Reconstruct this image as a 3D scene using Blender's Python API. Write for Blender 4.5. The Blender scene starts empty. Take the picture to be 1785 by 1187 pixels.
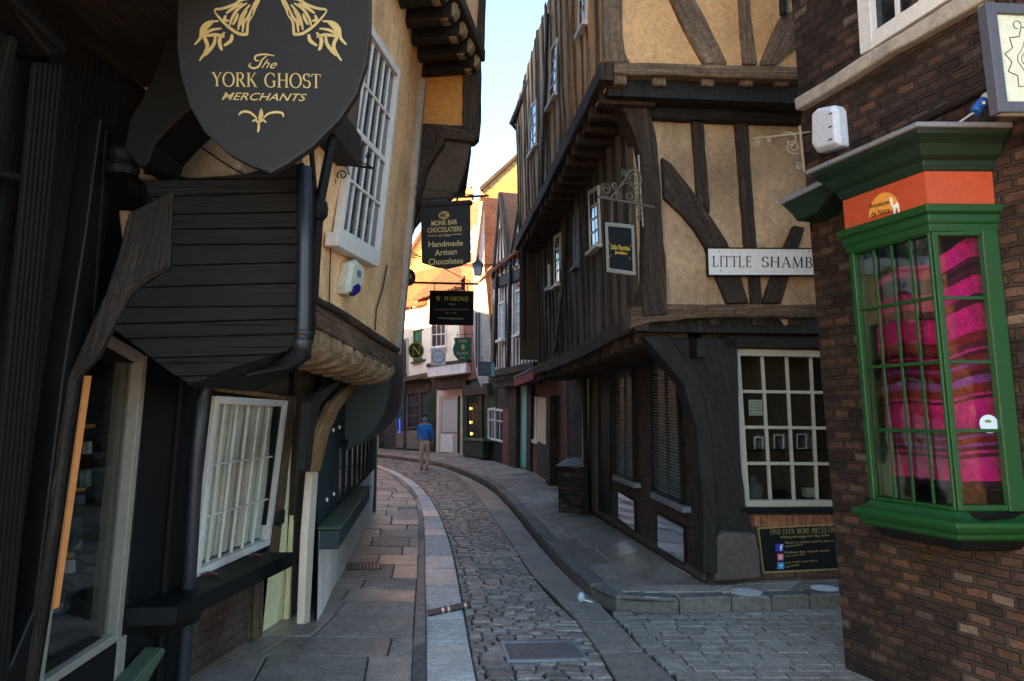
import bpy, bmesh, math, random
from mathutils import Vector, Matrix, noise
RND = random.Random(11)
rad = math.radians
SC = bpy.context.scene

# ------------------------------------------------------------------ camera
FPX, CXP, CYP = 1250.0, 892.5, 593.5
PITCH = rad(5.87)
CAMH = 1.7
CAM = Vector((0, 0, CAMH))
cd = bpy.data.cameras.new('camera'); cam = bpy.data.objects.new('camera', cd)
SC.collection.objects.link(cam)
cam.location = CAM; cam.rotation_euler = (rad(90) + PITCH, 0, 0)
cd.sensor_width = 36.0; cd.lens = FPX / 1785 * 36.0
cd.clip_start = 0.05; cd.clip_end = 2000
SC.camera = cam

# ------------------------------------------------------------------ light
SUN_EL, SUN_AZ = rad(15), rad(246)       # azimuth: clockwise from +Y, where the sun stands
w = bpy.data.worlds.new('World'); SC.world = w; w.use_nodes = True
nt = w.node_tree
bg = nt.nodes['Background']
sky = nt.nodes.new('ShaderNodeTexSky'); sky.sky_type = 'NISHITA'
sky.sun_disc = False; sky.sun_elevation = SUN_EL; sky.sun_rotation = SUN_AZ
sky.altitude = 50; sky.air_density = 1.0; sky.dust_density = 0.8; sky.ozone_density = 4.6
mxs = nt.nodes.new('ShaderNodeMix'); mxs.data_type = 'RGBA'; mxs.blend_type = 'MULTIPLY'; mxs.inputs[0].default_value = 1.0
mxs.inputs[7].default_value = (1.0, .82, .64, 1)      # early morning air, slightly warm
nt.links.new(sky.outputs[0], mxs.inputs[6]); nt.links.new(mxs.outputs[2], bg.inputs[0]); bg.inputs[1].default_value = 0.15
sl = bpy.data.lights.new('sun', 'SUN'); so = bpy.data.objects.new('sun', sl)
SC.collection.objects.link(so)
sl.energy = 5.0; sl.angle = rad(0.5); sl.color = (1.0, 0.58, 0.22)
sdir = Vector((math.sin(SUN_AZ) * math.cos(SUN_EL), math.cos(SUN_AZ) * math.cos(SUN_EL), math.sin(SUN_EL)))
so.rotation_euler = (-sdir).to_track_quat('-Z', 'Y').to_euler()
so.location = (0, -5, 20)
SC.view_settings.view_transform = 'Standard'; SC.view_settings.look = 'None'
SC.view_settings.exposure = 3.3; SC.view_settings.gamma = 1
SC.cycles.max_bounces = 12; SC.cycles.diffuse_bounces = 9; SC.cycles.glossy_bounces = 3
SC.cycles.transparent_max_bounces = 12; SC.cycles.use_denoising = True

# ------------------------------------------------------------------ pixel <-> world
def ray(u, v):
    a = (u - CXP) / FPX; b = (CYP - v) / FPX
    c, s = math.cos(PITCH), math.sin(PITCH)
    return Vector((a, c - b * s, s + b * c))
def G(u, v, z=0.0):
    r = ray(u, v); t = (z - CAMH) / r.z
    return CAM + r * t
def atY(u, v, Y):
    r = ray(u, v)
    return CAM + r * (Y / r.y)
def XY(p): return Vector((p[0], p[1]))

class Wall:
    """a wall plane: p0 -> p1 in plan, outward normal n towards the camera side, leaning out by `lean` per metre"""
    def __init__(s, p0, p1, lean=0.0, zref=0.0, flip=False, lv=None):
        s.p0 = Vector((p0[0], p0[1])); p1 = Vector((p1[0], p1[1]))
        s.e = (p1 - s.p0).normalized(); s.L = (p1 - s.p0).length
        n = Vector((s.e.y, -s.e.x))
        if n.dot(-s.p0) < 0: n = -n
        if flip: n = -n
        s.n = n; s.lv = lv if lv is not None else n * lean; s.zref = zref
    def P(s, a, z, d=0.0):
        q = s.p0 + s.e * a + s.n * d + s.lv * (z - s.zref)
        return Vector((q.x, q.y, z))
    def px(s, u, v, d=0.0):
        """where the sight line through a photo pixel meets this wall (d in front of it), as (along, height)"""
        r = ray(u, v)
        R_ = Vector((CAM.x, CAM.y)) - s.p0 - s.n * d - s.lv * (CAM.z - s.zref)
        B_ = s.lv * r.z - Vector((r.x, r.y))
        det = s.e.x * B_.y - s.e.y * B_.x
        a = (R_.x * B_.y - R_.y * B_.x) / det
        t = (s.e.x * R_.y - s.e.y * R_.x) / det
        return (a, CAM.z + r.z * t)
    def off(s, d, a=0.0):
        o = Wall.__new__(Wall); o.__dict__.update(s.__dict__); o.p0 = s.p0 + s.n * d + s.e * a
        return o

# ------------------------------------------------------------------ mesh builder
class MB:
    def __init__(s): s.v = []; s.f = []; s.uv = []
    def face(s, pts, uv=None):
        i = len(s.v); s.v += [Vector(p) for p in pts]
        s.f.append(tuple(range(i, i + len(pts)))); s.uv.append(uv)
    def grid(s, P, nu, nv, uvf=None):
        """P(i,j) -> point; shared verts"""
        i0 = len(s.v)
        for j in range(nv + 1):
            for i in range(nu + 1): s.v.append(Vector(P(i / nu, j / nv)))
        for j in range(nv):
            for i in range(nu):
                a = i0 + j * (nu + 1) + i
                s.f.append((a, a + 1, a + nu + 2, a + nu + 1))
                s.uv.append([uvf(i / nu, j / nv), uvf((i + 1) / nu, j / nv), uvf((i + 1) / nu, (j + 1) / nv), uvf(i / nu, (j + 1) / nv)] if uvf else None)
    def loft(s, secs, closed=True, caps=True, uvw=None):
        """list of sections (equal length point lists)"""
        n = len(secs[0]); i0 = len(s.v)
        for q in secs: s.v += [Vector(p) for p in q]
        L = [0.0]
        for k in range(1, len(secs)):
            L.append(L[-1] + (sum((Vector(p) for p in secs[k]), Vector()) / n - sum((Vector(p) for p in secs[k-1]), Vector()) / n).length)
        per = [0.0]
        for k in range(n): per.append(per[-1] + (Vector(secs[0][(k + 1) % n]) - Vector(secs[0][k])).length)
        o = (uvw if uvw is not None else RND.random() * 7)
        for k in range(len(secs) - 1):
            for j in range(n if closed else n - 1):
                a = i0 + k * n + j; b = i0 + k * n + (j + 1) % n
                s.f.append((a, b, b + n, a + n))
                s.uv.append([(o + per[j], o + L[k]), (o + per[j + 1], o + L[k]), (o + per[j + 1], o + L[k + 1]), (o + per[j], o + L[k + 1])])
        if caps and closed:
            s.f.append(tuple(i0 + j for j in reversed(range(n)))); s.uv.append(None)
            e = i0 + (len(secs) - 1) * n
            s.f.append(tuple(e + j for j in range(n))); s.uv.append(None)
    def box(s, c, sx, sy, sz, rz=0.0):
        c = Vector(c); R = Matrix.Rotation(rz, 3, 'Z')
        P = lambda x, y, z: c + R @ Vector((x * sx / 2, y * sy / 2, z * sz / 2))
        lo = [P(-1, -1, -1), P(1, -1, -1), P(1, 1, -1), P(-1, 1, -1)]
        hi = [P(-1, -1, 1), P(1, -1, 1), P(1, 1, 1), P(-1, 1, 1)]
        s.loft([lo, hi])
    def wbox(s, W, s0, s1, z0, z1, d0, d1):
        q = [[W.P(s0, z, d0), W.P(s1, z, d0), W.P(s1, z, d1), W.P(s0, z, d1)] for z in (z0, z1)]
        i = len(s.f); s.loft(q)
        for k in range(i, len(s.f)): s.uv[k] = None
    def prism(s, W, pts, d0, d1):
        """polygon in (s,z) on wall W, thick from d0 to d1"""
        a = [W.P(p[0], p[1], d1) for p in pts]; b = [W.P(p[0], p[1], d0) for p in pts]
        s.face(a, [(p[0], p[1]) for p in pts]); s.face(list(reversed(b)))
        n = len(pts)
        for k in range(n): s.face([a[k], b[k], b[(k + 1) % n], a[(k + 1) % n]])
    def prism_px(s, W, pts, d0, d1):
        s.prism(W, [W.px(u, v, d1) for u, v in pts], d0, d1)
    def bar(s, W, a, b, w_, d0, d1, grain=True):
        a = Vector(a); b = Vector(b); t = (b - a).normalized(); m = Vector((-t.y, t.x)) * w_ / 2
        sec = lambda p: [W.P(*(p - m), d0), W.P(*(p + m), d0), W.P(*(p + m), d1), W.P(*(p - m), d1)]
        s.loft([sec(a), sec(b)])
    def beam(s, W, path, wd, d0, d1, wob=0.012, step=0.22, ch=0.012, seed=None):
        """timber following a path of (s,z), slightly wavy, with softened front arrises"""
        sd = seed if seed is not None else RND.random() * 100
        pts = [Vector(p) for p in path]; out = []
        ws = wd if isinstance(wd, (list, tuple)) else [wd] * len(pts)
        for k in range(len(pts) - 1):
            L = (pts[k + 1] - pts[k]).length; n = max(1, int(L / step))
            for i in range(n): out.append((pts[k].lerp(pts[k + 1], i / n), ws[k] + (ws[k + 1] - ws[k]) * i / n))
        out.append((pts[-1], ws[-1]))
        secs = []
        for k, (p, w_) in enumerate(out):
            q0 = out[max(0, k - 1)][0]; q1 = out[min(len(out) - 1, k + 1)][0]
            t = (q1 - q0).normalized(); m = Vector((-t.y, t.x))
            n1 = noise.noise(Vector((sd, k * .37, 0))) * wob; n2 = noise.noise(Vector((sd, k * .37, 9))) * wob
            nd = noise.noise(Vector((sd, k * .5, 5))) * wob * .7
            a = p - m * (w_ / 2 + n1); b = p + m * (w_ / 2 + n2); c = min(ch, w_ * .25)
            secs.append([W.P(a.x, a.y, d0), W.P(a.x, a.y, d1 + nd - c), W.P(*(a + m * c), d1 + nd), W.P(*(b - m * c), d1 + nd), W.P(b.x, b.y, d1 + nd - c), W.P(b.x, b.y, d0)])
        s.loft(secs)
    def tube(s, path, r, n=8, caps=True):
        pts = [Vector(p) for p in path]; rs = r if isinstance(r, (list, tuple)) else [r] * len(pts)
        secs = []; up = None
        for k, p in enumerate(pts):
            t = (pts[min(k + 1, len(pts) - 1)] - pts[max(k - 1, 0)]).normalized()
            if up is None:
                up = Vector((0, 0, 1)) if abs(t.z) < .9 else Vector((1, 0, 0))
            x = t.cross(up).normalized(); y = x.cross(t).normalized(); up = y
            secs.append([p + (x * math.cos(2 * math.pi * j / n) + y * math.sin(2 * math.pi * j / n)) * rs[k] for j in range(n)])
        s.loft(secs, caps=caps)
    def lathe(s, c, prof, n=20, arc=2 * math.pi, a0=0.0):
        """prof list of (r,z)"""
        secs = [[Vector(c) + Vector((r * math.cos(a0 + arc * j / n), r * math.sin(a0 + arc * j / n), z)) for j in range(n)] for r, z in prof]
        s.loft(secs)
    def blob(s, c, rx, ry, rz, n=14, m=9):
        c = Vector(c)
        s.grid(lambda a, b: c + Vector((rx * math.sin(math.pi * b) * math.cos(2 * math.pi * a), ry * math.sin(math.pi * b) * math.sin(2 * math.pi * a), -rz * math.cos(math.pi * b))), n, m)

def link(o, parent=None):
    SC.collection.objects.link(o)
    if parent is not None: o.parent = parent
    return o
def worldloc(o):
    p = Vector((0, 0, 0))
    while o is not None: p += o.location; o = o.parent
    return p
def part(name, mb, mat, parent=None, bevel=0.0, smooth=False, axis=None, seg=1, **props):
    """link the builder's faces as one mesh object; vertices are given in world space"""
    off = worldloc(parent) if parent is not None else Vector((0, 0, 0))
    if parent is None and mb.v:
        lo = min(v.z for v in mb.v); n = len(mb.v)
        off = Vector((sum(v.x for v in mb.v) / n, sum(v.y for v in mb.v) / n, lo))
    me = bpy.data.meshes.new(name)
    me.from_pydata([v - off for v in mb.v], [], mb.f)
    uvl = me.uv_layers.new(name='uv')
    ex = Vector((axis.e.x, axis.e.y, 0)) if axis else Vector((1, 0, 0))
    nn = Vector((axis.n.x, axis.n.y, 0)) if axis else Vector((0, -1, 0))
    for p, u in zip(me.polygons, mb.uv):
        if u is None:
            N = p.normal
            for li in p.loop_indices:
                q = mb.v[me.loops[li].vertex_index]
                if abs(N.z) > .7: c = (q.dot(ex), q.dot(nn))
                elif abs(N.dot(ex)) > .75: c = (q.dot(nn), q.z)
                else: c = (q.dot(ex), q.z)
                uvl.data[li].uv = c
        else:
            for li, c in zip(p.loop_indices, u): uvl.data[li].uv = c
        p.use_smooth = smooth
    me.materials.append(mat)
    o = bpy.data.objects.new(name, me)
    if parent is None: o.location = off
    link(o, parent)
    bm = bmesh.new(); bm.from_mesh(me)
    bmesh.ops.remove_doubles(bm, verts=bm.verts, dist=0.0004)
    bmesh.ops.recalc_face_normals(bm, faces=bm.faces); bm.to_mesh(me); bm.free()
    if bevel > 0:
        m = o.modifiers.new('bevel', 'BEVEL'); m.width = bevel; m.segments = seg; m.limit_method = 'ANGLE'; m.angle_limit = rad(40)
    for k, v in props.items(): o[k] = v
    return o
def thing(name, label, cat, loc, group=None):
    o = bpy.data.objects.new(name, None); o.empty_display_size = .2
    o.location = Vector((loc[0], loc[1], loc[2] if len(loc) > 2 else 0))
    o['label'] = label; o['category'] = cat
    if group: o['group'] = group
    return link(o)
def tagd(label, cat, group=None):
    d = dict(label=label, category=cat)
    if group: d['group'] = group
    return d
ST = dict(kind='structure')

# ------------------------------------------------------------------ materials
MATS = {}
class NB:
    def __init__(s, name):
        s.m = bpy.data.materials.new(name); s.m.use_nodes = True; s.t = s.m.node_tree
        s.b = s.t.nodes['Principled BSDF']; s.grain = 1.0
    def n(s, typ, **kw):
        x = s.t.nodes.new(typ)
        for k, v in kw.items():
            if k.startswith('_'): setattr(x, k[1:], v)
            else:
                key = k.replace('__', ' ')
                x.inputs[key].default_value = v
        return x
    def l(s, a, b): s.t.links.new(a, b)
    def coord(s, kind='uv', scale=(1, 1, 1)):
        if kind == 'uv': c = s.n('ShaderNodeUVMap').outputs[0]
        else: c = s.n('ShaderNodeNewGeometry').outputs['Position']
        mp = s.n('ShaderNodeMapping'); mp.inputs['Scale'].default_value = scale
        s.l(c, mp.inputs[0]); return mp.outputs[0]
    def noise(s, co, scale, detail=4, rough=.6, dist=0.0):
        x = s.n('ShaderNodeTexNoise'); x.inputs['Scale'].default_value = scale; x.inputs['Detail'].default_value = detail
        x.inputs['Roughness'].default_value = rough; x.inputs['Distortion'].default_value = dist
        s.l(co, x.inputs['Vector']); return x.outputs['Fac']
    def ramp(s, f, stops, interp='LINEAR'):
        x = s.n('ShaderNodeValToRGB'); x.color_ramp.interpolation = interp
        e = x.color_ramp.elements
        while len(e) < len(stops): e.new(.5)
        for i, (p, c) in enumerate(stops):
            e[i].position = p; e[i].color = (c[0], c[1], c[2], 1) if isinstance(c, (tuple, list)) else (c, c, c, 1)
        s.l(f, x.inputs[0]); return x.outputs[0]
    def mix(s, f, a, b, mode='MIX'):
        x = s.n('ShaderNodeMix'); x.data_type = 'RGBA'; x.blend_type = mode
        for sock, val in ((x.inputs[0], f), (x.inputs[6], a), (x.inputs[7], b)):
            if isinstance(val, bpy.types.NodeSocket): s.l(val, sock)
            elif isinstance(val, (tuple, list)): sock.default_value = (*val[:3], 1)
            else: sock.default_value = val
        return x.outputs[2]
    def math(s, op, a, b=0.0, c=0.0):
        x = s.n('ShaderNodeMath'); x.operation = op
        for i, val in enumerate((a, b, c)):
            if isinstance(val, bpy.types.NodeSocket): s.l(val, x.inputs[i])
            else: x.inputs[i].default_value = val
        return x.outputs[0]
    def bump(s, h, strength=.5, dist=.01, prev=None):
        x = s.n('ShaderNodeBump'); x.inputs['Strength'].default_value = strength; x.inputs['Distance'].default_value = dist
        s.l(h, x.inputs['Height'])
        if prev is not None: s.l(prev, x.inputs['Normal'])
        return x.outputs[0]
    def done(s, col=None, rough=None, nor=None, spec=None, metal=None):
        b = s.b
        if isinstance(col, bpy.types.NodeSocket):
            fc = s.coord('pos'); f1 = s.noise(fc, 130, 3, .8); f2 = s.noise(fc, 22, 4, .7)
            col = s.mix(s.grain, col, s.ramp(f1, [(.30, .45), (.5, 1.0), (.70, 1.6)]), 'MULTIPLY')
            col = s.mix(s.grain, col, s.ramp(f2, [(.30, .62), (.5, 1.0), (.70, 1.3)]), 'MULTIPLY')
        if col is not None:
            if isinstance(col, bpy.types.NodeSocket): s.l(col, b.inputs['Base Color'])
            else: b.inputs['Base Color'].default_value = (*col[:3], 1)
        if rough is not None:
            if isinstance(rough, bpy.types.NodeSocket): s.l(rough, b.inputs['Roughness'])
            else: b.inputs['Roughness'].default_value = rough
        if nor is not None: s.l(nor, b.inputs['Normal'])
        if spec is not None: b.inputs['Specular IOR Level'].default_value = spec
        if metal is not None: b.inputs['Metallic'].default_value = metal
        return s.m

def M_wood(name, c0, c1, c2, rough=.75, bump=.6, scale=1.0):
    k = NB(name); co = k.coord('uv', (26 * scale, 1.3 * scale, 1))
    g = k.noise(co, 1.6, 6, .65, .6)
    co2 = k.coord('pos'); p = k.noise(co2, 2.3, 4)
    col = k.ramp(g, [(.28, c0), (.52, c1), (.75, c2)])
    col = k.mix(k.ramp(p, [(.35, 0.0), (.7, .65)]), col, [x * .55 for x in c1])
    co3 = k.coord('uv', (60 * scale, 1.0 * scale, 1)); cr = k.noise(co3, .9, 3, .5, .8)
    crk = k.ramp(cr, [(.30, 1.0), (.36, 0.0)])
    col = k.mix(crk, col, [x * .3 for x in c0])
    h = k.math('SUBTRACT', g, crk)
    return k.done(col, rough, k.bump(h, bump, .008), spec=.3)
def M_plaster(name, c, var=.25, rough=.9, stain=(.25, .2, .15), bump=.35, st=.5):
    k = NB(name); k.grain = .55; co = k.coord('pos')
    a = k.noise(co, 1.3, 5, .6); b = k.noise(co, 14, 5, .7); d = k.noise(co, 90, 2, .6)
    col = k.mix(k.ramp(a, [(.3, 0.0), (.72, 1.0)]), [x * (1 + var * .5) for x in c], [x * (1 - var) for x in c])
    col = k.mix(k.math('MULTIPLY', k.ramp(b, [(.45, 0.0), (.75, 1.0)]), .35), col, [x * .6 for x in c])
    co2 = k.coord('pos', (3.5, 3.5, .9)); s_ = k.noise(co2, 1.0, 6, .7)
    col = k.mix(k.math('MULTIPLY', k.ramp(s_, [(.5, 0.0), (.75, 1.0)]), st), col, stain)
    h = k.math('ADD', k.math('MULTIPLY', b, .7), k.math('MULTIPLY', d, .3))
    return k.done(col, rough, k.bump(h, bump, .012), spec=.25)
def M_brick(name, c1, c2, mortar, dark=.5, bump=.9, w=.225, h=.075, m=.011, rough=.85, pale=None, multi=None):
    k = NB(name); co = k.coord('uv')
    # warp a little so courses are not ruler straight
    wn = k.n('ShaderNodeTexNoise'); wn.inputs['Scale'].default_value = 5.0; wn.inputs['Detail'].default_value = 5; k.l(co, wn.inputs['Vector'])
    va = k.n('ShaderNodeVectorMath'); va.operation = 'MULTIPLY_ADD'
    k.l(wn.outputs['Color'], va.inputs[0]); va.inputs[1].default_value = (.028, .028, 0); k.l(co, va.inputs[2])
    v = va.outputs[0]
    bt = k.n('ShaderNodeTexBrick'); k.l(v, bt.inputs['Vector'])
    bt.inputs['Scale'].default_value = 1; bt.inputs['Mortar Size'].default_value = m; bt.inputs['Mortar Smooth'].default_value = .35
    bt.inputs['Brick Width'].default_value = w; bt.inputs['Row Height'].default_value = h; bt.inputs['Bias'].default_value = -.1
    bt.inputs['Color1'].default_value = (*c1, 1); bt.inputs['Color2'].default_value = (*c2, 1); bt.inputs['Mortar'].default_value = (*mortar, 1)
    bt2 = k.n('ShaderNodeTexBrick'); k.l(v, bt2.inputs['Vector'])
    for q, val in (('Scale', 1), ('Mortar Size', 0.0), ('Brick Width', w), ('Row Height', h)): bt2.inputs[q].default_value = val
    bt2.inputs['Color1'].default_value = (0, 0, 0, 1); bt2.inputs['Color2'].default_value = (1, 1, 1, 1); bt2.offset = .5
    pos = k.coord('pos'); big = k.noise(pos, 1.7, 5, .6); fine = k.noise(pos, 40, 4, .7); mid = k.noise(pos, 7, 3)
    col = k.mix(k.math('MULTIPLY', k.ramp(mid, [(.4, 0.0), (.65, 1.0)]), .5), bt.outputs['Color'], [x * .45 for x in c2])
    if multi:
        bc = k.ramp(bt2.outputs['Color'], multi, 'LINEAR')
        fac = k.n('ShaderNodeRGBCurve') if False else bt.outputs['Fac']
        col = k.mix(k.math('MULTIPLY', fac, .85), bc, mortar)
    if pale:
        sel = k.ramp(bt2.outputs['Color'], [(.80, 0.0), (.86, 1.0)])
        inv = k.math('SUBTRACT', 1.0, bt.outputs['Fac'])
        col = k.mix(k.math('MULTIPLY', k.math('MULTIPLY', sel, inv), .8), col, pale)
    col = k.mix(k.math('MULTIPLY', k.ramp(big, [(.38, 0.0), (.7, 1.0)]), dark), col, [x * .2 for x in c2])
    col = k.mix(k.math('MULTIPLY', fine, .45), col, [x * .35 for x in c1])
    vr = k.ramp(bt2.outputs['Color'], [(0.0, .7), (.5, 1.0), (1.0, 1.25)])
    col = k.mix(.8, col, vr, 'MULTIPLY')
    hh = k.math('ADD', k.math('MULTIPLY', k.math('SUBTRACT', 1.0, bt.outputs['Fac']), 1.0), k.math('MULTIPLY', fine, .5))
    return k.done(col, rough, k.bump(hh, bump, .012), spec=.25)
def M_paint(name, c, rough=.35, wear=.25, dirt=(.03, .025, .02), spec=.5):
    k = NB(name); k.grain = .3; co = k.coord('pos'); a = k.noise(co, 3, 5); b = k.noise(co, 45, 3)
    col = k.mix(k.math('MULTIPLY', k.ramp(a, [(.45, 0.0), (.75, 1.0)]), wear), c, [c[i] * .5 + dirt[i] * .5 for i in range(3)])
    col = k.mix(k.math('MULTIPLY', k.ramp(b, [(.62, 0.0), (.72, 1.0)]), wear), col, dirt)
    r = k.math('ADD', rough, k.math('MULTIPLY', a, .25))
    return k.done(col, r, k.bump(b, .12, .004), spec=spec)
def M_flat(name, c, rough=.6, metal=0.0, emit=None, spec=.4):
    k = NB(name); k.grain = .25; co = k.coord('pos'); a = k.noise(co, 12, 4)
    col = k.mix(k.math('MULTIPLY', a, .35), c, [x * .6 for x in c])
    k.done(col, rough, k.bump(a, .08, .004), spec=spec, metal=metal)
    if emit: k.b.inputs['Emission Color'].default_value = (*c, 1); k.b.inputs['Emission Strength'].default_value = emit
    return k.m
def M_glass_dark(name, c=(.012, .014, .016), rough=.06):
    k = NB(name); co = k.coord('pos'); a = k.noise(co, 3.5, 2, .5); d = k.noise(co, 9, 4)
    r = k.math('ADD', rough, k.math('MULTIPLY', k.ramp(d, [(.45, 0.0), (.8, 1.0)]), .15))
    return k.done(k.mix(k.ramp(d, [(.4, 0.0), (.8, .5)]), c, [x * 3 + .01 for x in c]), r, k.bump(a, .25, .02), spec=.6)
def M_glass_clear(name, refl=.10):
    m = bpy.data.materials.new(name); m.use_nodes = True; t = m.node_tree; t.nodes.clear()
    o = t.nodes.new('ShaderNodeOutputMaterial'); mx = t.nodes.new('ShaderNodeMixShader')
    tr = t.nodes.new('ShaderNodeBsdfTransparent'); gl = t.nodes.new('ShaderNodeBsdfGlossy')
    gl.inputs['Roughness'].default_value = .03; tr.inputs[0].default_value = (.86, .88, .86, 1)
    lw = t.nodes.new('ShaderNodeLayerWeight'); lw.inputs[0].default_value = .35
    mm = t.nodes.new('ShaderNodeMath'); mm.operation = 'MULTIPLY_ADD'; mm.inputs[1].default_value = .6; mm.inputs[2].default_value = refl
    g = t.nodes.new('ShaderNodeNewGeometry'); ns = t.nodes.new('ShaderNodeTexNoise'); ns.inputs['Scale'].default_value = 3
    bp = t.nodes.new('ShaderNodeBump'); bp.inputs['Strength'].default_value = .2; bp.inputs['Distance'].default_value = .02
    t.links.new(g.outputs['Position'], ns.inputs['Vector']); t.links.new(ns.outputs['Fac'], bp.inputs['Height']); t.links.new(bp.outputs[0], gl.inputs['Normal'])
    t.links.new(lw.outputs['Fresnel'], mm.inputs[0]); t.links.new(mm.outputs[0], mx.inputs[0])
    t.links.new(tr.outputs[0], mx.inputs[1]); t.links.new(gl.outputs[0], mx.inputs[2]); t.links.new(mx.outputs[0], o.inputs[0])
    return m
def M_stone(name, c0, c1, rough=.5, bump=.6, isl=.5, moss=None, nscale=10, rv=.3):
    """paving: each stone (mesh island) gets its own tone"""
    k = NB(name); co = k.coord('pos'); g = k.n('ShaderNodeNewGeometry'); r = g.outputs['Random Per Island']
    a = k.noise(co, nscale, 6, .65); b = k.noise(co, .9, 4); f = k.noise(co, 70, 3, .7)
    col = k.mix(r, c0, c1)
    col = k.mix(k.math('MULTIPLY', k.ramp(a, [(.35, 0.0), (.7, 1.0)]), .55), col, [x * .5 for x in c0])
    col = k.mix(k.math('MULTIPLY', k.ramp(b, [(.4, 0.0), (.65, 1.0)]), .4), col, moss or [x * .6 for x in c1])
    r2 = k.math('FRACT', k.math('MULTIPLY', r, 17.3))
    rr = k.math('ADD', k.math('ADD', rough - rv / 2, k.math('MULTIPLY', r2, rv)), k.math('MULTIPLY', a, .15))
    h = k.math('ADD', a, k.math('MULTIPLY', f, .35))
    return k.done(col, rr, k.bump(h, bump, .012), spec=.5)
def M_tile(name, c0, c1, moss):
    k = NB(name); co = k.coord('pos'); g = k.n('ShaderNodeNewGeometry')
    a = k.noise(co, 5, 5); b = k.noise(co, 1.2, 4); c = k.noise(co, 28, 3)
    col = k.mix(k.ramp(c, [(.35, 0.0), (.65, 1.0)]), c0, c1)
    col = k.mix(k.math('MULTIPLY', k.ramp(a, [(.45, 0.0), (.7, 1.0)]), .6), col, moss)
    col = k.mix(k.math('MULTIPLY', b, .3), col, [x * .5 for x in c0])
    return k.done(col, .85, k.bump(c, .4, .01), spec=.2)

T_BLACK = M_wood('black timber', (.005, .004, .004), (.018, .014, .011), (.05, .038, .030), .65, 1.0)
T_DARK = M_wood('dark weathered timber', (.015, .009, .006), (.050, .031, .020), (.135, .088, .058), .8, 1.0)
T_MID = M_wood('brown weathered timber', (.040, .023, .014), (.125, .078, .048), (.29, .195, .13), .85, 1.0)
T_GREY = M_wood('silvery weathered timber', (.07, .043, .027), (.22, .145, .092), (.46, .33, .23), .85, 1.0)
FARD = M_paint('weathered dark shop paint', (.035, .032, .036), .5, .5, (.07, .06, .05))
T_WARM = M_wood('orange brown timber', (.10, .05, .02), (.25, .13, .05), (.42, .24, .10), .7)
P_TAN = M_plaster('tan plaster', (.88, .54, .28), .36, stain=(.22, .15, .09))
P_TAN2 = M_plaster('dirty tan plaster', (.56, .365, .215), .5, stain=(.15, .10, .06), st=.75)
P_OCHRE = M_plaster('ochre plaster', (.84, .49, .23), .18, stain=(.34, .2, .1), st=.3)
P_GLOW = M_plaster('orange glow-tinted plaster', (.62, .28, .07), .15, stain=(.4, .16, .04), st=.3)  # orange stands for the warm glow falling on the flank
P_CREAM = M_plaster('cream render', (.80, .66, .50), .18, stain=(.4, .3, .2), st=.35)
P_PINK = M_plaster('pale pink render', (.78, .63, .54), .15, stain=(.4, .32, .28), st=.4)
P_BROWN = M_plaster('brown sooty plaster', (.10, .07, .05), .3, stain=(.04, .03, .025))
P_GREYD = M_plaster('dark grey plaster', (.20, .165, .13), .3, stain=(.08, .07, .06))  # even dark grey base with random stains
P_WHITE = M_plaster('whitewashed render', (.74, .66, .60), .2, stain=(.3, .25, .2))
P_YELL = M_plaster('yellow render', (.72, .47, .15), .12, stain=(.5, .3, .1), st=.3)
B_DARK = M_brick('sooty mixed brick', (.085, .048, .036), (.040, .026, .022), (.034, .029, .024), .6, w=.145, h=.070, m=.014, bump=1.4, multi=[(0, (.030, .020, .016)), (.3, (.064, .036, .026)), (.5, (.105, .052, .034)), (.62, (.050, .034, .028)), (.82, (.140, .064, .038)), (.93, (.095, .066, .050)), (1, (.20, .14, .10))])
B_RED = M_brick('red brick', (.36, .13, .07), (.22, .085, .055), (.15, .12, .10), .4)
B_UP = M_brick('dark red brick', (.22, .095, .065), (.12, .055, .04), (.20, .165, .13), .4)
B_BROWN = M_brick('brown brick', (.15, .085, .06), (.085, .05, .036), (.07, .06, .05), .5)
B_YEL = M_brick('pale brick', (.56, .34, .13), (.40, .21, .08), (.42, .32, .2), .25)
SOLD = M_stone('soldier course brick', (.40, .15, .07), (.24, .10, .06), .85, .5)
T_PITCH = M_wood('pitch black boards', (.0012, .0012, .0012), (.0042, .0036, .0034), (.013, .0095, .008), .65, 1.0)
K_BLACK = M_paint('black paint', (.0035, .0035, .004), .45, .3, (.012, .011, .010), spec=.25)
K_SOFT = M_paint('faded black paint', (.006, .0055, .005), .65, .5, (.024, .018, .016), spec=.2)
K_TEAL = M_paint('dark teal paint', (.006, .024, .026), .42, .35, (.02, .02, .02))
K_GREEN = M_paint('bright green paint', (.002, .050, .007), .42, .7, (.01, .04, .015))
K_DGREEN = M_paint('deep green paint', (.004, .022, .011), .42, .7, (.01, .02, .012))
K_LEDGE = M_paint('worn green ledge paint', (.05, .085, .055), .5, .8, (.10, .11, .07))
K_WHITE = M_paint('white paint', (.72, .68, .63), .45, .28, (.3, .26, .22))
K_OFFW = M_paint('dull off white paint', (.45, .40, .32), .5, .45, (.2, .16, .12))
K_BEIGE = M_paint('greyish beige paint', (.24, .225, .19), .45, .35, (.1, .09, .07))
K_YELD = M_paint('pale yellow door paint', (.74, .68, .40), .4, .12, (.4, .34, .2))
K_MINT = M_paint('mint paint', (.22, .50, .42), .4, .2)
K_ORANGE = M_paint('orange paint', (.42, .06, .018), .55, .45, (.5, .08, .03))
K_AMBER = M_paint('amber paint', (.75, .32, .05), .5, .1)
K_RED = M_flat('dark red awning cloth', (.22, .01, .02), .85)
K_GREYS = M_paint('grey sign paint', (.12, .125, .15), .5, .2)
K_NAVY = M_paint('blue grey frame paint', (.075, .085, .115), .5, .25)
GOLD = M_flat('gold leaf', (.62, .43, .16), .42, .25)
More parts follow.
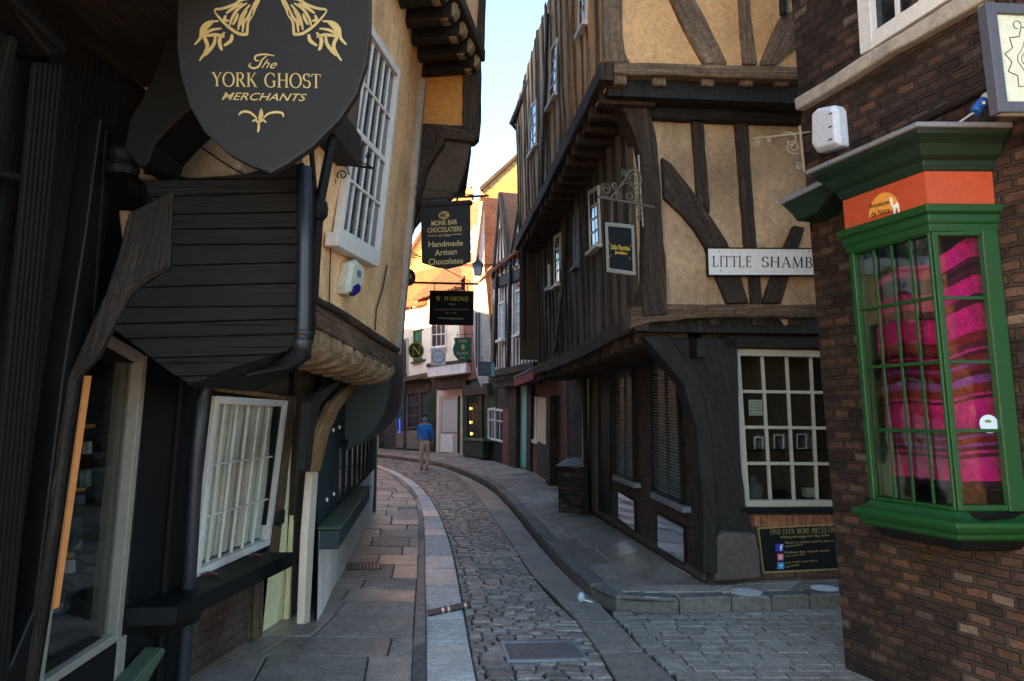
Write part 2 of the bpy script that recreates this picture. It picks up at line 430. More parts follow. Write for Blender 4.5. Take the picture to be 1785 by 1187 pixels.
GOLDY = M_flat('yellow gold paint', (.80, .55, .05), .5)
INK = M_flat('black ink', (.015, .015, .015), .5)
SIGNW = M_paint('white enamel', (.88, .83, .78), .25, .12, (.4, .35, .3))
SIGNC = M_paint('pale cream board', (.62, .66, .52), .5, .1)
IRON = M_flat('wrought iron', (.035, .03, .028), .55, .4)
IRONB = M_flat('rusted painted iron', (.16, .13, .10), .65, .3)
LEAD = M_paint('weathered lead', (.20, .21, .23), .45, .5, (.08, .08, .08))
STONE = M_plaster('pale stone', (.42, .36, .30), .3, stain=(.15, .13, .11), st=.7)
STONED = M_plaster('dark grey stone', (.095, .078, .066), .4, stain=(.06, .055, .05), st=.7)
GLD = M_glass_dark('dark window glass')
GLB = M_glass_dark('blueish window glass', (.03, .035, .04), .04)
GLC = M_glass_clear('clear window glass', .025)
MIRR = M_flat('mirror like panel', (.62, .70, .74), .05, 1.0)
LACE = M_flat('net curtain', (.62, .58, .50), .95)
SLAT = M_flat('grey green slats', (.12, .145, .135), .5)
CURT = M_flat('pale curtain', (.50, .47, .43), .95)
PLAST = M_paint('white plastic', (.70, .70, .76), .35, .1)
PLCR = M_paint('cream plastic', (.60, .60, .47), .4, .15)
BLUE = M_paint('blue plastic', (.01, .10, .42), .35, .05)
DBLUE = M_paint('dark blue plastic', (.01, .01, .16), .3, .05)
INTER = M_flat('dark shop interior', (.03, .025, .022), .8)
SETT = M_stone('worn setts', (.14, .11, .088), (.44, .37, .31), .33, .9, nscale=16, rv=.34)
SETT2 = M_stone('brown setts', (.27, .225, .18), (.40, .34, .28), .6, .9, nscale=14)
FLAG = M_stone('york stone flags', (.26, .21, .165), (.44, .36, .29), .44, .55, nscale=5, rv=.25, moss=(.09, .095, .09))
CHAN = M_stone('pale gutter slabs', (.64, .61, .57), (.78, .75, .70), .45, .5, nscale=7, moss=(.30, .27, .23))
KERB = M_stone('kerb stones', (.13, .12, .105), (.20, .18, .16), .55, .5, nscale=8)
BED = M_stone('dark joint grit', (.035, .033, .028), (.035, .033, .028), .9, .6, nscale=30)
TILE = M_tile('clay pantiles', (.46, .17, .08), (.20, .08, .045), (.13, .09, .06))
TILED = M_tile('old dark pantiles', (.17, .085, .06), (.10, .06, .045), (.08, .065, .05))
# ------------------------------------------------------------------ shared builders
def quadQ(q):
    TL, TR, BR, BL = [Vector(p) for p in q]
    return lambda a, b: (TL.lerp(TR, a)).lerp(BL.lerp(BR, a), b)
def pxq(W, q, d=0.0): return [W.px(u, v, d) for u, v in q]
def window(W, parent, quad, cols, rows, fw=.05, mw=.02, d0=0.0, d1=.05, fm=None, gm=None, sill=None, px=True, name='window', sash=None, bars=True, gd=.012, bw=None):
    q = pxq(W, quad, d1) if px else quad
    Q = quadQ(q); wd = (Vector(q[1]) - Vector(q[0])).length; ht = (Vector(q[3]) - Vector(q[0])).length
    fa, fb = fw / wd / 2, fw / ht / 2
    m = MB()
    m.bar(W, Q(fa, 0), Q(fa, 1), fw, d0, d1); m.bar(W, Q(1 - fa, 0), Q(1 - fa, 1), fw, d0, d1)
    m.bar(W, Q(2 * fa, fb), Q(1 - 2 * fa, fb), fw, d0, d1 - .002); m.bar(W, Q(2 * fa, 1 - fb), Q(1 - 2 * fa, 1 - fb), fw, d0, d1 - .002)
    w_ = part(name, m, fm, parent, bevel=.004, axis=W)
    if bars:
        m = MB(); dd = (d0 + d1) / 2
        cs = cols if isinstance(cols, list) else [i / cols for i in range(1, cols)]
        rs = rows if isinstance(rows, list) else [i / rows for i in range(1, rows)]
        A = lambda a: 2 * fa + (1 - 4 * fa) * a; B = lambda b: 2 * fb + (1 - 4 * fb) * b
        for c in cs: m.bar(W, Q(A(c), 2 * fb), Q(A(c), 1 - 2 * fb), mw, d0 + gd, dd)
        for r in rs:
            k = 2.2 if sash is not None and abs(r - sash) < .02 else 1
            m.bar(W, Q(2 * fa, B(r)), Q(1 - 2 * fa, B(r)), mw * k, d0 + gd, dd + .004)
        if m.f: part('glazing_bars', m, fm, w_, bevel=.002, axis=W)
    m = MB(); m.prism(W, [Q(0.01, 0.01), Q(.99, 0.01), Q(.99, .99), Q(.01, .99)], d0 + .001, d0 + gd)
    part('glass', m, gm or GLD, w_, axis=W)
    if sill:
        m = MB(); sw, sh, sd = sill
        a = Q(-sw / wd, 1) ; b = Q(1 + sw / wd, 1)
        a = Vector((a[0], a[1] - sh / 2)); b = Vector((b[0], b[1] - sh / 2))
        m.bar(W, a, b, sh, d0, d1 + sd)
        part('sill', m, fm, w_, bevel=.005, axis=W)
    return w_

def bfont(txt, shear=0.0, size=1.0, spacing=1.0, bold=0.0):
    cu = bpy.data.curves.new('t', 'FONT'); cu.body = txt; cu.shear = shear; cu.align_x = 'CENTER'; cu.space_character = spacing
    cu.resolution_u = 3; cu.offset = bold
    o = bpy.data.objects.new('t', cu); SC.collection.objects.link(o)
    dg = bpy.context.evaluated_depsgraph_get(); me = bpy.data.meshes.new_from_object(o.evaluated_get(dg))
    polys = [[(me.vertices[i].co.x, me.vertices[i].co.y) for i in p.vertices] for p in me.polygons]
    bpy.data.objects.remove(o); bpy.data.curves.remove(cu); bpy.data.meshes.remove(me)
    return polys
# --- a small roman serif alphabet: thick stems, thin hairlines, slab serifs
TH, TN = .13, .05
def _st(x0, y0, x1, y1, w_):
    d = Vector((x1 - x0, y1 - y0)).normalized(); m = Vector((-d.y, d.x)) * w_ / 2
    return [(x0 - m.x, y0 - m.y), (x1 - m.x, y1 - m.y), (x1 + m.x, y1 + m.y), (x0 + m.x, y0 + m.y)]
def _sf(x, y, w_=.26): return [(x - w_ / 2, y - .022), (x + w_ / 2, y - .022), (x + w_ / 2, y + .022), (x - w_ / 2, y + .022)]
def _arc(cx, cy, rx, ry, a0, a1, n=14, thick=TH, thin=TN):
    out = []; P = []
    for i in range(n + 1):
        a = rad(a0 + (a1 - a0) * i / n); c, s = math.cos(a), math.sin(a)
        t = thin + (thick - thin) * abs(c)
        P.append(((cx + (rx - t / 2) * c, cy + (ry - t / 2) * s), (cx + (rx + t / 2) * c, cy + (ry + t / 2) * s)))
    for a, b in zip(P, P[1:]): out.append([a[0], a[1], b[1], b[0]])
    return out
def _g(ch):
    V = lambda x: [_st(x, 0, x, 1, TH), _sf(x, .02), _sf(x, .98)]
    if ch == 'L': return V(.15) + [_st(.15, .03, .58, .03, TN), _st(.57, 0, .6, .22, TN)], .64
    if ch == 'I': return V(.15), .30
    if ch == 'T': return [_st(.33, 0, .33, .97, TH), _sf(.33, .02), _st(.02, .96, .64, .96, TN), _st(.03, .97, .02, .78, TN), _st(.63, .97, .64, .78, TN)], .66
    if ch == 'E': return V(.15) + [_st(.15, .03, .56, .03, TN), _st(.15, .97, .54, .97, TN), _st(.15, .52, .44, .52, TN), _st(.55, 0, .58, .2, TN), _st(.53, 1, .54, .8, TN), _st(.44, .42, .44, .62, TN)], .62
    if ch == 'F': return V(.15) + [_st(.15, .97, .54, .97, TN), _st(.15, .52, .44, .52, TN), _st(.53, 1, .54, .8, TN)], .58
    if ch == 'S': return _arc(.30, .745, .215, .235, 25, 265) + _arc(.30, .265, .235, .25, 85, -155) + [_st(.49, .97, .49, .76, TN), _st(.075, .03, .075, .26, TN)], .58
    if ch == 'H': return V(.15) + V(.68) + [_st(.15, .52, .68, .52, TN)], .84
    if ch == 'A': return [_st(.08, 0, .36, 1, TN), _st(.38, 1, .68, 0, TH), _st(.16, .34, .58, .34, TN), _sf(.08, .02, .22), _sf(.68, .02, .26)], .76
    if ch == 'M': return [_st(.12, 0, .16, 1, TN), _st(.16, 1, .47, .05, TH), _st(.47, .05, .78, 1, TN), _st(.78, 1, .82, 0, TH), _sf(.12, .02, .22), _sf(.82, .02, .28), _sf(.12, .98, .18), _sf(.82, .98, .18)], .95
    if ch == 'B': return V(.15) + _arc(.30, .76, .22, .235, 90, -90) + _arc(.30, .27, .27, .265, 90, -90) + [_st(.15, .97, .31, .97, TN), _st(.15, .52, .31, .52, TN), _st(.15, .03, .31, .03, TN)], .64
    if ch == 'V': return [_st(.08, 1, .37, 0, TH), _st(.37, 0, .64, 1, TN), _sf(.08, .98, .24), _sf(.64, .98, .2)], .70
    if ch == 'Y': return [_st(.08, 1, .36, .48, TH), _st(.64, 1, .36, .48, TN), _st(.36, 0, .36, .5, TH), _sf(.36, .02), _sf(.08, .98, .24), _sf(.64, .98, .2)], .70
    if ch == 'O': return _arc(.42, .5, .38, .5, 0, 360, 26), .84
    if ch == 'C': return _arc(.42, .5, .38, .5, 48, 312, 20) + [_st(.68, .95, .68, .72, TN), _st(.69, .06, .69, .24, TN)], .76
    if ch == 'G': return _arc(.42, .5, .38, .5, 48, 305, 20) + [_st(.68, .95, .68, .72, TN), _st(.68, .05, .68, .42, TH), _sf(.66, .44)], .82
    if ch == 'R': return V(.15) + _arc(.30, .745, .24, .25, 90, -90) + [_st(.15, .97, .31, .97, TN), _st(.15, .51, .31, .51, TN), _st(.33, .5, .66, 0, TH), _sf(.66, .02, .18)], .72
    if ch == 'K': return V(.15) + [_st(.2, .42, .6, .97, TN), _st(.32, .58, .66, 0, TH), _sf(.6, .98, .2), _sf(.67, .02, .2)], .74
    if ch == 'D': return V(.15) + _arc(.27, .5, .44, .5, 90, -90, 18) + [_st(.15, .97, .28, .97, TN), _st(.15, .03, .28, .03, TN)], .80
    if ch == 'N': return [_st(.13, 0, .13, 1, TN), _st(.13, .98, .68, .02, TH), _st(.68, 0, .68, 1, TN), _sf(.13, .02, .2), _sf(.68, .98, .2), _sf(.1, .98, .16)], .82
    if ch == 'W': return [_st(.06, 1, .28, 0, TH), _st(.28, 0, .5, .98, TN), _st(.5, .98, .7, 0, TH), _st(.7, 0, .92, 1, TN), _sf(.06, .98, .22), _sf(.5, .98, .2), _sf(.92, .98, .18)], .98
    if ch == 'P': return V(.15) + _arc(.30, .73, .24, .26, 90, -90) + [_st(.15, .97, .31, .97, TN), _st(.15, .49, .31, .49, TN)], .62
    if ch == '.': return [_st(.1, .0, .1, .12, .12)], .24
    return [], .42
def serif(txt, gap=.10):
    out = []; x = 0.0
    for ch in txt:
        g, adv = _g(ch); out += [[(a + x, b) for a, b in p] for p in g]; x += adv + gap
    return out
def letter(W, polys, quad, d, mat, parent, name='lettering', px=True, slant=0.0):
    """fit flat letter outlines into a quad TL,TR,BR,BL on the sign face"""
    xs = [a for p in polys for a, b in p]; ys = [b for p in polys for a, b in p]
    x0, x1, y0, y1 = min(xs), max(xs), min(ys), max(ys); Q = quadQ(pxq(W, quad, d) if px else quad)
    m = MB()
    for p in polys:
        m.face([W.P(*Q((a - x0) / (x1 - x0) + slant * ((b - y0) / (y1 - y0) - .5), 1 - (b - y0) / (y1 - y0)), d) for a, b in p])
    o = part(name, m, mat, parent, axis=W)
    return o
def spiral(W, c, r0, r1, a0, turns, d, r=.006, n=26):
    """wrought iron scroll in the plane of wall W"""
    pts = []
    for i in range(n + 1):
        t = i / n; a = a0 + turns * 2 * math.pi * t; rr = r0 + (r1 - r0) * t
        pts.append(W.P(c[0] + rr * math.cos(a), c[1] + rr * math.sin(a), d))
    m = MB(); m.tube(pts, r, 6); return m
def add(m, o):
    i = len(m.v); m.v += o.v; m.f += [tuple(k + i for k in f) for f in o.f]; m.uv += o.uv; return m

def panel(W, s0, s1, z0, z1, holes=(), amp=.008, d=0.0, reveal=.12, cell=.35, seed=3.0, nb=2):
    """rough wall sheet with rectangular openings and their reveals"""
    S = {s0, s1}; Z = {z0, z1}
    for h in holes: S |= {h[0], h[1]}; Z |= {h[2], h[3]}
    def fill(X):
        X = sorted(X); o = []
        for a, b in zip(X, X[1:]):
            n = max(1, int((b - a) / cell + .5)); o += [a + (b - a) * i / n for i in range(n)]
        return o + [X[-1]]
    S = fill(S); Z = fill(Z); m = MB()
    def P(a, z, dd=0.0):
        k = noise.noise(Vector((a * 1.3 + seed, z * 1.3, seed))) * amp * 2 + noise.noise(Vector((a * 4 + seed, z * 4, seed + 5))) * amp * .6
        return W.P(a, z, d + k + dd)
    for i in range(len(S) - 1):
        for j in range(len(Z) - 1):
            cs, cz = (S[i] + S[i + 1]) / 2, (Z[j] + Z[j + 1]) / 2
            if any(h[0] < cs < h[1] and h[2] < cz < h[3] for h in holes): continue
            m.face([P(S[i], Z[j]), P(S[i + 1], Z[j]), P(S[i + 1], Z[j + 1]), P(S[i], Z[j + 1])], [(S[i], Z[j]), (S[i + 1], Z[j]), (S[i + 1], Z[j + 1]), (S[i], Z[j + 1])])
    for h in holes:
        for (a, za, b, zb) in ((h[0], h[2], h[0], h[3]), (h[1], h[2], h[1], h[3]), (h[0], h[3], h[1], h[3]), (h[0], h[2], h[1], h[2])):
            m.face([W.P(a, za, d), W.P(b, zb, d), W.P(b, zb, d - reveal), W.P(a, za, d - reveal)])
    return m
def polywall(W, pts, d0, d1, px=True):
    m = MB()
    (m.prism_px if px else m.prism)(W, pts, d0, d1)
    return m
def roof_tiles(O, ea, ed, wid, ln, tw=.25, tl=.32, h=.07):
    """pantiles: O eave corner, ea along the eave, ed up the slope"""
    O = Vector(O); ea = Vector(ea).normalized(); ed = Vector(ed).normalized(); N = ea.cross(ed).normalized()
    if N.z < 0: N = -N
    m = MB(); nr = max(1, int(ln / tl)); nc = max(1, int(wid / tw)); sub = 6
    for r in range(nr):
        jx = RND.uniform(-.008, .008); sag = noise.noise(Vector((r * .6, 3, 1))) * .015
        def P(i, b, r=r, jx=jx, sag=sag):
            x = i * nc * tw; a = x / tw
            z = h * (math.sin(2 * math.pi * a) * .5 + .5) + (.055 if b < .5 else 0.0) + sag + noise.noise(Vector((int(a) * 3.1, r * 2.2, 0))) * .01
            return O + ea * (x + jx) + ed * ((r + (0 if b < .5 else 1.06)) * tl) + N * z
        m.grid(P, nc * sub, 1)
        # front lip
        m.grid(lambda i, b, P=P: P(i, 0) - N * (.0 if b > .5 else .055), nc * sub, 1)
    return m
def ribbon(m, pairs, row, cols, gap=.012, z=0.0, h=.02, jit=.004, ch=.008, off=0.0, zs=None):
    """courses of stones across a strip; pairs = [(A,B)...] in plan"""
    pr = [(XY(a), XY(b)) for a, b in pairs]
    L = [0.0]
    for k in range(1, len(pr)):
        L.append(L[-1] + ((pr[k][0] - pr[k - 1][0]).length + (pr[k][1] - pr[k - 1][1]).length) / 2)
    def at(t):
        t = min(max(t, 0), L[-1] - 1e-6)
        for k in range(1, len(L)):
            if t <= L[k]:
                f = (t - L[k - 1]) / max(1e-9, L[k] - L[k - 1]); return pr[k - 1][0].lerp(pr[k][0], f), pr[k - 1][1].lerp(pr[k][1], f)
    t = off
    while t < L[-1] - .02:
        rl = (RND.uniform(*row) if isinstance(row, tuple) else row * RND.uniform(.88, 1.12)); t1 = min(L[-1], t + rl)
        a0, b0 = at(t); a1, b1 = at(t1); W_ = (b0 - a0).length
        if cols == 1: xs = [0, 1]
        else:
            cw = cols; xs = [0.0]; x = RND.uniform(.35, 1.0) * (cw if not isinstance(cw, tuple) else cw[0])
            while x < W_ * .97:
                xs.append(x / W_); x += RND.uniform(*cw) if isinstance(cw, tuple) else cw * RND.uniform(.75, 1.3)
            if len(xs) > 1 and (1 - xs[-1]) * W_ < .06: xs.pop()
            xs.append(1.0)
        for xa, xb in zip(xs, xs[1:]):
            q = [a0.lerp(b0, xa), a0.lerp(b0, xb), a1.lerp(b1, xb), a1.lerp(b1, xa)]
            c = (q[0] + q[1] + q[2] + q[3]) / 4
            def ins(p, g):
                d_ = c - p; l = d_.length; return p + d_ * min(.45, g / max(l, .01))
            zj = RND.uniform(-jit, jit); tl = [RND.uniform(-jit, jit) * .5 for _ in range(4)]
            lo = [ins(p, gap * .7) for p in q]; hi = [ins(p, gap * .7 + ch * 1.4) for p in q]
            zz = z + zj
            s0 = [Vector((p.x, p.y, z - .05)) for p in lo]; s1 = [Vector((p.x, p.y, zz + h - ch + tl[i])) for i, p in enumerate(lo)]
            s2 = [Vector((p.x, p.y, zz + h + tl[i])) for i, p in enumerate(hi)]
            i = len(m.v); m.v += s0 + s1 + s2
            for b in (0, 4):
                for j in range(4):
                    m.f.append((i + b + j, i + b + (j + 1) % 4, i + b + 4 + (j + 1) % 4, i + b + 4 + j)); m.uv.append(None)
            m.f.append((i + 8, i + 9, i + 10, i + 11)); m.uv.append(None)
        t = t1
    return m

# ------------------------------------------------------------------ the ground
m = MB(); m.face([(-400, -60, -.09), (400, -60, -.09), (400, 900, -.09), (-400, 900, -.09)])
part('ground', m, BED, None, **ST)
m = MB(); m.face([(-40, -50, -.04), (40, -50, -.04), (40, -2.6, -.04), (-40, -2.6, -.04)]); part('square', m, M_stone('pale bounce paving', (.42, .37, .30), (.50, .45, .38), .8, .4, nscale=6), None, **ST)  # unseen paving behind the camera, kept pale to bounce sunlight into the street
VR = [1187, 1140, 1085, 1050, 1000, 950, 900, 870, 850, 835, 822, 812, 805]
kL0 = [718, 720, 722, 725, 728, 730, 731, 724, 708, 690, 668, 640, 600]
kL1 = [742, 742, 742, 741, 740, 740, 738, 730, 716, 698, 675, 650, 612]
chR = [832, 822, 812, 806, 797, 786, 768, 752, 736, 716, 692, 662, 625]
bdL = [1072, 1046, 1008, 968, 925, 894, 858, 838, 824, 806, 785, 755, 715]
near = lambda pts: [Vector((pts[0][0] + (pts[0][0] - pts[1][0]) * k * 2.0, pts[0][1] + (pts[0][1] - pts[1][1]) * k * 2.0)) for k in (4, 2, 1)]
def curve(us, z=0.0, ext=True):
    p = [XY(G(u, v, z)) for u, v in zip(us, VR)]
    if ext:
        d_ = Vector((p[0] - p[2])).normalized()
        p = [p[0] + d_ * 6.5, p[0] + d_ * 3, p[0] + d_ * 1] + p
    e = (p[-1] - p[-2]).normalized()
    return p + [p[-1] + e * 5, p[-1] + e * 5 + Vector((-6, 3))]
cK0, cK1, cCR, cBL = curve(kL0, .03), curve(kL1, .0), curve(chR), curve(bdL)
m = ribbon(MB(), list(zip(cCR, cBL)), (.068, .105), (.11, .22), .012, -.03, .032, .007, .009)
part('cobbled_road', m, SETT, None, **ST)
m = ribbon(MB(), list(zip(cK1, cCR)), (.45, .8), 1, .014, -.036, .03, .005, .010)
part('gutter_channel', m, CHAN, None, **ST)
m = ribbon(MB(), list(zip(cK0, cK1)), (.8, 1.3), 1, .006, 0.0, .03, .003, .008)
part('kerb_edging', m, KERB, None, **ST)
# left flags: from the kerb to beneath the house fronts
lw = [XY(G(300, 1187)), XY(G(330, 1140)), XY(G(480, 1085)), XY(G(540, 1050)), XY(G(590, 1000)), XY(G(610, 950)), XY(G(630, 900)), XY(G(640, 870)), XY(G(630, 850)), XY(G(610, 835)), XY(G(570, 822)), XY(G(520, 812)), XY(G(470, 805))]
lw = [Vector((-2.6, -2.5)), Vector((-2.6, 1)), Vector((-2.5, 3))] + [p + Vector((-.5, 0)) for p in lw]
lw += [lw[-1] + Vector((-4, 4)), lw[-1] + Vector((-9, 6))]
m = ribbon(MB(), list(zip(lw, cK0)), (.42, .75), (.5, 1.0), .011, 0.0, .028, .006, .008)
part('left_pavement', m, FLAG, None, **ST)
# right kerb and pavement
KF = [(1465, 1058), (1300, 1064), (1180, 1069), (1100, 1067), (1060, 1060), (1035, 1047), (1008, 1022), (980, 993), (942, 950), (906, 903), (882, 875), (862, 855), (835, 838), (805, 825), (775, 815), (745, 808), (690, 801), (655, 797)]
WL = [(1475, 1000), (1330, 1006), (1290, 1010), (1250, 1014), (1215, 1010), (1180, 990), (1140, 968), (1105, 945), (1045, 905), (1000, 872), (970, 845), (950, 832), (925, 820), (895, 810), (850, 801), (800, 792), (735, 785), (655, 780)]
kf = [XY(G(u, v)) for u, v in KF]
kf = [Vector((8.0, kf[0].y + .1))] + kf + [kf[-1] + Vector((-6, 1.5))]
ki = []
for i, p in enumerate(kf):
    t_ = (kf[min(i + 1, len(kf) - 1)] - kf[max(i - 1, 0)]).normalized(); ki.append(p + Vector((t_.y, -t_.x)) * -.17 if False else p + Vector((t_.y, -t_.x)) * .17)
wl = [XY(G(u, v, .12)) + Vector((.35, .45)) for u, v in WL]
wl = [Vector((8.0, wl[0].y))] + wl + [wl[-1] + Vector((-6, 3))]
m = ribbon(MB(), list(zip(kf, ki)), (.32, .5), 1, .009, .02, .10, .005, .016)
part('right_kerb', m, KERB, None, **ST)
m = ribbon(MB(), list(zip(ki, wl)), (.5, .8), (.45, .95), .010, .08, .038, .006, .007)
part('right_pavement', m, FLAG, None, **ST)
# beds under the stones
m = MB()
for A, B, z in ((cK1, cBL, -.03), (lw, cK1, .008)):
    for k in range(len(A) - 1): m.face([(*A[k], z), (*B[k], z), (*B[k + 1], z), (*A[k + 1], z)])
part('road_bed', m, BED, None, **ST)
m = MB()
for k in range(len(kf) - 1): m.face([(*kf[k], .095), (*wl[k], .095), (*wl[k + 1], .095), (*kf[k + 1], .095)])
part('pavement_bed', m, BED, None, **ST)
# right hand slab band beside the setts
bl = [XY(G(u, v)) for u, v in ((975, 1048), (950, 1028), (925, 1000), (894, 950), (858, 900), (838, 870), (824, 850), (806, 835), (785, 822), (755, 812), (715, 805))]
br = [XY(G(u, v)) for u, v in ((1050, 1056), (1035, 1049), (985, 1002), (942, 954), (906, 907), (882, 878), (862, 858), (835, 841), (805, 827), (775, 816), (745, 809))]
m = ribbon(MB(), list(zip(bl, br)), (.7, 1.1), 1, .006, -.03, .03, .003, .006)
b2l = [XY(G(u, v)) for u, v in ((975, 1051), (1014, 1092), (1048, 1143), (1072, 1187))]; b2l.append(b2l[-1] + (b2l[-1] - b2l[0]).normalized() * 5)
b2r = [XY(G(u, v)) for u, v in ((1050, 1058), (1082, 1092), (1125, 1140), (1178, 1187))]; b2r.append(b2r[-1] + (b2r[-1] - b2r[0]).normalized() * 5)
ribbon(m, list(zip(b2l, b2r)), (.5, .8), 1, .008, -.03, .036, .004, .008)
part('slab_band', m, FLAG, None, **ST)
# Little Shambles: bigger setts running off to the right
pr = [((b2r[0].x + .02, kf[4].y + .35), (b2r[0].x + .35, b2r[2].y)), ((b2r[1].x + .9, kf[3].y), (b2r[3].x + .2, b2r[3].y - .2)), ((2.6, kf[1].y + .02), (2.6, 3.4)), ((8, kf[1].y + .1), (8, 3.4))]
pr = [((1.02, 6.62), (1.02, 3.0)), ((8, 6.62), (8, 3.0))]
def lit(m, x0, x1, y0, y1):
    y = y0
    while y < y1:
        dy = RND.uniform(.10, .14); x = x0 + RND.uniform(0, .2)
        xl = None
        for a, b in zip(b2r, b2r[1:]):
            if min(a.y, b.y) <= y + dy / 2 <= max(a.y, b.y): xl = a.x + (b.x - a.x) * (y + dy / 2 - a.y) / (b.y - a.y)
        if xl is None: xl = b2r[0].x if y > 5 else b2r[-1].x
        yl = max(p.y for p in kf[1:5]) 
        x = xl + .02 + RND.uniform(0, .03)
        while x < x1:
            dx = RND.uniform(.15, .27); sk = .06
            # clip at the kerb
            yk = 99
            for a, b in zip(kf[:7], kf[1:8]):
                if min(a.x, b.x) <= x + dx / 2 <= max(a.x, b.x): yk = min(yk, a.y + (b.y - a.y) * (x + dx / 2 - a.x) / (b.x - a.x))
            if yk == 99 : yk = 5.9 + 8 * (x + dx / 2 - 0.95)
            y2 = min(y + dy, yk - .01)
            if y2 - y > .04:
                ribbon(m, [((x, y + x * sk * .0), (x + dx, y)), ((x, y2), (x + dx, y2))], (9, 9.1), 1, .007, -.035, .032, .003, .007)
            x += dx
        y += dy
    return m
part('side_street', lit(MB(), .9, 7.5, 2.6, 6.9), SETT2, None, **ST)
m = MB(); m.face([(.3, -3, -.034), (9, -3, -.034), (9, 7.2, -.034), (.6, 7.2, -.034)]); part('side_street_bed', m, BED, None, **ST)

# things in the ground
FG = Wall((0, 1), (1, 1))
def flat_quad(m, pxs, z0, z1):
    q = [G(u, v, z1) for u, v in pxs]
    m.loft([[Vector((p.x, p.y, z0)) for p in q], q])
mc = thing('manhole_cover', 'rectangular metal cover with a bright rim set in the cobbles', 'manhole cover', G(948, 1132))
m = MB(); flat_quad(m, [(873, 1119), (1000, 1116), (1026, 1148), (884, 1152)], -.05, .010); part('frame', m, M_flat('steel cover rim', (.38, .38, .42), .45, .7), mc)
m = MB(); flat_quad(m, [(879, 1122), (996, 1119), (1019, 1145), (889, 1148)], -.04, .0135); part('plate', m, M_stone('worn iron plate', (.15, .14, .155), (.15, .14, .155), .45, 1.0, nscale=60), mc)
dg_ = thing('drain_grate', 'narrow metal drain across the pale gutter stones', 'drain', G(788, 1058))
m = MB(); flat_quad(m, [(745, 1063), (818, 1048), (820, 1057), (747, 1072)], -.05, .008); part('frame', m, IRON, dg_)
m = MB()
for k in range(7):
    a = k / 7 + .03; f = lambda u0, v0, u1, v1, t: (u0 + (u1 - u0) * t, v0 + (v1 - v0) * t)
    if k in (2, 3, 6): flat_quad(m, [f(748, 1064, 816, 1050, a), f(748, 1064, 816, 1050, a + .06), f(749, 1070, 818, 1056, a + .06), f(749, 1070, 818, 1056, a)], -.04, .016)
part('bar', m, M_flat('worn steel', (.5, .48, .45), .35, .9), dg_)
dg2 = thing('pavement_grating', 'small barred grating in the left pavement by the white plinth', 'grating', G(640, 986, .03))
m = MB(); flat_quad(m, [(604, 981), (664, 979), (666, 991), (604, 993)], -.02, .031); part('frame', m, IRON, dg2)
m = MB()
for k in range(9):
    a = 608 + k * 6.2; flat_quad(m, [(a, 981.5), (a + 2.4, 981.5), (a + 2.4, 991), (a, 991)], -.01, .037)
part('bar', m, M_flat('dull steel bars', (.26, .25, .24), .45, .8), dg2)
for k, (u, v, ru) in enumerate(((1137, 1036, 19), (1300, 1031, 24), (1437, 1024, 20))):
    c = G(u, v, .125); r_ = ru / FPX * (c - CAM).length
    m = MB(); m.lathe((c.x, c.y, .118), [(0.001, 0), (r_, 0), (r_, .0035), (.001, .0035)], 22)
    part('distance_marker', m, M_flat('scuffed white floor marker %d' % k, (.62, .60, .57) if k < 2 else (.72, .72, .73), .7), None,
         **tagd(['small faint white disc on the pavement by the curved kerb corner', 'large scuffed white disc on the pavement below the black notice board', 'round white disc on the pavement beside the dark brick corner'][k], 'floor marker', 'white distance markers stuck on the right pavement'))
m = MB(); c = G(1013, 1052, 0); m.blob((c.x, c.y, .055), .035, .035, .045)
tb = thing('plastic_cup', 'small crumpled clear plastic cup lying against the kerb', 'litter', (c.x, c.y, 0)); part('cup', m, M_flat('milky plastic', (.5, .6, .68), .25), tb, smooth=True)
m = MB(); m.tube([(c.x + .03, c.y, .03), (c.x + .10, c.y - .03, .02)], .008, 6); part('straw', m, K_WHITE, tb)
# ================================================================== the timber corner house (right)
ES = Vector((-.1148, 1.0)).normalized(); EF = Vector((1, .095)).normalized()
gA = XY(G(1222, 1012, .12)); LVA = Vector((-.025, -.005))
K1 = atY(1116, 556, 6.75); K2 = atY(1056, 130, 6.4)
WA0 = Wall(gA, gA + ES, lv=Vector((-.01, 0))); WA1 = Wall(XY(K1), XY(K1) + ES, zref=K1.z, lv=LVA); WA2 = Wall(XY(K2), XY(K2) + ES, zref=K2.z, lv=LVA)
gF = XY(G(1250, 1014, .12))
WF0 = Wall(gF, gF + EF, lv=Vector((0, -.005))); WF1 = Wall(XY(K1), XY(K1) + EF, zref=K1.z, lv=LVA); WF2 = Wall(XY(K2), XY(K2) + EF, zref=K2.z, lv=LVA)
hA = thing('timber_framed_house', 'jettied timber framed corner house with black lower floors and tan plaster gable on the right', 'house', (gA.x, gA.y, .1))
LA = 6.35; ZT = 7.35
# walls
m = panel(WF0, -.1, 5.0, .1, K1.z + .1, holes=[(WF0.px(1285, 700, 0)[0], WF0.px(1470, 700, 0)[0], WF0.px(1300, 880)[1], WF0.px(1300, 612)[1])], amp=.006, reveal=.10)
part('ground_floor_front', m, B_BROWN, hA, axis=WF0)
m = panel(WA0, -.05, LA, .1, K1.z + .1, amp=.008); part('ground_floor_side', m, B_BROWN, hA, axis=WA0)
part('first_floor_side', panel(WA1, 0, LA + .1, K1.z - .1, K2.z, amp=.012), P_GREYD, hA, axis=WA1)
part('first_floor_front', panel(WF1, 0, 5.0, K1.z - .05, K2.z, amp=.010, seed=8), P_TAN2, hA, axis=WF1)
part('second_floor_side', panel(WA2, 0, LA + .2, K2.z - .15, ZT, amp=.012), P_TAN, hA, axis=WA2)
part('second_floor_front', panel(WF2, 0, 5.2, K2.z, 9.2, amp=.010, seed=5), P_OCHRE, hA, axis=WF2)
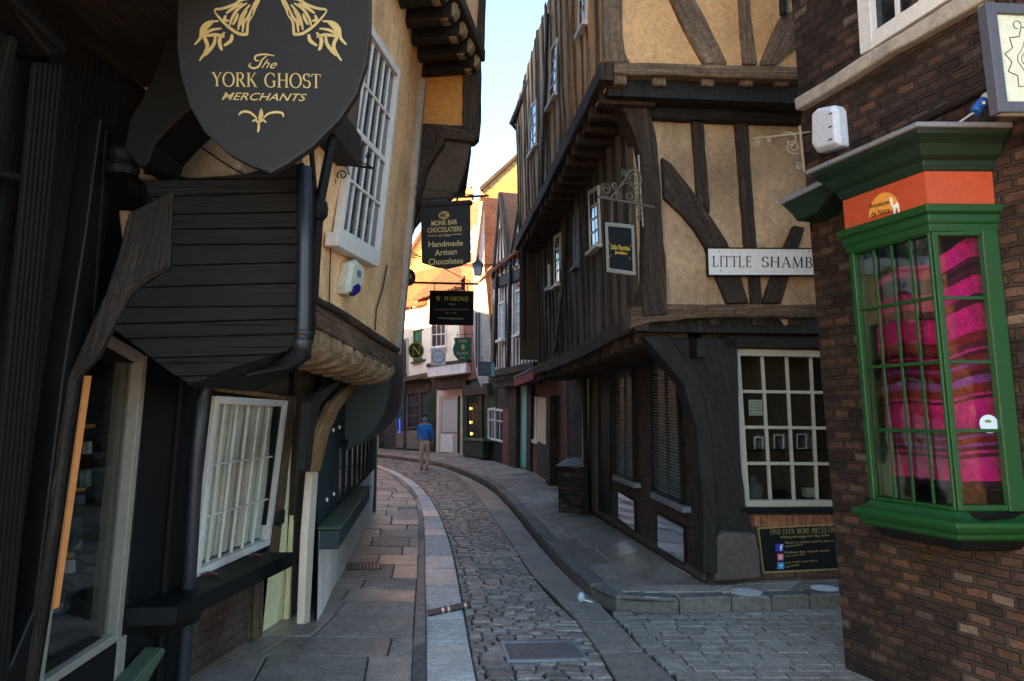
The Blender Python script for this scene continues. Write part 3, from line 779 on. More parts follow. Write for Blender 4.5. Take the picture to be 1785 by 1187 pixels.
def slab(Wa, Wb, z, name, a=LA, b=5.0, inn=1.2):
    """jetty soffit seen from below: boards between the storeys"""
    m = MB(); c = Wa.P(0, z, -.01)
    p = [c, c + Vector((*(ES * a), 0)), c + Vector((*(ES * a), 0)) + Vector((*(EF * inn), 0)), c + Vector((*(EF * b), 0)) + Vector((*(ES * inn), 0)), c + Vector((*(EF * b), 0))]
    q = [c, c + Vector((*(ES * a), 0)), c + Vector((*(ES * a + EF * b), 0)), c + Vector((*(EF * b), 0))]
    m.loft([[Vector((x.x, x.y, z)) for x in q], [Vector((x.x, x.y, z + .16)) for x in q]])
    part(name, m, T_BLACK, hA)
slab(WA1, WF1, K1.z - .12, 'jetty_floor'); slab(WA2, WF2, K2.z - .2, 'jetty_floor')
# timbers of the side, first floor
for k in range(17):
    s_ = .35 + k * .36 + RND.uniform(-.05, .05); z0 = K1.z; z1 = K2.z - .1
    m = MB(); m.beam(WA1, [(s_, z0), (s_ + RND.uniform(-.05, .05), (z0 + z1) / 2), (s_ + RND.uniform(-.05, .05), z1)], RND.uniform(.11, .15), 0, .018, .02)
    part('stud', m, T_DARK, hA)
for k in range(19):
    s_ = .22 + k * .345 + RND.uniform(-.05, .05); z0 = K2.z - .1; z1 = ZT
    m = MB(); m.beam(WA2, [(s_, z0), (s_ + RND.uniform(-.09, .09), (z0 + z1) / 2), (s_ + RND.uniform(-.06, .06), z1)], RND.uniform(.08, .13), 0, .018, .025)
    part('stud', m, [T_MID, T_GREY, T_MID][k % 3], hA)
m = MB(); m.beam(WA2, [(2.6, ZT - .4), (3.1, K2.z + 1), (3.5, K2.z)], .13, .04, .075, .02); part('brace', m, T_DARK, hA)
m = MB(); m.beam(WA1, [(3.2, K2.z - .2), (3.6, K1.z + .9), (4.3, K1.z + .1)], .15, .04, .07, .02); part('brace', m, T_DARK, hA)
def pxpath(W, pts, d): return [W.px(u, v, d) for u, v in pts]
m = MB(); m.beam(WA2, [(-.12, K2.z - .02)] + [(s_, K2.z - .02 - .012 * s_ - .03 * math.sin(s_ * .5)) for s_ in (1, 2, 3, 4, 5, LA + .15)], .17, -.05, .09, .02); part('bressumer', m, T_DARK, hA)
m = MB(); m.beam(WA1, [(-.1, K1.z - .03)] + [(s_, K1.z - .04 - .01 * s_ - .04 * math.sin(s_ * .5)) for s_ in (1, 2, 3, 4, 5, LA)], .17, -.05, .09, .02); part('bressumer', m, T_DARK, hA)
for W_, K_, nm in ((WA1, K1, 0), (WA2, K2, 1)):
    for k in range(20):
        s_ = .15 + k * .315; zt = K_.z - .1 - .011 * s_ - .035 * math.sin(s_ * .5)
        m = MB(); m.wbox(W_, s_ - .06, s_ + .06, zt - .13, zt, -.5, .04 + RND.uniform(-.02, .02)); part('joist_end', m, T_DARK, hA, bevel=.012)
# front timbers, second floor
def tp(W, pts, d0, d1, mat, nm='brace', par=None, bev=.012):
    """a hewn timber with the given outline, grain along its length"""
    q = [Vector(W.px(u, v, d1)) for u, v in pts]; c0 = sum(q, Vector((0, 0))) / len(q)
    sxx = sum((p.x - c0.x) ** 2 for p in q); syy = sum((p.y - c0.y) ** 2 for p in q); sxy = sum((p.x - c0.x) * (p.y - c0.y) for p in q)
    an = .5 * math.atan2(2 * sxy, sxx - syy); t = Vector((math.cos(an), math.sin(an))); mm = Vector((-t.y, t.x)); o = RND.random() * 9
    # densify + wobble the outline
    out = []
    for a, b in zip(q, q[1:] + q[:1]):
        n = max(1, int((b - a).length / .12))
        for i in range(n):
            p = a.lerp(b, i / n); w_ = .006 if i else 0
            p = p + Vector((noise.noise(Vector((p.x * 9, p.y * 9, o))), noise.noise(Vector((p.x * 9, p.y * 9, o + 4))))) * w_ * 2; out.append(p)
    m = MB(); A = [W.P(p.x, p.y, d1) for p in out]; B = [W.P(p.x, p.y, d0) for p in out]
    m.face(A, [(o + p.dot(mm), o + p.dot(t)) for p in out])
    n = len(A)
    for k in range(n):
        j = (k + 1) % n; m.face([A[k], B[k], B[j], A[j]], [(o, o + out[k].dot(t)), (o + .1, o + out[k].dot(t)), (o + .1, o + out[j].dot(t)), (o, o + out[j].dot(t))])
    return part(nm, m, mat, par or hA, bevel=bev)
tp(WF2, [(1048, -120), (1083, -120), (1086, 60), (1090, 92), (1100, 109), (1054, 109)], -.02, .06, T_GREY, 'corner_post')
tp(WF2, [(1150, -60), (1198, -60), (1213, 0), (1235, 40), (1255, 80), (1269, 111), (1228, 111), (1205, 70), (1185, 30), (1168, -10)], -.02, .055, T_GREY)
tp(WF2, [(1286, -120), (1306, -120), (1309, 20), (1317, 80), (1321, 112), (1296, 112), (1291, 40)], -.02, .045, T_GREY, 'stud')
tp(WF2, [(1325, 113), (1333, 92), (1346, 60), (1358, 36), (1368, 22), (1395, 15), (1400, 75), (1372, 95), (1354, 113)], -.02, .05, T_GREY)
tp(WF2, [(1054, 108), (1150, 109), (1260, 112), (1400, 116), (1400, 137), (1260, 134), (1150, 130), (1054, 128)], -.05, .11, T_GREY, 'sill_beam')
for u in (1068, 1138, 1222, 1290, 1352):
    a = WF2.px(u, 130, .05); b = WF2.px(u + 24, 149, .05)
    m = MB(); m.wbox(WF2, a[0], b[0], b[1], a[1] + .03, -.5, .05 if u > 1070 else .08); part('joist_end', m, T_GREY, hA, bevel=.01)
tp(WF1, [(1095, 165), (1400, 162), (1400, 214), (1262, 210), (1140, 204)], -.03, .10, T_BLACK, 'jetty_shade_band')  # black band: the shade under the upper jetty, put in as dark timber
# the curved dragon post and the first floor front
tp(WF1, [(1060, 150), (1108, 152), (1128, 180), (1143, 230), (1150, 300), (1156, 400), (1162, 470), (1163, 548), (1120, 552), (1121, 440), (1122, 360), (1118, 290), (1108, 235), (1090, 195), (1070, 172)], -.16, .14, T_DARK, 'dragon_post')
tp(WF1, [(1205, 206), (1226, 206), (1232, 280), (1238, 372), (1216, 350), (1211, 280)], -.02, .04, T_DARK, 'stud')
tp(WF1, [(1281, 208), (1305, 209), (1310, 300), (1318, 400), (1330, 530), (1310, 530), (1296, 400), (1288, 300)], -.02, .04, T_DARK, 'stud')
tp(WF1, [(1154, 273), (1170, 284), (1195, 315), (1222, 352), (1245, 385), (1268, 420), (1290, 475), (1307, 529), (1268, 529), (1248, 478), (1230, 430), (1212, 400), (1190, 374), (1158, 344)], -.02, .06, T_DARK)
tp(WF1, [(1384, 392), (1404, 396), (1380, 470), (1362, 529), (1330, 529), (1350, 470)], -.02, .05, T_DARK)
tp(WF1, [(1098, 533), (1160, 530), (1300, 530), (1440, 531), (1440, 553), (1300, 552), (1200, 554), (1125, 566), (1095, 575)], -.08, .12, T_MID, 'sill_beam')
for u in (1160, 1235, 1310, 1375):
    a = WF1.px(u, 548, .03); b = WF1.px(u + 22, 568, .03)
    m = MB(); m.wbox(WF1, a[0], b[0], b[1], a[1], -.5, .03); part('joist_end', m, T_DARK, hA, bevel=.01)
# ground floor post with its sweeping bracket, stone foot
tp(WF0, [(1150, 590), (1285, 588), (1288, 700), (1292, 800), (1300, 880), (1318, 935), (1252, 940), (1242, 900), (1232, 800), (1220, 730), (1200, 670), (1175, 625)], -.05, .10, T_BLACK, 'corner_post')
tp(WF0, [(1120, 585), (1165, 585), (1215, 650), (1236, 740), (1246, 860), (1252, 1000), (1226, 1000), (1224, 860), (1212, 740), (1190, 668), (1150, 620)], -.02, .20, T_BLACK, 'bracket')
tp(WF0, [(1262, 585), (1470, 585), (1470, 607), (1262, 606)], -.03, .10, T_BLACK, 'lintel')
m = MB(); m.prism_px(WF0, [(1250, 938), (1262, 928), (1318, 930), (1324, 960), (1328, 1009), (1246, 1015)], -.05, .19); part('padstone', m, STONED, hA, bevel=.03, seg=2, axis=WF0)
# small brick strip at the window, soldier course
m = MB(); 
for k in range(15):
    u0 = 1303 + k * 11.4; m.prism_px(WF0, [(u0, 897), (u0 + 10.4, 897), (u0 + 10.9, 918), (u0 + .6, 918)], -.01, .012 + RND.uniform(0, .006))
part('soldier_course', m, SOLD, hA, bevel=.003, axis=WF0)
m = MB(); m.prism_px(WF0, [(1288, 885), (1480, 884), (1482, 894), (1290, 895)], -.02, .10); part('window_ledge', m, K_BLACK, hA, bevel=.006)
wf = window(WF0, hA, [(1279, 608), (1471, 612), (1482, 884), (1297, 884)], 4, 4, fw=.062, mw=.030, d0=-.08, d1=.03, fm=K_OFFW, gm=GLC, gd=.03)
# inside the shop window
m = MB(); a = WF0.px(1270, 600); b = WF0.px(1490, 890)
def room(m, W, s0, s1, z0, z1, d0, d1):
    for q in ([(s0, z0, d0), (s0, z1, d0), (s0, z1, d1), (s0, z0, d1)], [(s1, z0, d0), (s1, z1, d0), (s1, z1, d1), (s1, z0, d1)], [(s0, z1, d0), (s1, z1, d0), (s1, z1, d1), (s0, z1, d1)], [(s0, z0, d0), (s1, z0, d0), (s1, z0, d1), (s0, z0, d1)], [(s0, z0, d0), (s1, z0, d0), (s1, z1, d0), (s0, z1, d0)]):
        m.face([W.P(*p) for p in q])
room(m, WF0, a[0], b[0], b[1], a[1], -1.1, -.1); part('shop_interior', m, INTER, hA)
shelf_z = WF0.px(1350, 782, -.3)[1]
m = MB(); m.wbox(WF0, a[0] + .05, b[0] - .05, shelf_z - .02, shelf_z, -.55, -.2); part('display_shelf', m, K_BLACK, hA)
GREYD_ = M_flat('grey velvet', (.16, .16, .17), .9)
def bust(s_, z, h_, d, lab):
    m = MB(); c = WF0.P(s_, z, d)
    m.lathe(c, [(.001, 0), (h_ * .42, .0), (h_ * .38, h_ * .1), (h_ * .45, h_ * .5), (h_ * .32, h_ * .66), (h_ * .16, h_ * .74), (h_ * .15, h_ * .95), (.001, h_)], 14)
    b_ = part('necklace_bust', m, GREYD_, None, smooth=True, **tagd(lab, 'display bust', 'jewellery display busts in the window'))
    m = MB(); m.tube([c + Vector((math.cos(t) * h_ * .35, -h_ * .40 + .0, h_ * (.45 + .1 * abs(math.cos(t))))) for t in [math.pi * k / 8 + math.pi for k in range(9)]], .004, 5)
    part('necklace', m, M_flat('silver', (.7, .7, .7), .25, .9), b_)
for u, l in ((1322, 'small grey necklace bust on the shelf, nearest the left window frame'), (1369, 'grey necklace bust on the shelf behind the second window column'), (1408, 'grey necklace bust on the shelf behind the third window column')):
    bust(WF0.px(u, 760, -.35)[0], shelf_z, .16, -.35, l)
bz = WF0.px(1320, 868, -.2)[1]
bust(WF0.px(1314, 860, -.25)[0], bz, .22, -.25, 'tall grey bust standing in the bottom left corner of the window')
for k, (u, v0, v1, w_) in enumerate(((1323, 762, 785, 14), (1358, 758, 784, 16), (1398, 757, 782, 16))):
    m = MB(); q = [WF0.px(u - w_ / 2, v0, -.22), WF0.px(u + w_ / 2, v0, -.22), WF0.px(u + w_ / 2, v1, -.22), WF0.px(u - w_ / 2, v1, -.22)]
    for i in range(4): m.bar(WF0, q[i], q[(i + 1) % 4], .014, -.235, -.22)
    part('picture_frame', m, PLAST, None, **tagd(['square white display frame standing left on the shop shelf', 'white display frame in the middle of the shop shelf', 'white display frame standing right on the shop shelf'][k], 'display frame', 'little frames on the window shelf'))
m = MB(); m.prism_px(WF0, [(1305, 697), (1328, 697), (1329, 724), (1306, 724)], -.075, -.072)
nt_ = part('paper_notice', m, M_paint('pale green paper', (.42, .48, .40), .8, .1), None, **tagd('small pale printed notice stuck inside the many paned shop window', 'notice'))
m = MB()
for k in range(5):
    for j in range(4): m.prism_px(WF0, [(1308 + j * 5, 700 + k * 5), (1311 + j * 5, 700 + k * 5), (1311 + j * 5, 702 + k * 5), (1308 + j * 5, 702 + k * 5)], -.0715, -.071)
part('print', m, GREYD_, nt_)
for k, (u0, u1, v) in enumerate(((1308, 1345, 858), (1355, 1375, 862), (1405, 1425, 852))):
    m = MB(); c0 = WF0.px(u0, v, -.2); c1 = WF0.px(u1, v, -.2); m.wbox(WF0, c0[0], c1[0], bz, bz + .05 + .02 * k, -.3, -.2)
    jb = part('jewellery_box', m, [K_TEAL, K_BLACK, PLCR][k], None, bevel=.006, **tagd(['long dark jewellery tray at the bottom left of the shop window', 'small black jewellery box low in the middle of the shop window', 'little cream jewellery box low at the right of the shop window'][k], 'jewellery box'))
# notice board below the window
nb = thing('notice_board', 'black gold edged notice board with blue and pink icons under the shop window', 'notice board', WF0.P(WF0.px(1395, 990)[0], WF0.px(1395, 998)[1], .01))
q = pxq(WF0, [(1322, 921), (1476, 913), (1480, 991), (1331, 998)], .02)
m = MB(); m.prism(WF0, q, -.002, .014); part('board', m, K_BLACK, nb)
m = MB()
for i in range(4): m.bar(WF0, q[i], q[(i + 1) % 4], .014, .0, .022)
part('frame', m, M_flat('tarnished gold', (.34, .26, .10), .5, .2), nb)
GOLDD = M_flat('dull gold lettering', (.42, .32, .12), .5)
letter(WF0, serif('FIND EVEN MORE PIECES ONLINE', .06), [(1343, 923), (1474, 918), (1474, 928), (1343, 932)], .0155, GOLDD, nb)
letter(WF0, bfont('Wedding and engagement rings, lockets'), [(1360, 934), (1446, 930), (1446, 936), (1360, 940)], .0155, GOLDD, nb)
for k, v in enumerate((944, 951, 961, 968, 979, 986)):
    letter(WF0, bfont(['Find us online and in store', 'Handmade pieces', 'Follow for more work', 'New every week', 'Say hello any time', 'Little Shambles'][k]), [(1369, v), (1369 + [84, 30, 78, 34, 56, 24][k], v - 4), (1369 + [84, 30, 78, 34, 56, 24][k], v), (1369, v + 4)], .0155, GOLDD, nb)
def icon(pts, mat, lo, pr):
    m = MB(); m.prism_px(WF0, pts, .014, .017); i_ = part('icon', m, mat, nb)
    if pr: letter(WF0, bfont(pr, bold=.02), lo, .0175, M_flat('icon white', (.8, .8, .85), .5), nb, 'icon_mark')
icon([(1352, 948), (1366, 948), (1366, 961), (1352, 961)], M_flat('icon navy blue', (.03, .05, .45), .5), [(1359, 949), (1365, 949), (1365, 960), (1359, 960)], 'f')
icon([(1355, 965), (1366, 965), (1366, 977), (1355, 977)], M_flat('icon pink', (.6, .08, .15), .5), [(1357, 967), (1364, 967), (1364, 975), (1357, 975)], 'o')
icon([(1355, 980), (1367, 980), (1367, 992), (1355, 992)], M_flat('icon sky blue', (.02, .3, .6), .5), [(1358, 983), (1365, 983), (1365, 990), (1358, 990)], 'v')
# street name plate
sp = thing('street_name_plate', 'long white street name plate with black serif lettering on the timber wall', 'street sign', WF1.P(WF1.px(1350, 480)[0], WF1.px(1350, 480)[1], .07))
q = pxq(WF1, [(1233, 432), (1560, 434), (1562, 480), (1235, 480)], .10)
m = MB(); m.prism(WF1, q, .062, .095); part('plate', m, SIGNW, sp, bevel=.003, axis=WF1)
m = MB()
for i in range(4): m.bar(WF1, q[i], q[(i + 1) % 4], .012, .06, .100)
part('rim', m, K_BLACK, sp)
letter(WF1, serif('LITTLE'), [(1242, 446), (1310, 446), (1310, 466), (1242, 465)], .0965, INK, sp)
letter(WF1, serif('SHAMBLES'), [(1328, 447), (1462, 448), (1462, 468), (1328, 466)], .0965, INK, sp)
m = MB()
for u, v in ((1254, 438), (1256, 472), (1410, 438)):
    c = WF1.px(u, v, .096); m.prism(WF1, [(c[0] + .006 * math.cos(t * .785), c[1] + .006 * math.sin(t * .785)) for t in range(8)], .095, .099)
part('screw', m, IRON, sp)
# side windows
for q, sl_ in (([(959, 84), (970, 65), (969, 160), (953, 190)], 1), ([(924, 183), (934, 172), (934, 250), (920, 274)], 1), ([(1009, -70), (1023, -110), (1020, 36), (1006, 62)], 1)):
    window(WA2, hA, q, 2, 4, fw=.05, mw=.025, d0=.0, d1=.030, fm=K_WHITE, gm=GLB, sill=(.02, .045, .035))
for q in ([(1024, 333), (1042, 323), (1045, 424), (1027, 440)], [(999, 372), (1007, 366), (1007, 461), (1000, 468)], [(965, 411), (975, 405), (975, 493), (965, 500)], [(954, 462), (957, 460), (957, 500), (954, 503)]):
    window(WA1, hA, q, 2, 4, fw=.05, mw=.025, d0=.0, d1=.030, fm=K_WHITE if q[0][0] != 999 else K_GREYS, gm=GLB, sill=(.02, .045, .05))
# louvred shop windows on the side, mirror panels, door
def louvre(q, par):
    W_ = WA0; w_ = window(W_, par, q, 2, 1, fw=.035, mw=.03, d0=0, d1=.05, fm=K_BLACK, gm=GLD, gd=.01)
    Q = quadQ(pxq(W_, q, .03)); m = MB(); n = 44
    for k in range(n):
        b = .03 + .94 * k / n; m.bar(W_, Q(.06, b), Q(.94, b), .012, .012, .034)
    part('slats', m, SLAT, w_); return w_
louvre([(1133, 625), (1177, 618), (1189, 884), (1135, 858)], hA); louvre([(1070, 643), (1101, 638), (1104, 842), (1069, 828)], hA)
for q in ([(1133, 858), (1190, 884), (1190, 894), (1133, 867)], [(1067, 828), (1105, 843), (1105, 851), (1067, 836)]):
    m = MB(); m.prism_px(WA0, q, 0, .09); part('window_ledge', m, LEAD, hA, bevel=.004)
for q in ([(1076, 855), (1105, 873), (1106, 927), (1076, 903)], [(1144, 894), (1191, 919), (1193, 984), (1144, 957)]):
    m = MB(); m.prism_px(WA0, q, .0, .03); pn = part('mirror_panel', m, MIRR, hA, axis=WA0)
    qq = pxq(WA0, q, .035); m = MB()
    for i in range(4): m.bar(WA0, qq[i], qq[(i + 1) % 4], .022, 0, .035)
    part('frame', m, K_BLACK, pn)
for q in ([(1107, 640), (1128, 632), (1133, 860), (1108, 850)], [(1190, 640), (1214, 700), (1222, 1000), (1196, 985)]):
    pass
m = MB(); m.prism_px(WA0, [(1041, 640), (1064, 640), (1064, 898), (1041, 888)], .0, .015); dr = part('door', m, K_BLACK, hA, bevel=.004)
m = MB(); m.prism_px(WA0, [(1032, 660), (1038, 660), (1038, 892), (1032, 888)], -.01, .06); part('door_jamb', m, P_BROWN, hA)
m = MB(); m.prism_px(WA0, [(1015, 660), (1022, 660), (1021, 800), (1014, 800)], -.01, .05); part('door_jamb', m, M_paint('pale olive paint', (.30, .32, .20), .6), hA)
m = MB(); m.prism_px(WA0, [(1041, 640), (1064, 640), (1064, 898), (1041, 888)], .0, .015)
m = MB(); m.prism_px(WA0, [(1000, 625), (1215, 590), (1215, 622), (1000, 655)], .0, .10); part('shop_fascia', m, T_BLACK, hA)
m = MB(); m.prism_px(WA0, [(1036, 884), (1225, 1000), (1225, 1012), (1036, 893)], .0, .03); part('plinth', m, STONED, hA)
m = MB(); m.tube([WA0.P(WA0.px(1030, 700)[0], .12, .1), WA0.P(WA0.px(1030, 700)[0], K1.z - .1, .1)], .04, 8); part('post', m, T_BLACK, hA)
# eaves
E1 = atY(893, 214, 12.95); t_ = (E1.z - CAM.z) / ray(986, 0).z; E0 = CAM + ray(986, 0) * t_
Ed = (E0 - E1).normalized(); E0 = E1 + Ed * 8.6
m = MB()
n = 60; secs = []
for k in (0, 1):
    p = (E1, E0)[k]; secs.append([p + Vector((math.cos(a) * .062, 0, math.sin(a) * .062)) for a in [math.pi + math.pi * i / 8 for i in range(9)]] + [p + Vector((math.cos(a) * .055, 0, math.sin(a) * .055)) for a in [2 * math.pi - math.pi * i / 8 for i in range(9)]])
m.loft(secs)
part('gutter', m, IRON, hA, smooth=False)
m = MB(); m.tube([E1 + Vector((.02, .05, -.03)), E1 + Vector((.16, -.05, -.25)), E1 + Vector((.20, -.05, -.5)), Vector((E1.x + .22, E1.y - .05, 3.0))], .035, 8); part('downpipe', m, IRON, hA)
m = MB(); up = Vector((.75, 0, .72)); B0, B1 = E0 + Vector((-.03, 0, .04)), E1 + Vector((-.03, 0, .04))
m.loft([[B0, B1, B1 + Vector((.06, 0, .10)), B0 + Vector((.06, 0, .10))], [p + up * 4 for p in (B0, B1, B1 + Vector((.06, 0, .10)), B0 + Vector((.06, 0, .10)))]]); part('roof', m, TILED, hA)
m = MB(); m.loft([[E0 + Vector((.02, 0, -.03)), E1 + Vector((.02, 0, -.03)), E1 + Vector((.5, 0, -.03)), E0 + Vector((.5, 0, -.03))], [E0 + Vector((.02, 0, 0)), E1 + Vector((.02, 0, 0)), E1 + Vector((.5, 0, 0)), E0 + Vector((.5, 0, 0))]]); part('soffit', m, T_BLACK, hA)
m = MB(); c = gA + ES * .3 + EF * .3
q = [c, gA + ES * (LA - .02) + EF * .3, gA + ES * (LA - .02) + EF * 5, c + EF * 4.7]
m.loft([[Vector((p.x, p.y, .1)) for p in q], [Vector((p.x, p.y, 7.6)) for p in q]]); 
m.loft([[Vector((p.x, p.y, 2.7)) for p in (gA + ES * (LA - .05) - EF * .95, gA + ES * (LA - .05) + EF * .3, gA + ES * (LA - .2) + EF * .3, gA + ES * (LA - .2) - EF * .8)], [Vector((p.x, p.y, 7.2)) for p in (gA + ES * (LA - .05) - EF * .95, gA + ES * (LA - .05) + EF * .3, gA + ES * (LA - .2) + EF * .3, gA + ES * (LA - .2) - EF * .8)]])
part('light_block_core', m, P_BROWN, hA)  # unseen solid core, added so no light leaks through the house
m = MB(); m.prism_px(WF2, [(1361, -40), (1376, -40), (1374, 24), (1363, 24)], .06, .13); part('downpipe', m, IRON, hA, bevel=.02)
# brick pier with a domed lead cap
pp = G(973, 893, .12); pq_ = G(1021, 896, .12)
bp = thing('brick_pier', 'low square brick pier with a domed pale cap beside the shop door', 'pier', (pp.x, pp.y, .12))
ztop = CAMH + ray(1000, 812).z * (pp.y / ray(1000, 812).y)
WP = Wall(XY(pp), XY(pq_), lean=0)
m = MB(); m.wbox(WP, 0, WP.L, .1, ztop, -.42, 0); part('shaft', m, B_DARK, bp, bevel=.01, axis=WP)
m = MB(); m.grid(lambda a, b: WP.P(-.03 + (WP.L + .06) * a, ztop + .13 * math.sin(math.pi * min(max(a, .0), 1)) ** .55 * (math.sin(math.pi * b) ** .4 if 0 < b < 1 else 0), .03 - .48 * b), 14, 8); part('cap', m, LEAD, bp, smooth=True)
# hanging jeweller's sign on its scrolled bracket
WJ = Wall(XY(atY(1055, 400, 6.15)), XY(atY(1108, 400, 6.15)) + Vector((0, .12)), lean=0)
sg = thing('hanging_sign', 'framed black sign with small yellow lettering hanging from a scrolled iron bracket', 'hanging sign', atY(1082, 480, 6.15))
q = pxq(WJ, [(1055, 387), (1106, 392), (1109, 480), (1058, 473)], .02)
m = MB(); m.prism(WJ, q, -.012, .012); part('board', m, K_BLACK, sg)
m = MB(); Q = quadQ(q)
for a, b in (((.05, 0), (.05, 1)), ((.95, 0), (.95, 1))): m.bar(WJ, Q(*a), Q(*b), .030, -.016, .018)
for a, b in (((.1, .035), (.9, .035)), ((.1, .965), (.9, .965))): m.bar(WJ, Q(*a), Q(*b), .036, -.016, .018)
part('frame', m, K_BEIGE, sg, bevel=.003)
letter(WJ, bfont('Little Shambles', bold=.01), [(1065, 425), (1098, 429), (1098, 437), (1065, 434)], .0128, GOLDY, sg)
letter(WJ, bfont('Jewellers', bold=.01), [(1072, 436), (1093, 439), (1093, 446), (1072, 444)], .0128, GOLDY, sg)
m = MB()
for cx, cy, a0, dr_ in ((1063, 422, 2.0, 1), (1099, 427, 1.2, -1), (1063, 445, 4.2, 1), (1099, 450, 5.2, -1)):
    c = WJ.px(cx, cy, .0135)
    for k in range(7):
        a = a0 + dr_ * k * .45; r0 = .012
        p0_ = (c[0] + r0 * math.cos(a), c[1] + r0 * math.sin(a)); p1_ = (c[0] + r0 * math.cos(a + dr_ * .5), c[1] + r0 * math.sin(a + dr_ * .5)); m.bar(WJ, p0_, p1_, .005, .0125, .0135)
part('flourish', m, M_flat('orange brown paint', (.45, .17, .03), .6), sg)
bk = thing('sign_bracket', 'large scrolled iron bracket projecting from the dark timber corner post', 'bracket', atY(1140, 360, 6.2))
WK = Wall(XY(atY(1044, 345, 6.15)), XY(atY(1138, 360, 6.45)), lean=0)
m = MB(); a, b = WK.px(1042, 343), WK.px(1140, 361); m.tube([WK.P(*a), WK.P(*b)], .011, 8); part('bar', m, IRONB, bk)
sp_ = lambda u, v, r0, r1, a0, t: spiral(WK, WK.px(u, v), r0, r1, a0, t, 0, .0062)
m = MB()
for args in ((1056, 330, .012, .065, 0, 1.8), (1071, 324, .01, .035, 2, 1.5), (1079, 341, .01, .042, 1, 1.6), (1105, 312, .02, .095, -1, 1.7), (1087, 302, .008, .035, 0, 1.4), (1098, 343, .012, .06, 3, 1.6), (1114, 345, .012, .05, 1, 1.7), (1115, 366, .01, .03, 0, 1.4), (1116, 378, .01, .03, 2, 1.4)):
    add(m, sp_(*args))
for p in ([(1064, 345), (1075, 332), (1090, 312), (1100, 296), (1110, 293), (1118, 308), (1117, 325), (1106, 333), (1100, 322), (1092, 318), (1080, 325)],):
    m.tube([WK.P(*WK.px(u, v)) for u, v in p], .0065, 6)
part('scroll', m, IRONB, bk)
m = MB()
for u, v0, v1 in ((1066, 348, 389), (1099, 355, 393)):
    A_ = WK.P(*WK.px(u, v0)); B_ = WJ.P(*WJ.px(u, v1, 0)); m.tube([A_, B_], .005, 6)
part('hanger', m, IRONB, sg)
m = MB(); m.tube([WF1.P(*WF1.px(1113, 270, .2), .2), WF1.P(*WF1.px(1117, 340, .2), .2), WF1.P(*WF1.px(1121, 395, .2), .2)], .008, 6); part('wall_cable', m, M_flat('pale grey cable', (.35, .40, .42), .5), None, **tagd('short pale vertical conduit on the dark curved corner post', 'cable conduit'))

# ================================================================== brick corner house with the green bay (far right)
pB = XY(G(1478, 1166, 0)); EB = Vector((.352, -1)).normalized()
WB = Wall(pB, pB + EB, lean=.046)
hB = thing('brick_house', 'dark brick corner house with the bright green bay window', 'house', (pB.x, pB.y, 0))
D = .33; WBf = WB.off(D)
sF0 = WBf.px(1512, 800)[0]; sF1 = WBf.px(1660, 800)[0]
cN = WBf.px(1646, 600)[0]
fn0 = WB.p0 + WB.e * sF1 + WB.n * D
WBn = Wall(fn0, fn0 + Vector((1, -.02)), lv=WB.lv)
wN = D / abs(Vector((1, -.02)).normalized().dot(WB.n)) - .02          # length of the near facet back to the wall
zb = WBf.px(1650, 905)[1]; zt = WBf.px(1634, 398)[1]; zf0 = WBf.px(1612, 362)[1]; zf1 = WBf.px(1611, 300)[1]; zc = zf1 + .20
sE = sF1 + wN * Vector((1, -.02)).normalized().dot(WB.e)
sW = sF0 - .16
m = panel(WB, -.02, 3.4, -.12, 7.5, holes=[(sF0 - .08, sE - .06, zb + .05, zf1)], amp=.012, reveal=.2)
i0 = len(m.f)
R_ = [WB.P(-.02, z, 0) for z in (-.12, 7.5)]
m.face([R_[0], R_[0] + Vector((4, .4, 0)), R_[1] + Vector((4, .4, 0)), R_[1]]); 
c = R_[0]; L_ = 4.0; m.uv[-1] = [(0, -.12), (-L_, -.12), (-L_, 7.5), (0, 7.5)]
part('wall', m, B_DARK, hB, axis=WB)
def mprof(path, prof, name, mat, par, bev=.004, closed_top=True):
    """moulding following the bay in plan; path of (s,d), prof of (out,z)"""
    P = [Vector(p) for p in path]; secs = []
    for i, p in enumerate(P):
        t0 = (P[i] - P[i - 1]).normalized() if i else (P[1] - P[0]).normalized(); t1 = (P[i + 1] - P[i]).normalized() if i < len(P) - 1 else t0
        n0 = Vector((-t0.y, t0.x)); n1 = Vector((-t1.y, t1.x)); b = (n0 + n1).normalized(); k = 1 / max(.4, b.dot(n0))
        secs.append([WB.P((p + b * o * k).x, z, (p + b * o * k).y) for o, z in prof])
    m = MB(); m.loft(secs); return part(name, m, mat, par, bevel=bev)
bay = [(sF0 - .17, -.02), (sF0, D), (sF1, D), (sE, -.02)]
mprof(bay, [(-.06, zb - .10), (.02, zb - .10), (.05, zb - .085), (.055, zb - .06), (.08, zb - .045), (.095, zb - .02), (.09, zb), (.03, zb + .02), (.0, zb + .05), (-.06, zb + .05)], 'bay_sill', K_GREEN, hB)
mprof(bay, [(-.09, zb - .17), (-.12, zb - .10), (0, zb - .10), (-.03, zb - .15)], 'bay_apron', K_BLACK, hB)
mprof(bay, [(-.06, zt - .01), (.015, zt - .01), (.02, zt + .03), (.03, zt + .04), (.03, zt + .08), (.05, zt + .09), (.055, zt + .13), (-.06, zf0)], 'bay_head', K_GREEN, hB)
mprof(bay, [(-.05, zf0), (.012, zf0 - .01), (.012, zf1 + .01), (-.05, zf1)], 'fascia', K_ORANGE, hB, 0)
mprof(bay, [(-.05, zf1), (.02, zf1), (.035, zf1 + .03), (.035, zf1 + .05), (.07, zf1 + .07), (.10, zf1 + .12), (.15, zf1 + .155), (.16, zf1 + .19), (-.05, zf1 + .19)], 'cornice', K_DGREEN, hB)
mprof(bay, [(-.2, zf1 + .27), (-.2, zf1 + .19), (.18, zf1 + .177), (.18, zf1 + .203)], 'lead_flashing', LEAD, hB)
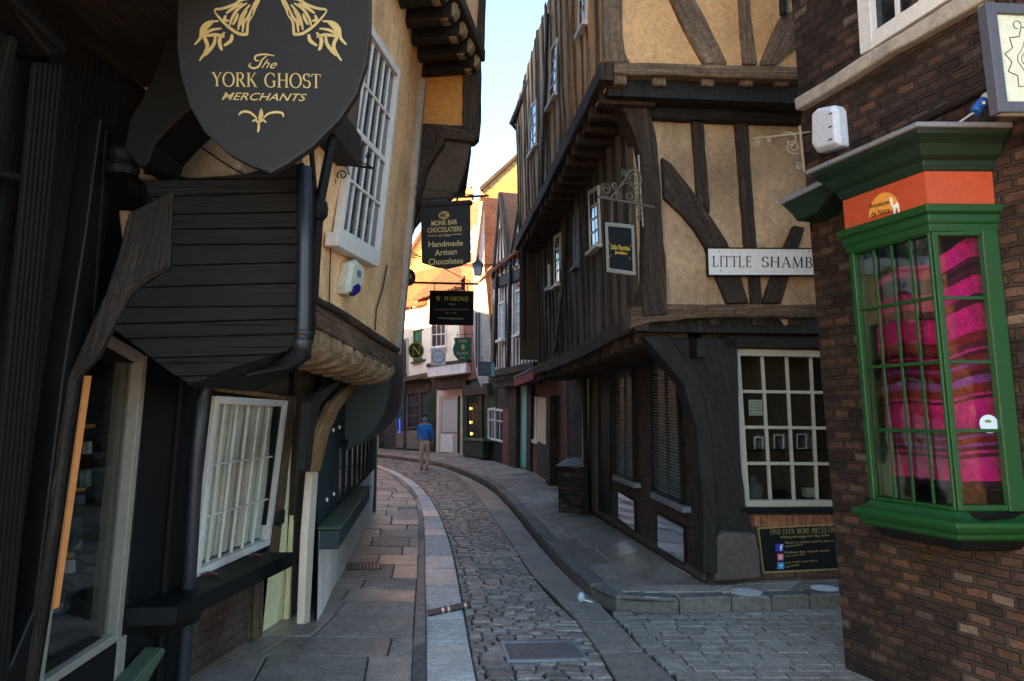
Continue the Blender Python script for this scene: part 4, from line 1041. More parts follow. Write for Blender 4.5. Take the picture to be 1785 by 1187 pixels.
# bay floor and dark room behind the glass
m = MB(); room(m, WB, sF0 - .1, sE + .0, zb + .04, zf1, -.9, -.02); part('window_room', m, INTER, hB)
for W_, q, c_, fw_ in ((WBf, [(1486, 432), (1633, 396), (1655, 896), (1519, 880)], 4, .018), (WBn, [(1636, 396), (1722, 394), (1792, 911), (1657, 897)], 1, .030)):
    z0_, z1_ = zb + .05, zt
    if W_ is WBf: Qd = [(sF0 + .015, z1_), (sF1 - .004, z1_), (sF1 - .004, z0_), (sF0 + .015, z0_)]
    else: Qd = [(.004, z1_), (wN, z1_), (wN, z0_), (.004, z0_)]
    window(W_, hB, Qd, c_, [.235, .475, .73], fw=fw_, mw=.018, d0=-.035, d1=.008, fm=K_GREEN, gm=GLC, px=False, name='bay_window', gd=.016)
m = MB(); m.wbox(WB, sF0 - .004, sF0 + .02, zb + .05, zt, .0, D + .006); part('bay_side', m, K_GREEN, hB, bevel=.004)
m = MB(); a0_ = WBn.P(wN - .055, zb + .05, .012); m.wbox(WBn, wN - .075, wN + .01, zb + .05, zt, -.03, .02); part('bay_post', m, K_GREEN, hB, bevel=.004)
m = MB(); m.wbox(WB, sF0 - .1, sE, zb + .02, zb + .045, -.9, D - .05); part('display_floor', m, K_BLACK, hB)
# upper storey: stone band, sash window
m = MB()
tpb = [(1383, 172), (1440, 138), (1499, 98), (1590, 44), (1657, 0), (1740, -60), (1800, -60), (1704, 7), (1603, 64), (1550, 92), (1479, 137), (1386, 193)]
m.prism_px(WB, tpb, -.02, .07); part('stone_band', m, STONE, hB, bevel=.015, seg=2, axis=WB)
m = MB(); m.beam(WB, pxpath(WB, [(1560, 232), (1640, 190), (1720, 150)], .03), .05, 0, .035, .01); part('drip_rail', m, T_BLACK, hB)
window(WB, hB, [(1478, -260), (1650, -480), (1668, -10), (1500, 96)], 3, 4, fw=.10, mw=.03, d0=-.02, d1=.05, fm=K_WHITE, gm=GLD, gd=.02)
m = MB(); m.prism_px(WB, [(1358, 354), (1446, 312), (1452, 330), (1420, 372), (1388, 386), (1378, 372)], -.05, .20); part('corner_cornice', m, K_DGREEN, hB, bevel=.01)
m = MB(); m.prism_px(WB, [(1356, 350), (1446, 306), (1450, 313), (1360, 357)], -.05, .22); part('corner_flashing', m, LEAD, hB, bevel=.004)
# lettering on the orange fascia
Ws = WBf.off(.014)
m = MB(); c = Ws.px(1540, 362); 
pts = [(c[0] + .105 * math.cos(t) * 1.0, c[1] - .03 + .115 * math.sin(t)) for t in [math.pi * k / 14 for k in range(15)]]
m.prism(Ws, pts, 0, .002); part('sun_disc', m, K_AMBER, hB)
BR_ = M_flat('dark brown lettering', (.05, .02, .01), .6)
letter(Ws, bfont('Boutique', bold=.02), [(1515, 356), (1550, 347), (1550, 358), (1516, 366)], .0035, BR_, hB)
letter(Ws, bfont('de Nora', bold=.02), [(1518, 369), (1551, 360), (1551, 370), (1519, 379)], .0035, BR_, hB)
llama = [(1550, 345), (1552, 343), (1555, 347), (1556, 358), (1561, 356), (1563, 352), (1566, 355), (1568, 372), (1566, 372), (1564, 362), (1561, 362), (1560, 374), (1558, 375), (1557, 363), (1553, 358)]
m = MB(); m.prism_px(Ws, [(u, v) for u, v in llama], .002, .005); part('llama_emblem', m, SIGNW, hB)
# striped blanket hanging inside the bay
k = NB('striped pink blanket'); co = k.coord('uv'); sx = k.n('ShaderNodeSeparateXYZ'); k.l(co, sx.inputs[0])
PK, PK2, MR, DK, PU, RD = (.88, .012, .27), (.70, .03, .26), (.12, .006, .03), (.02, .006, .02), (.35, .06, .42), (.30, .015, .02)
st = [(0, DK), (.05, PK), (.10, PK2), (.14, MR), (.155, PK2), (.165, MR), (.18, PU), (.195, RD), (.215, PU), (.23, MR), (.245, PK2), (.255, PK), (.36, MR), (.375, PK2), (.385, RD), (.42, PU), (.45, MR), (.47, RD), (.49, PU), (.505, RD), (.53, MR), (.545, PK2), (.555, MR), (.58, RD), (.62, PK), (.72, MR), (.76, PK), (.83, MR), (.86, DK), (.88, MR), (.90, PK)]
c_ = k.ramp(k.math('FRACT', sx.outputs[1]), st, 'CONSTANT'); w_ = k.coord('pos'); f_ = k.noise(w_, 120, 2); f2 = k.noise(w_, 6, 3)
c_ = k.mix(k.math('MULTIPLY', f_, .35), c_, (.05, .0, .02)); BLKT = k.done(c_, .95, k.bump(f_, .3, .004), spec=.1)
def blk(a, b):
    Pa, Pb, Pc = Vector((sF0 + .05, D - .10)), Vector((sF1 - .075, D - .095)), Vector((sE - .105, .015))
    q_ = Pa.lerp(Pb, a / .55) if a < .55 else Pb.lerp(Pc, (a - .55) / .45)
    top = zt - .20 + .17 * a + .03 * math.sin(a * 9); z = zb + .15 + (top - zb - .15) * b
    f_ = .007 * math.sin(a * 19 + b * 2.5) + .003 * math.sin(a * 47 + 2 + b) - .010
    return WB.P(q_.x - f_ * .5, z, q_.y + f_)
m = MB(); m.grid(blk, 110, 34, uvf=lambda a, b: (a, .02 + b * .93 + .03 * math.sin(a * 3 - .8) * b))
part('striped_blanket', m, BLKT, None, smooth=True, **tagd('bright pink and maroon striped woven blanket hanging inside the green bay window', 'blanket'))
m = MB(); c = WBn.px(1724, 739, -.015); q = [(c[0] + .048 * math.cos(t * math.pi / 12), c[1] + .048 * math.sin(t * math.pi / 12)) for t in range(24)]
m.prism(WBn, q, -.018, -.0145); stk = part('round_sticker', m, M_paint('pale blue sticker', (.50, .60, .70), .5, .1), None, **tagd('round pale sticker on the lowest but one pane of the green bay', 'sticker'))
m = MB()
for dx, dz, r_, mt in ((-.004, .014, .019, 0),):
    m.prism(WBn, [(c[0] + dx + r_ * math.cos(t * .785), c[1] + dz + r_ * .45 * math.sin(t * .785)) for t in range(8)], -.0145, -.0135)
part('sticker_picture', m, M_flat('olive ink', (.12, .22, .05), .6), stk)
if False: letter(WBn, bfont('the local'), [(1712, 747), (1737, 747), (1737, 751), (1712, 751)], -.0135, M_flat('blue ink', (.05, .09, .25), .6), stk, px=True)
# white alarm box on the corner
ab = thing('alarm_box', 'white plastic alarm box on the brick corner above the green cornice', 'alarm box', WB.P(WB.px(1435, 260)[0], WB.px(1435, 262)[1], .02))
q = pxq(WB, [(1412, 196), (1420, 188), (1450, 182), (1456, 190), (1461, 252), (1452, 257), (1420, 266), (1412, 255)], .10)
m = MB(); m.prism(WB, q, .0, .07); qc = Vector((sum(p[0] for p in q) / 8, sum(p[1] for p in q) / 8))
m.loft([[WB.P(p[0], p[1], .07) for p in q], [WB.P(*(Vector(p).lerp(qc, .16)), .105) for p in q]]); part('cover', m, PLAST, ab, bevel=.012, seg=2)
m = MB()
for v in (198, 221, 243):
    c = WB.px(1447, v, .108); m.wbox(WB, c[0] - .014, c[0] + .014, c[1] - .004, c[1] + .004, .09, .109)
part('vent_slot', m, IRON, ab)
# pale scroll bracket at the same corner
b2 = thing('scroll_bracket', 'pale rusty scrolled iron bracket left of the white alarm box', 'bracket', atY(1395, 300, 4.9))
W2 = Wall(XY(atY(1315, 240, 4.9)), XY(atY(1400, 240, 4.9)), lean=0)
PI_ = M_paint('peeling cream iron paint', (.34, .27, .17), .6, .7, (.12, .07, .04))
m = MB(); m.tube([W2.P(*W2.px(1313, 242)), W2.P(*W2.px(1412, 230))], .007, 6); m.tube([W2.P(*W2.px(1394, 220)), W2.P(*W2.px(1398, 262)), W2.P(*W2.px(1402, 300))], .009, 6); part('bar', m, PI_, b2)
m = MB()
for u, v, r0, r1, a0, t in ((1320, 250, .006, .022, 0, 1.3), (1340, 245, .005, .016, 1, 1.2), (1383, 256, .008, .055, 1, 1.7), (1376, 245, .01, .07, 3, .9), (1392, 290, .005, .03, 1, 1.2)):
    add(m, spiral(W2, W2.px(u, v), r0, r1, a0, t, 0, .005))
part('scroll', m, PI_, b2)
# lotus sign at the top right and blue spot lamp
ls = thing('framed_sign', 'grey framed pale sign with a black line lotus drawing at the top right', 'hanging sign', atY(1780, 190, 3.3))
WL_ = Wall(XY(atY(1712, 100, 3.25)), XY(atY(1900, 100, 3.30)), lean=0)
q = pxq(WL_, [(1716, 4), (1925, 14), (1935, 197), (1740, 196)], .02); Q = quadQ(q)
m = MB(); m.prism(WL_, q, -.02, .012); part('board', m, SIGNC, ls)
m = MB()
for i in range(4): m.bar(WL_, Q(*((.04, 0), (0, .05), (.96, 0), (0, .95))[i]), Q(*((.04, 1), (1, .05), (.96, 1), (1, .95))[i]), .052, -.03, .03 - (i % 2) * .003)
part('frame', m, K_NAVY, ls, bevel=.003)
m = MB(); C = WL_.px(1812, 104, .014)
def wire(pts, r=.0022):
    for a, b in zip(pts, pts[1:]): m.bar(WL_, a, b, r * 1.6, .0122, .0142)
zz = []
for k in range(27):
    a = math.pi * .5 + k * 2 * math.pi / 26; rr = .175 if k % 2 == 0 else .142; zz.append((C[0] + rr * math.cos(a), C[1] + rr * 1.05 * math.sin(a)))
wire(zz)
for rr in (.105, .085, .06): wire([(C[0] + rr * (1 + .08 * math.cos(k * 1.5)) * math.cos(k * .25), C[1] + rr * 1.05 * (1 + .08 * math.cos(k * 1.5)) * math.sin(k * .25)) for k in range(26)], .0015)
wire([(C[0] - .10 + .02 * math.cos(t * .6), C[1] + .17 + .02 * math.sin(t * .6)) for t in range(9)], .0018)
part('lotus_drawing', m, INK, ls)
m = MB(); m.tube([WL_.P(*Q(.25, 0), 0), WL_.P(*Q(.25, -.25), 0)], .006, 6); m.tube([WL_.P(*Q(.8, 0), 0), WL_.P(*Q(.8, -.25), 0)], .006, 6); part('hanger', m, IRON, ls)
p0_ = atY(1700, 196, 3.55); p1_ = atY(1720, 166, 3.55)
bl_ = thing('spot_lamp', 'blue plastic socket holding a small bulb beside the lotus sign', 'lamp', p0_)
dv = (p1_ - p0_); m = MB(); m.tube([p0_, p0_ + dv * .12, p0_ + dv * .55, p0_ + dv * .8], [.024, .030, .026, .018], 14); part('socket', m, BLUE, bl_, smooth=False)
m = MB(); m.tube([p0_ + dv * .78, p0_ + dv * .95, p0_ + dv * 1.12], [.020, .021, .012], 12); part('bulb', m, M_flat('frosted glass', (.5, .5, .45), .3), bl_, smooth=True)
m = MB(); m.tube([p0_ + dv * .1, p0_ + Vector((-.05, .08, -.03)), atY(1640, 217, 3.62), atY(1580, 226, 3.85)], .006, 6); part('cable', m, M_flat('pale cable', (.5, .5, .5), .5), bl_)
m = MB(); m.box(p0_ + dv * .42 + Vector((.0, -.030, 0)), .014, .004, .016); part('sticker', m, SIGNW, bl_)
# ================================================================== the black shop (near left)
a_ = XY(G(322, 1187, .03)); b_ = XY(G(442, 1109, .03))
W1 = Wall(a_, b_, lean=.075); W1b = W1
hC = thing('black_shopfront_house', 'near black timber shop with fluted pilasters and pale framed window at the left edge', 'shop', (W1.p0.x, W1.p0.y, .03))
sD = W1.px(505, 1083)[0]; sA0, sA1 = W1.px(342, 1000)[0], W1.px(470, 945)[0]
wB = [(150, 556), (258, 622), (213, 1112), (60, 1216)]; qB = pxq(W1, wB, .03)
wA = [(377, 690), (503, 698), (471, 950), (342, 1008)]; qA = pxq(W1, wA, .03)
hB0 = (min(qB[0][0], qB[3][0]) + .04, max(qB[1][0], qB[2][0]) - .04, qB[2][1] + .04, qB[1][1] - .04)
hA0 = (qA[3][0] + .05, min(qA[1][0], qA[2][0]) - .04, qA[2][1] + .03, qA[0][1] - .05)
sBk = W1.px(318, 1150)[0]
m = panel(W1, -4, sBk, -.05, 3.4, holes=[(hB0[0], hB0[1], hB0[2], hB0[3])], amp=.002, cell=.6)
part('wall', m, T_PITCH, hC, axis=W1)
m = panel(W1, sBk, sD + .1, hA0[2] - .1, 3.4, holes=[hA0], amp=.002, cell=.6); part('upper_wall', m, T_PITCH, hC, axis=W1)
zl = hA0[2] - .1
m = panel(W1, sBk, W1.px(446, 1100)[0], -.05, zl, amp=.008, d=.0); part('brick_plinth', m, B_BROWN, hC, axis=W1)
wi = window(W1, hC, wA, 6, [.38, .70], fw=.05, mw=.011, d0=-.05, d1=.03, fm=K_WHITE, gm=GLC, gd=.02)
m = MB()
def cur(a, b):
    Q = quadQ([(qA[0][0], qA[0][1]), (qA[1][0], qA[1][1]), (qA[2][0], qA[2][1]), (qA[3][0], qA[3][1])])
    s_, z = Q(.04 + .92 * a, .04 + .90 * b); return W1.P(s_, z, -.045 + .008 * math.sin(a * 60) + .006 * math.sin(a * 143 + b))
m.grid(cur, 120, 8)
k = NB('sheer net curtain'); co = k.coord('pos'); n_ = k.noise(co, 30, 3); tr = k.n('ShaderNodeBsdfTransparent'); df = k.n('ShaderNodeBsdfDiffuse'); df.inputs[0].default_value = (.92, .86, .74, 1)
mx = k.n('ShaderNodeMixShader'); k.l(k.ramp(n_, [(.3, .80), (.7, .98)]), mx.inputs[0]); k.l(tr.outputs[0], mx.inputs[1]); k.l(df.outputs[0], mx.inputs[2]); k.l(mx.outputs[0], k.t.nodes['Material Output'].inputs[0])
part('net_curtain', m, k.m, wi)
Qa = quadQ(qA); m = MB()
for j in range(30):
    b = .06 + .9 * j / 30; m.bar(W1, Qa(.06, b), Qa(.94, b), .016, -.16, -.14)
for a in (.06, .2, .35, .5, .65, .8, .94): m.bar(W1, Qa(a, .05), Qa(a, .96), .022, -.165, -.135)
part('shutter', m, K_WHITE, wi)
m = MB(); room(m, W1, hA0[0] - .1, hA0[1] + .1, hA0[2] - .1, hA0[3] + .1, -.8, -.06); part('back_room', m, INTER, hC)
Lr = W1.px(515, 962, .30); Ll = W1.px(296, 1062, .30)
m = MB(); zt_ = Lr[1]; s0_, s1_ = Ll[0], Lr[0]
m.loft([[W1.P(s_, zt_, d_) for s_, d_ in ((s0_, 0), (s1_ - .06, 0), (s1_, .30), (s0_ + .06, .30))], [W1.P(s_, zt_ - .10, d_) for s_, d_ in ((s0_, 0), (s1_ - .06, 0), (s1_, .30), (s0_ + .06, .30))]]); part('window_ledge', m, K_BLACK, hC, bevel=.006)
m = MB(); m.loft([[W1.P(s_, z, .27 if i in (1, 2) else 0) for i, (s_, z) in enumerate(((a, zt_ - .10), (a, zt_ - .10), (a, zt_ - .16 + .0), (a, zt_ - .26)))] for a in (s0_ + .3, s0_ + .34, s0_ + .38)]); part('ledge_bracket', m, K_BLACK, hC)
m = MB()
for u, v in ((362, 1003), (442, 960)):
    m = MB(); c = W1.px(u, v, .08); p = W1.P(c[0], zt_ + .012, .08); m.tube([p + Vector((-.03, -.03, 0)), p + Vector((0, 0, .01)), p + Vector((.05, .02, -.005))], .010, 6)
    part('window_catch', m, M_flat('dark red metal', (.12, .03, .03), .4, .3), hC)
# door, jambs, post
m = MB(); m.prism_px(W1, [(498, 700), (530, 712), (505, 1086), (458, 1115)], .0, .012); dr = part('door', m, K_YELD, hC, bevel=.005)
m = MB(); m.prism_px(W1, [(485, 893), (498, 888), (496, 912), (483, 917)], .03, .055); m.tube([W1.P(*W1.px(487, 913, .06), .05), W1.P(*W1.px(485, 917, .09), .10)], .012, 8); part('lock', m, IRON, dr, bevel=.004)
m = MB(); m.prism_px(W1, [(491, 800), (501, 796), (500, 828), (489, 833)], .031, .033); part('paper', m, SIGNW, dr)
m = MB(); m.prism_px(W1, [(523, 712), (534, 712), (509, 1083), (501, 1088)], .02, .06); part('door_frame', m, K_YELD, hC, bevel=.004)
tp(W1, [(505, 690), (519, 690), (490, 935), (484, 990), (470, 990), (474, 940)], .0, .035, T_MID, 'door_jamb', hC, .006)
tp(W1, [(446, 985), (462, 980), (458, 1113), (443, 1116)], -.02, .05, T_MID, 'door_jamb', hC, .006)
tp(W1, [(530, 620), (560, 620), (556, 700), (550, 860), (546, 1085), (507, 1084), (516, 860), (524, 700)], -.05, .07, T_DARK, 'corner_post', hC)
# window B with its warm shelf
wb = window(W1, hC, wB, 1, 1, fw=.045, mw=.02, d0=-.03, d1=.05, fm=K_BEIGE, gm=GLC, gd=.02, bars=False)
m = MB(); Qb = quadQ(pxq(W1, wB, .05))
m.bar(W1, Qb(.965, .05), Qb(.965, .95), .018, .03, .04); part('inner_frame', m, K_OFFW, wb)
m = MB(); room(m, W1, hB0[0] - .4, hB0[1] + .1, hB0[2] - .1, hB0[3] + .1, -.9, -.04); part('back_room', m, INTER, hC)
m = MB(); m.prism_px(W1, [(149, 655), (160, 655), (103, 1058), (93, 1062)], .045, .062); dk = part('glow_strip', m, M_flat('wood with painted glow', (.70, .29, .09), .6, emit=.006), hC, axis=W1)  # lamplight on the stile put in as orange colour and a faint glow
m = MB()
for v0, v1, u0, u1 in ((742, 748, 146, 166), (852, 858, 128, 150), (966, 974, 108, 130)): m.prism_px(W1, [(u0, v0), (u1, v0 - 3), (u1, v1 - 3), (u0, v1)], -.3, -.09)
part('shelf', m, K_AMBER, dk)
for k, (u, v0, v1, w_, mt, lab) in enumerate(((157, 772, 792, 7, SIGNW, 'white card standing high in the warm lit display case'), (154, 820, 850, 10, M_flat('pale green card', (.30, .42, .36), .6), 'pale green card on the upper shelf of the warm lit display case'), (142, 866, 880, 12, M_flat('grey blue card', (.25, .26, .34), .6), 'grey blue card on the middle shelf of the warm lit display case'), (135, 905, 962, 16, M_flat('dark book', (.06, .07, .07), .6), 'dark tall book on the middle shelf of the warm lit display case'), (126, 978, 1000, 12, SIGNW, 'small white card on the bottom shelf of the warm lit display case'))):
    m = MB(); m.prism_px(W1, [(u - w_ / 2, v0), (u + w_ / 2, v0 - 3), (u + w_ / 2, v1 - 3), (u - w_ / 2, v1)], -.16, -.13)
    part('display_card', m, mt, None, **tagd(lab, 'display card', 'cards and books in the warm lit case'))
def post(pts, mat, d0=.0, d1=.06, nm='pilaster', bev=.006, W_=None):
    m = MB(); m.prism_px(W_ or W1, pts, d0, d1); return part(nm, m, mat, hC, bevel=bev, axis=W1)
post([(92, 100), (122, 92), (50, 760), (5, 1300), (-60, 1300)], K_BLACK, .0, .08)
fl = MB()
for k in range(6):
    f = k / 6; u0 = 62 + 52 * f; fl.prism_px(W1, [(u0, 110), (u0 + 5.5, 108), (u0 - 108, 1400), (u0 - 116, 1400)], .08, .105)
part('fluting', fl, K_SOFT, hC, bevel=.004)
post([(20, 60), (34, 70), (-30, 420), (-60, 420)], K_SOFT, .05, .09, 'glazing_bar')
post([(-60, 280), (42, 305), (40, 315), (-60, 300)], K_SOFT, .05, .08, 'glazing_bar')
post([(-60, 40), (30, 60), (-60, 600)], GLD, .0, .03, 'side_window', 0)
# fascia and cornice running away from the camera
m = MB(); m.prism_px(W1, [(-30, -60), (12, -60), (120, 78), (112, 100), (88, 98)], .0, .16); part('cornice', m, K_BLACK, hC, bevel=.01)
m = MB(); m.prism_px(W1, [(8, -8), (20, -8), (116, 82), (110, 90)], .16, .18); part('cornice_bead', m, K_SOFT, hC)
post([(176, 205), (200, 215), (190, 380), (166, 560), (148, 655), (90, 1064), (68, 1200), (20, 1300), (-40, 1300), (60, 1064), (110, 655), (150, 400)], K_BLACK, .0, .10)
post([(186, 225), (190, 225), (162, 640), (158, 640)], K_SOFT, .10, .11, 'bead', .002)
post([(262, 560), (345, 640), (300, 1300), (200, 1300), (215, 1120)], K_BLACK, .0, .035, 'panel')
post([(318, 660), (330, 665), (296, 1060), (278, 1300), (268, 1300), (284, 1050)], K_SOFT, .035, .06, 'panel_bead')
post([(60, 1216), (213, 1116), (204, 1187), (190, 1400), (-60, 1400)], K_SOFT, .0, .04, 'stall_riser')
post([(208, 1112), (222, 1106), (205, 1300), (190, 1300)], K_BEIGE, .03, .05, 'riser_trim', .003)
post([(222, 1200), (285, 1128), (290, 1134), (240, 1220)], K_LEDGE, .05, .16, 'riser_moulding')
# overhanging dark jetty box with arch bracket, in front of the door wall
WX = Wall((-3, 3.25), (3, 3.25), lean=0)
def fp(pts, mat, d0, d1, nm, W_=WX, par=None, bev=.01, **kw):
    m = MB(); m.prism_px(W_, pts, d0, d1); return part(nm, m, mat, par or hC, bevel=bev, axis=W_, **kw)
fp([(292, 470), (225, 514), (196, 572), (252, 615), (300, 652), (330, 668), (352, 664), (378, 650), (500, 612), (522, 596), (529, 565), (526, 290), (400, 306), (250, 316), (286, 400)], T_PITCH, -.22, 0, 'boarded_bay')
WXb = Wall((-3, 3.5), (3, 3.5), lean=0)
fp([(250, 316), (455, 300), (455, 600), (380, 650), (330, 675), (256, 610)], T_PITCH, -.9, 0, 'bay_body', WXb)
def clip(poly, a, b, c):
    out = []
    for p, q in zip(poly, poly[1:] + poly[:1]):
        fp_, fq = a * p[0] + b * p[1] + c, a * q[0] + b * q[1] + c
        if fp_ >= 0: out.append(p)
        if fp_ * fq < 0: t = fp_ / (fp_ - fq); out.append((p[0] + (q[0] - p[0]) * t, p[1] + (q[1] - p[1]) * t))
    return out
bayp = [(292, 470), (225, 514), (196, 572), (252, 615), (300, 652), (330, 668), (352, 664), (378, 650), (500, 612), (522, 596), (529, 565), (526, 290), (400, 306), (250, 316), (286, 400)]
v = 285; sl = .0
while v < 680:
    v2 = v + RND.uniform(24, 40); s2 = RND.uniform(-.035, -.005)
    pc = clip(clip(bayp, -sl, 1, -(v - sl * 300)), s2, -1, v2 - s2 * 300)
    if len(pc) > 2:
        d_ = .010 + RND.uniform(0, .012); bd = MB(); q = [WX.px(a, b, d_) for a, b in pc]; o_ = RND.random() * 9
        A = [WX.P(p[0], p[1], d_) for p in q]; B = [WX.P(p[0], p[1] , 0) for p in q]
        bd.face(A, [(p[1] + o_, p[0] + o_) for p in q]); n = len(A)
        for k in range(n): bd.face([A[k], B[k], B[(k + 1) % n], A[(k + 1) % n]])
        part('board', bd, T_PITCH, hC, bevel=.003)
    v = v2 + 1.6; sl = s2
tp(WX, [(300, 330), (294, 468), (258, 486), (228, 510), (205, 550), (168, 620), (130, 662), (72, 1064), (42, 1290), (16, 1290), (56, 1064), (114, 662), (150, 580), (182, 510), (205, 440), (222, 370)], .0, .04, T_BLACK, 'arch_bracket', hC)
fp([(205, 365), (300, 372), (292, 468), (235, 500), (210, 530), (214, 440)], M_plaster('dim brown plaster', (.16, .09, .055), .3), -.2, .0, 'infill')
WY = Wall((-3, 3.62), (3, 3.62), lean=0)
fp([(240, 150), (345, 150), (420, 290), (400, 312), (240, 312)], M_plaster('sooty tan plaster', (.30, .22, .15), .3, stain=(.12, .1, .06)), -.1, 0, 'gable_plaster', WY)
tp(WX, [(330, 60), (352, 150), (340, 180), (300, 215), (268, 250), (256, 285), (240, 290), (214, 262), (222, 210), (262, 140), (290, 60)], -.2, .1, K_BLACK, 'curved_brace', hC)
m = MB(); m.tube([WY.P(*WY.px(u, v, .05), .05) for u, v in ((244, 235), (247, 275), (262, 300), (330, 318), (400, 315), (460, 300), (530, 288))], .014, 6)
m.tube([WY.P(*WY.px(u, v, .07), .07) for u, v in ((252, 300), (300, 308), (380, 322), (470, 312), (534, 292))], .010, 6)
m.tube([WY.P(*WY.px(u, v, .05), .05) for u, v in ((285, 210), (340, 250), (400, 290), (440, 312))], .004, 5)
part('cable_bundle', m, K_SOFT, None, **tagd('loose black cables drooping over the dark boarded bay behind the ghost sign', 'cables'))
m = MB(); m.lathe(atY(214, 280, 3.2), [(.06, -.07), (.075, -.04), (.05, 0), (.07, .03), (.06, .05)], 12); part('finial', m, K_BLACK, hC)
# dark soffit above the pavement in front of the shop, and the storeys over it
so_ = lambda s_, d_, z: W1.P(s_, z, d_)
zs = 3.42
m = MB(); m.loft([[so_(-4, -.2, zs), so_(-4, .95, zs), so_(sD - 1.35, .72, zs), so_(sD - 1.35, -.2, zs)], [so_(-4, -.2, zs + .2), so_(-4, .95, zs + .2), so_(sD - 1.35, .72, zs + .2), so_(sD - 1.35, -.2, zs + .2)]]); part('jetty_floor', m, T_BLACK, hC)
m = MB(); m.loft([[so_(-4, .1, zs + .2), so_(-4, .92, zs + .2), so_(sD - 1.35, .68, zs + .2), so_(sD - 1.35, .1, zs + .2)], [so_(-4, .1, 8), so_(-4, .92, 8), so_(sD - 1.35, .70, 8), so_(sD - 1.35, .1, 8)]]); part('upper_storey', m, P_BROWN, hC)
m = MB(); m.loft([[so_(-4, -4, z), so_(-4, -.95, z), so_(sD, -.95, z), so_(sD, -4, z)] for z in (-.05, 8)]); part('light_block_core', m, INTER, hC)  # hidden core behind the shop, keeps light from leaking in
m = MB(); m.loft([[so_(-4, -4, 8), so_(-4, 1.0, 8), so_(sD, .7, 8), so_(sD, -4, 8)], [so_(-4, -2.2, 10.2), so_(-4, -2.1, 10.2), so_(sD, -2.1, 10.2), so_(sD, -2.2, 10.2)]]); part('roof', m, TILED, hC)
# rainwater pipe
m = MB(); P_ = [W1.P(*W1.px(u, v, .14), .14) for u, v in ((306, 1300), (318, 1187), (328, 1040), (342, 800), (352, 700), (362, 672))]
P_ += [atY(u, v, y) for u, v, y in ((380, 657, 4.2), (440, 642, 3.8), (500, 630, 3.35), (519, 618, 3.2), (527, 596, 3.17), (529, 560, 3.17), (531, 430, 3.17), (530, 292, 3.17))]
m.tube(P_, [.040] * 7 + [.034] * 7, 12); m.tube([atY(526, 612, 3.17), atY(527, 596, 3.17), atY(528, 590, 3.17)], [.04, .042, .04], 12)
m.tube([atY(528, 584, 3.17), atY(529, 576, 3.17)], [.04, .04], 12)
part('downpipe', m, M_paint('blue black pipe paint', (.014, .018, .024), .3, .3), hC, smooth=True)
fp([(385, 672), (500, 690), (500, 697), (385, 682)], T_WARM, 0, .05, 'cornice_bead', W1)
fp([(383, 655), (503, 640), (505, 690), (385, 674)], T_DARK, -.02, .02, 'lintel', W1)

# ================================================================== the cream plaster house (left centre)
WL2 = Wall(XY(atY(691, 620, 7.3)), XY(atY(691, 620, 7.3)) - Vector((.05, 1)), lean=.075, zref=2.3)
hD = thing('plaster_house', 'tan plastered house with a tall white sash window and rounded joist ends on the left', 'house', (-1.4, 6, .03))
m = MB(); zb2 = 2.30; zt2 = 5.55
def pl(a, b):
    s_ = 3.1 * a; zlo = WL2.px(*((690 - 150 * a), 615 - 97 * a))[1] if False else 2.2
    z = zlo + (zt2 - zlo) * b; k = noise.noise(Vector((s_ * 1.2, z * 1.2, 4))) * .025 + noise.noise(Vector((s_ * 5, z * 5, 1))) * .004
    return WL2.P(s_, z, k)
m.grid(pl, 26, 26, uvf=lambda a, b: (a * 3.4, b * 3)); part('wall', m, P_TAN, hD, smooth=True)
ws = window(WL2, hD, [(646, 38), (699, 124), (663, 452), (592, 412)], 5, [.25, .5, .75], fw=.07, mw=.022, d0=-.0, d1=.055, fm=K_WHITE, gm=GLB, sash=.5, gd=.012)
m = MB(); m.prism_px(WL2, [(590, 404), (664, 443), (660, 466), (588, 428)], .0, .09); part('sill', m, K_WHITE, ws, bevel=.006)
tp(WL2, [(530, 505), (600, 548), (660, 590), (696, 614), (694, 634), (680, 642), (640, 622), (590, 590), (530, 556)], -.05, .10, STONED if False else T_MID, 'jetty_beam', hD)
tp(WL2, [(530, 500), (600, 540), (660, 580), (698, 606), (697, 615), (660, 594), (600, 552), (530, 512)], -.02, .14, T_DARK, 'jetty_moulding', hD)
TANW = M_wood('pale carved joist', (.13, .085, .045), (.30, .205, .12), (.50, .37, .24), .8)
s_a, z_a = WL2.px(545, 575, .1); s_b, z_b = WL2.px(684, 640, .1)
for k in range(9):
    f = k / 8; s_ = s_b + (s_a - s_b) * f; z = z_b + (z_a - z_b) * f + .03
    m = MB(); pr_ = [(-.25, .02), (.05, .02), (.095, -.02), (.105, -.07), (.085, -.12), (.03, -.165), (-.06, -.19), (-.25, -.20)]
    t_ = .085 + .02 * RND.random(); m.loft([[WL2.P(s_ - t_, z + zz, d_) for d_, zz in pr_], [WL2.P(s_ + t_, z + zz, d_) for d_, zz in pr_]])
    part('joist_end', m, TANW, hD, bevel=.012, seg=2)
m = MB(); m.loft([[WL2.P(-.02, 2.12, .0), WL2.P(3.05, 2.16, .0), WL2.P(3.05, 2.16, -1), WL2.P(-.02, 2.12, -1)], [WL2.P(-.02, 2.2, .0), WL2.P(3.05, 2.2, .0), WL2.P(3.05, 2.2, -1), WL2.P(-.02, 2.2, -1)]]); part('jetty_floor', m, T_MID, hD)
m = MB(); m.loft([[WL2.P(-.02, z, -.03), WL2.P(3.05, z, -.03), WL2.P(3.05, z, -4), WL2.P(-.02, z, -4)] for z in (2.2, 7.8)]); part('light_block_core', m, P_TAN2, hD)  # core behind the plaster, added against light leaks
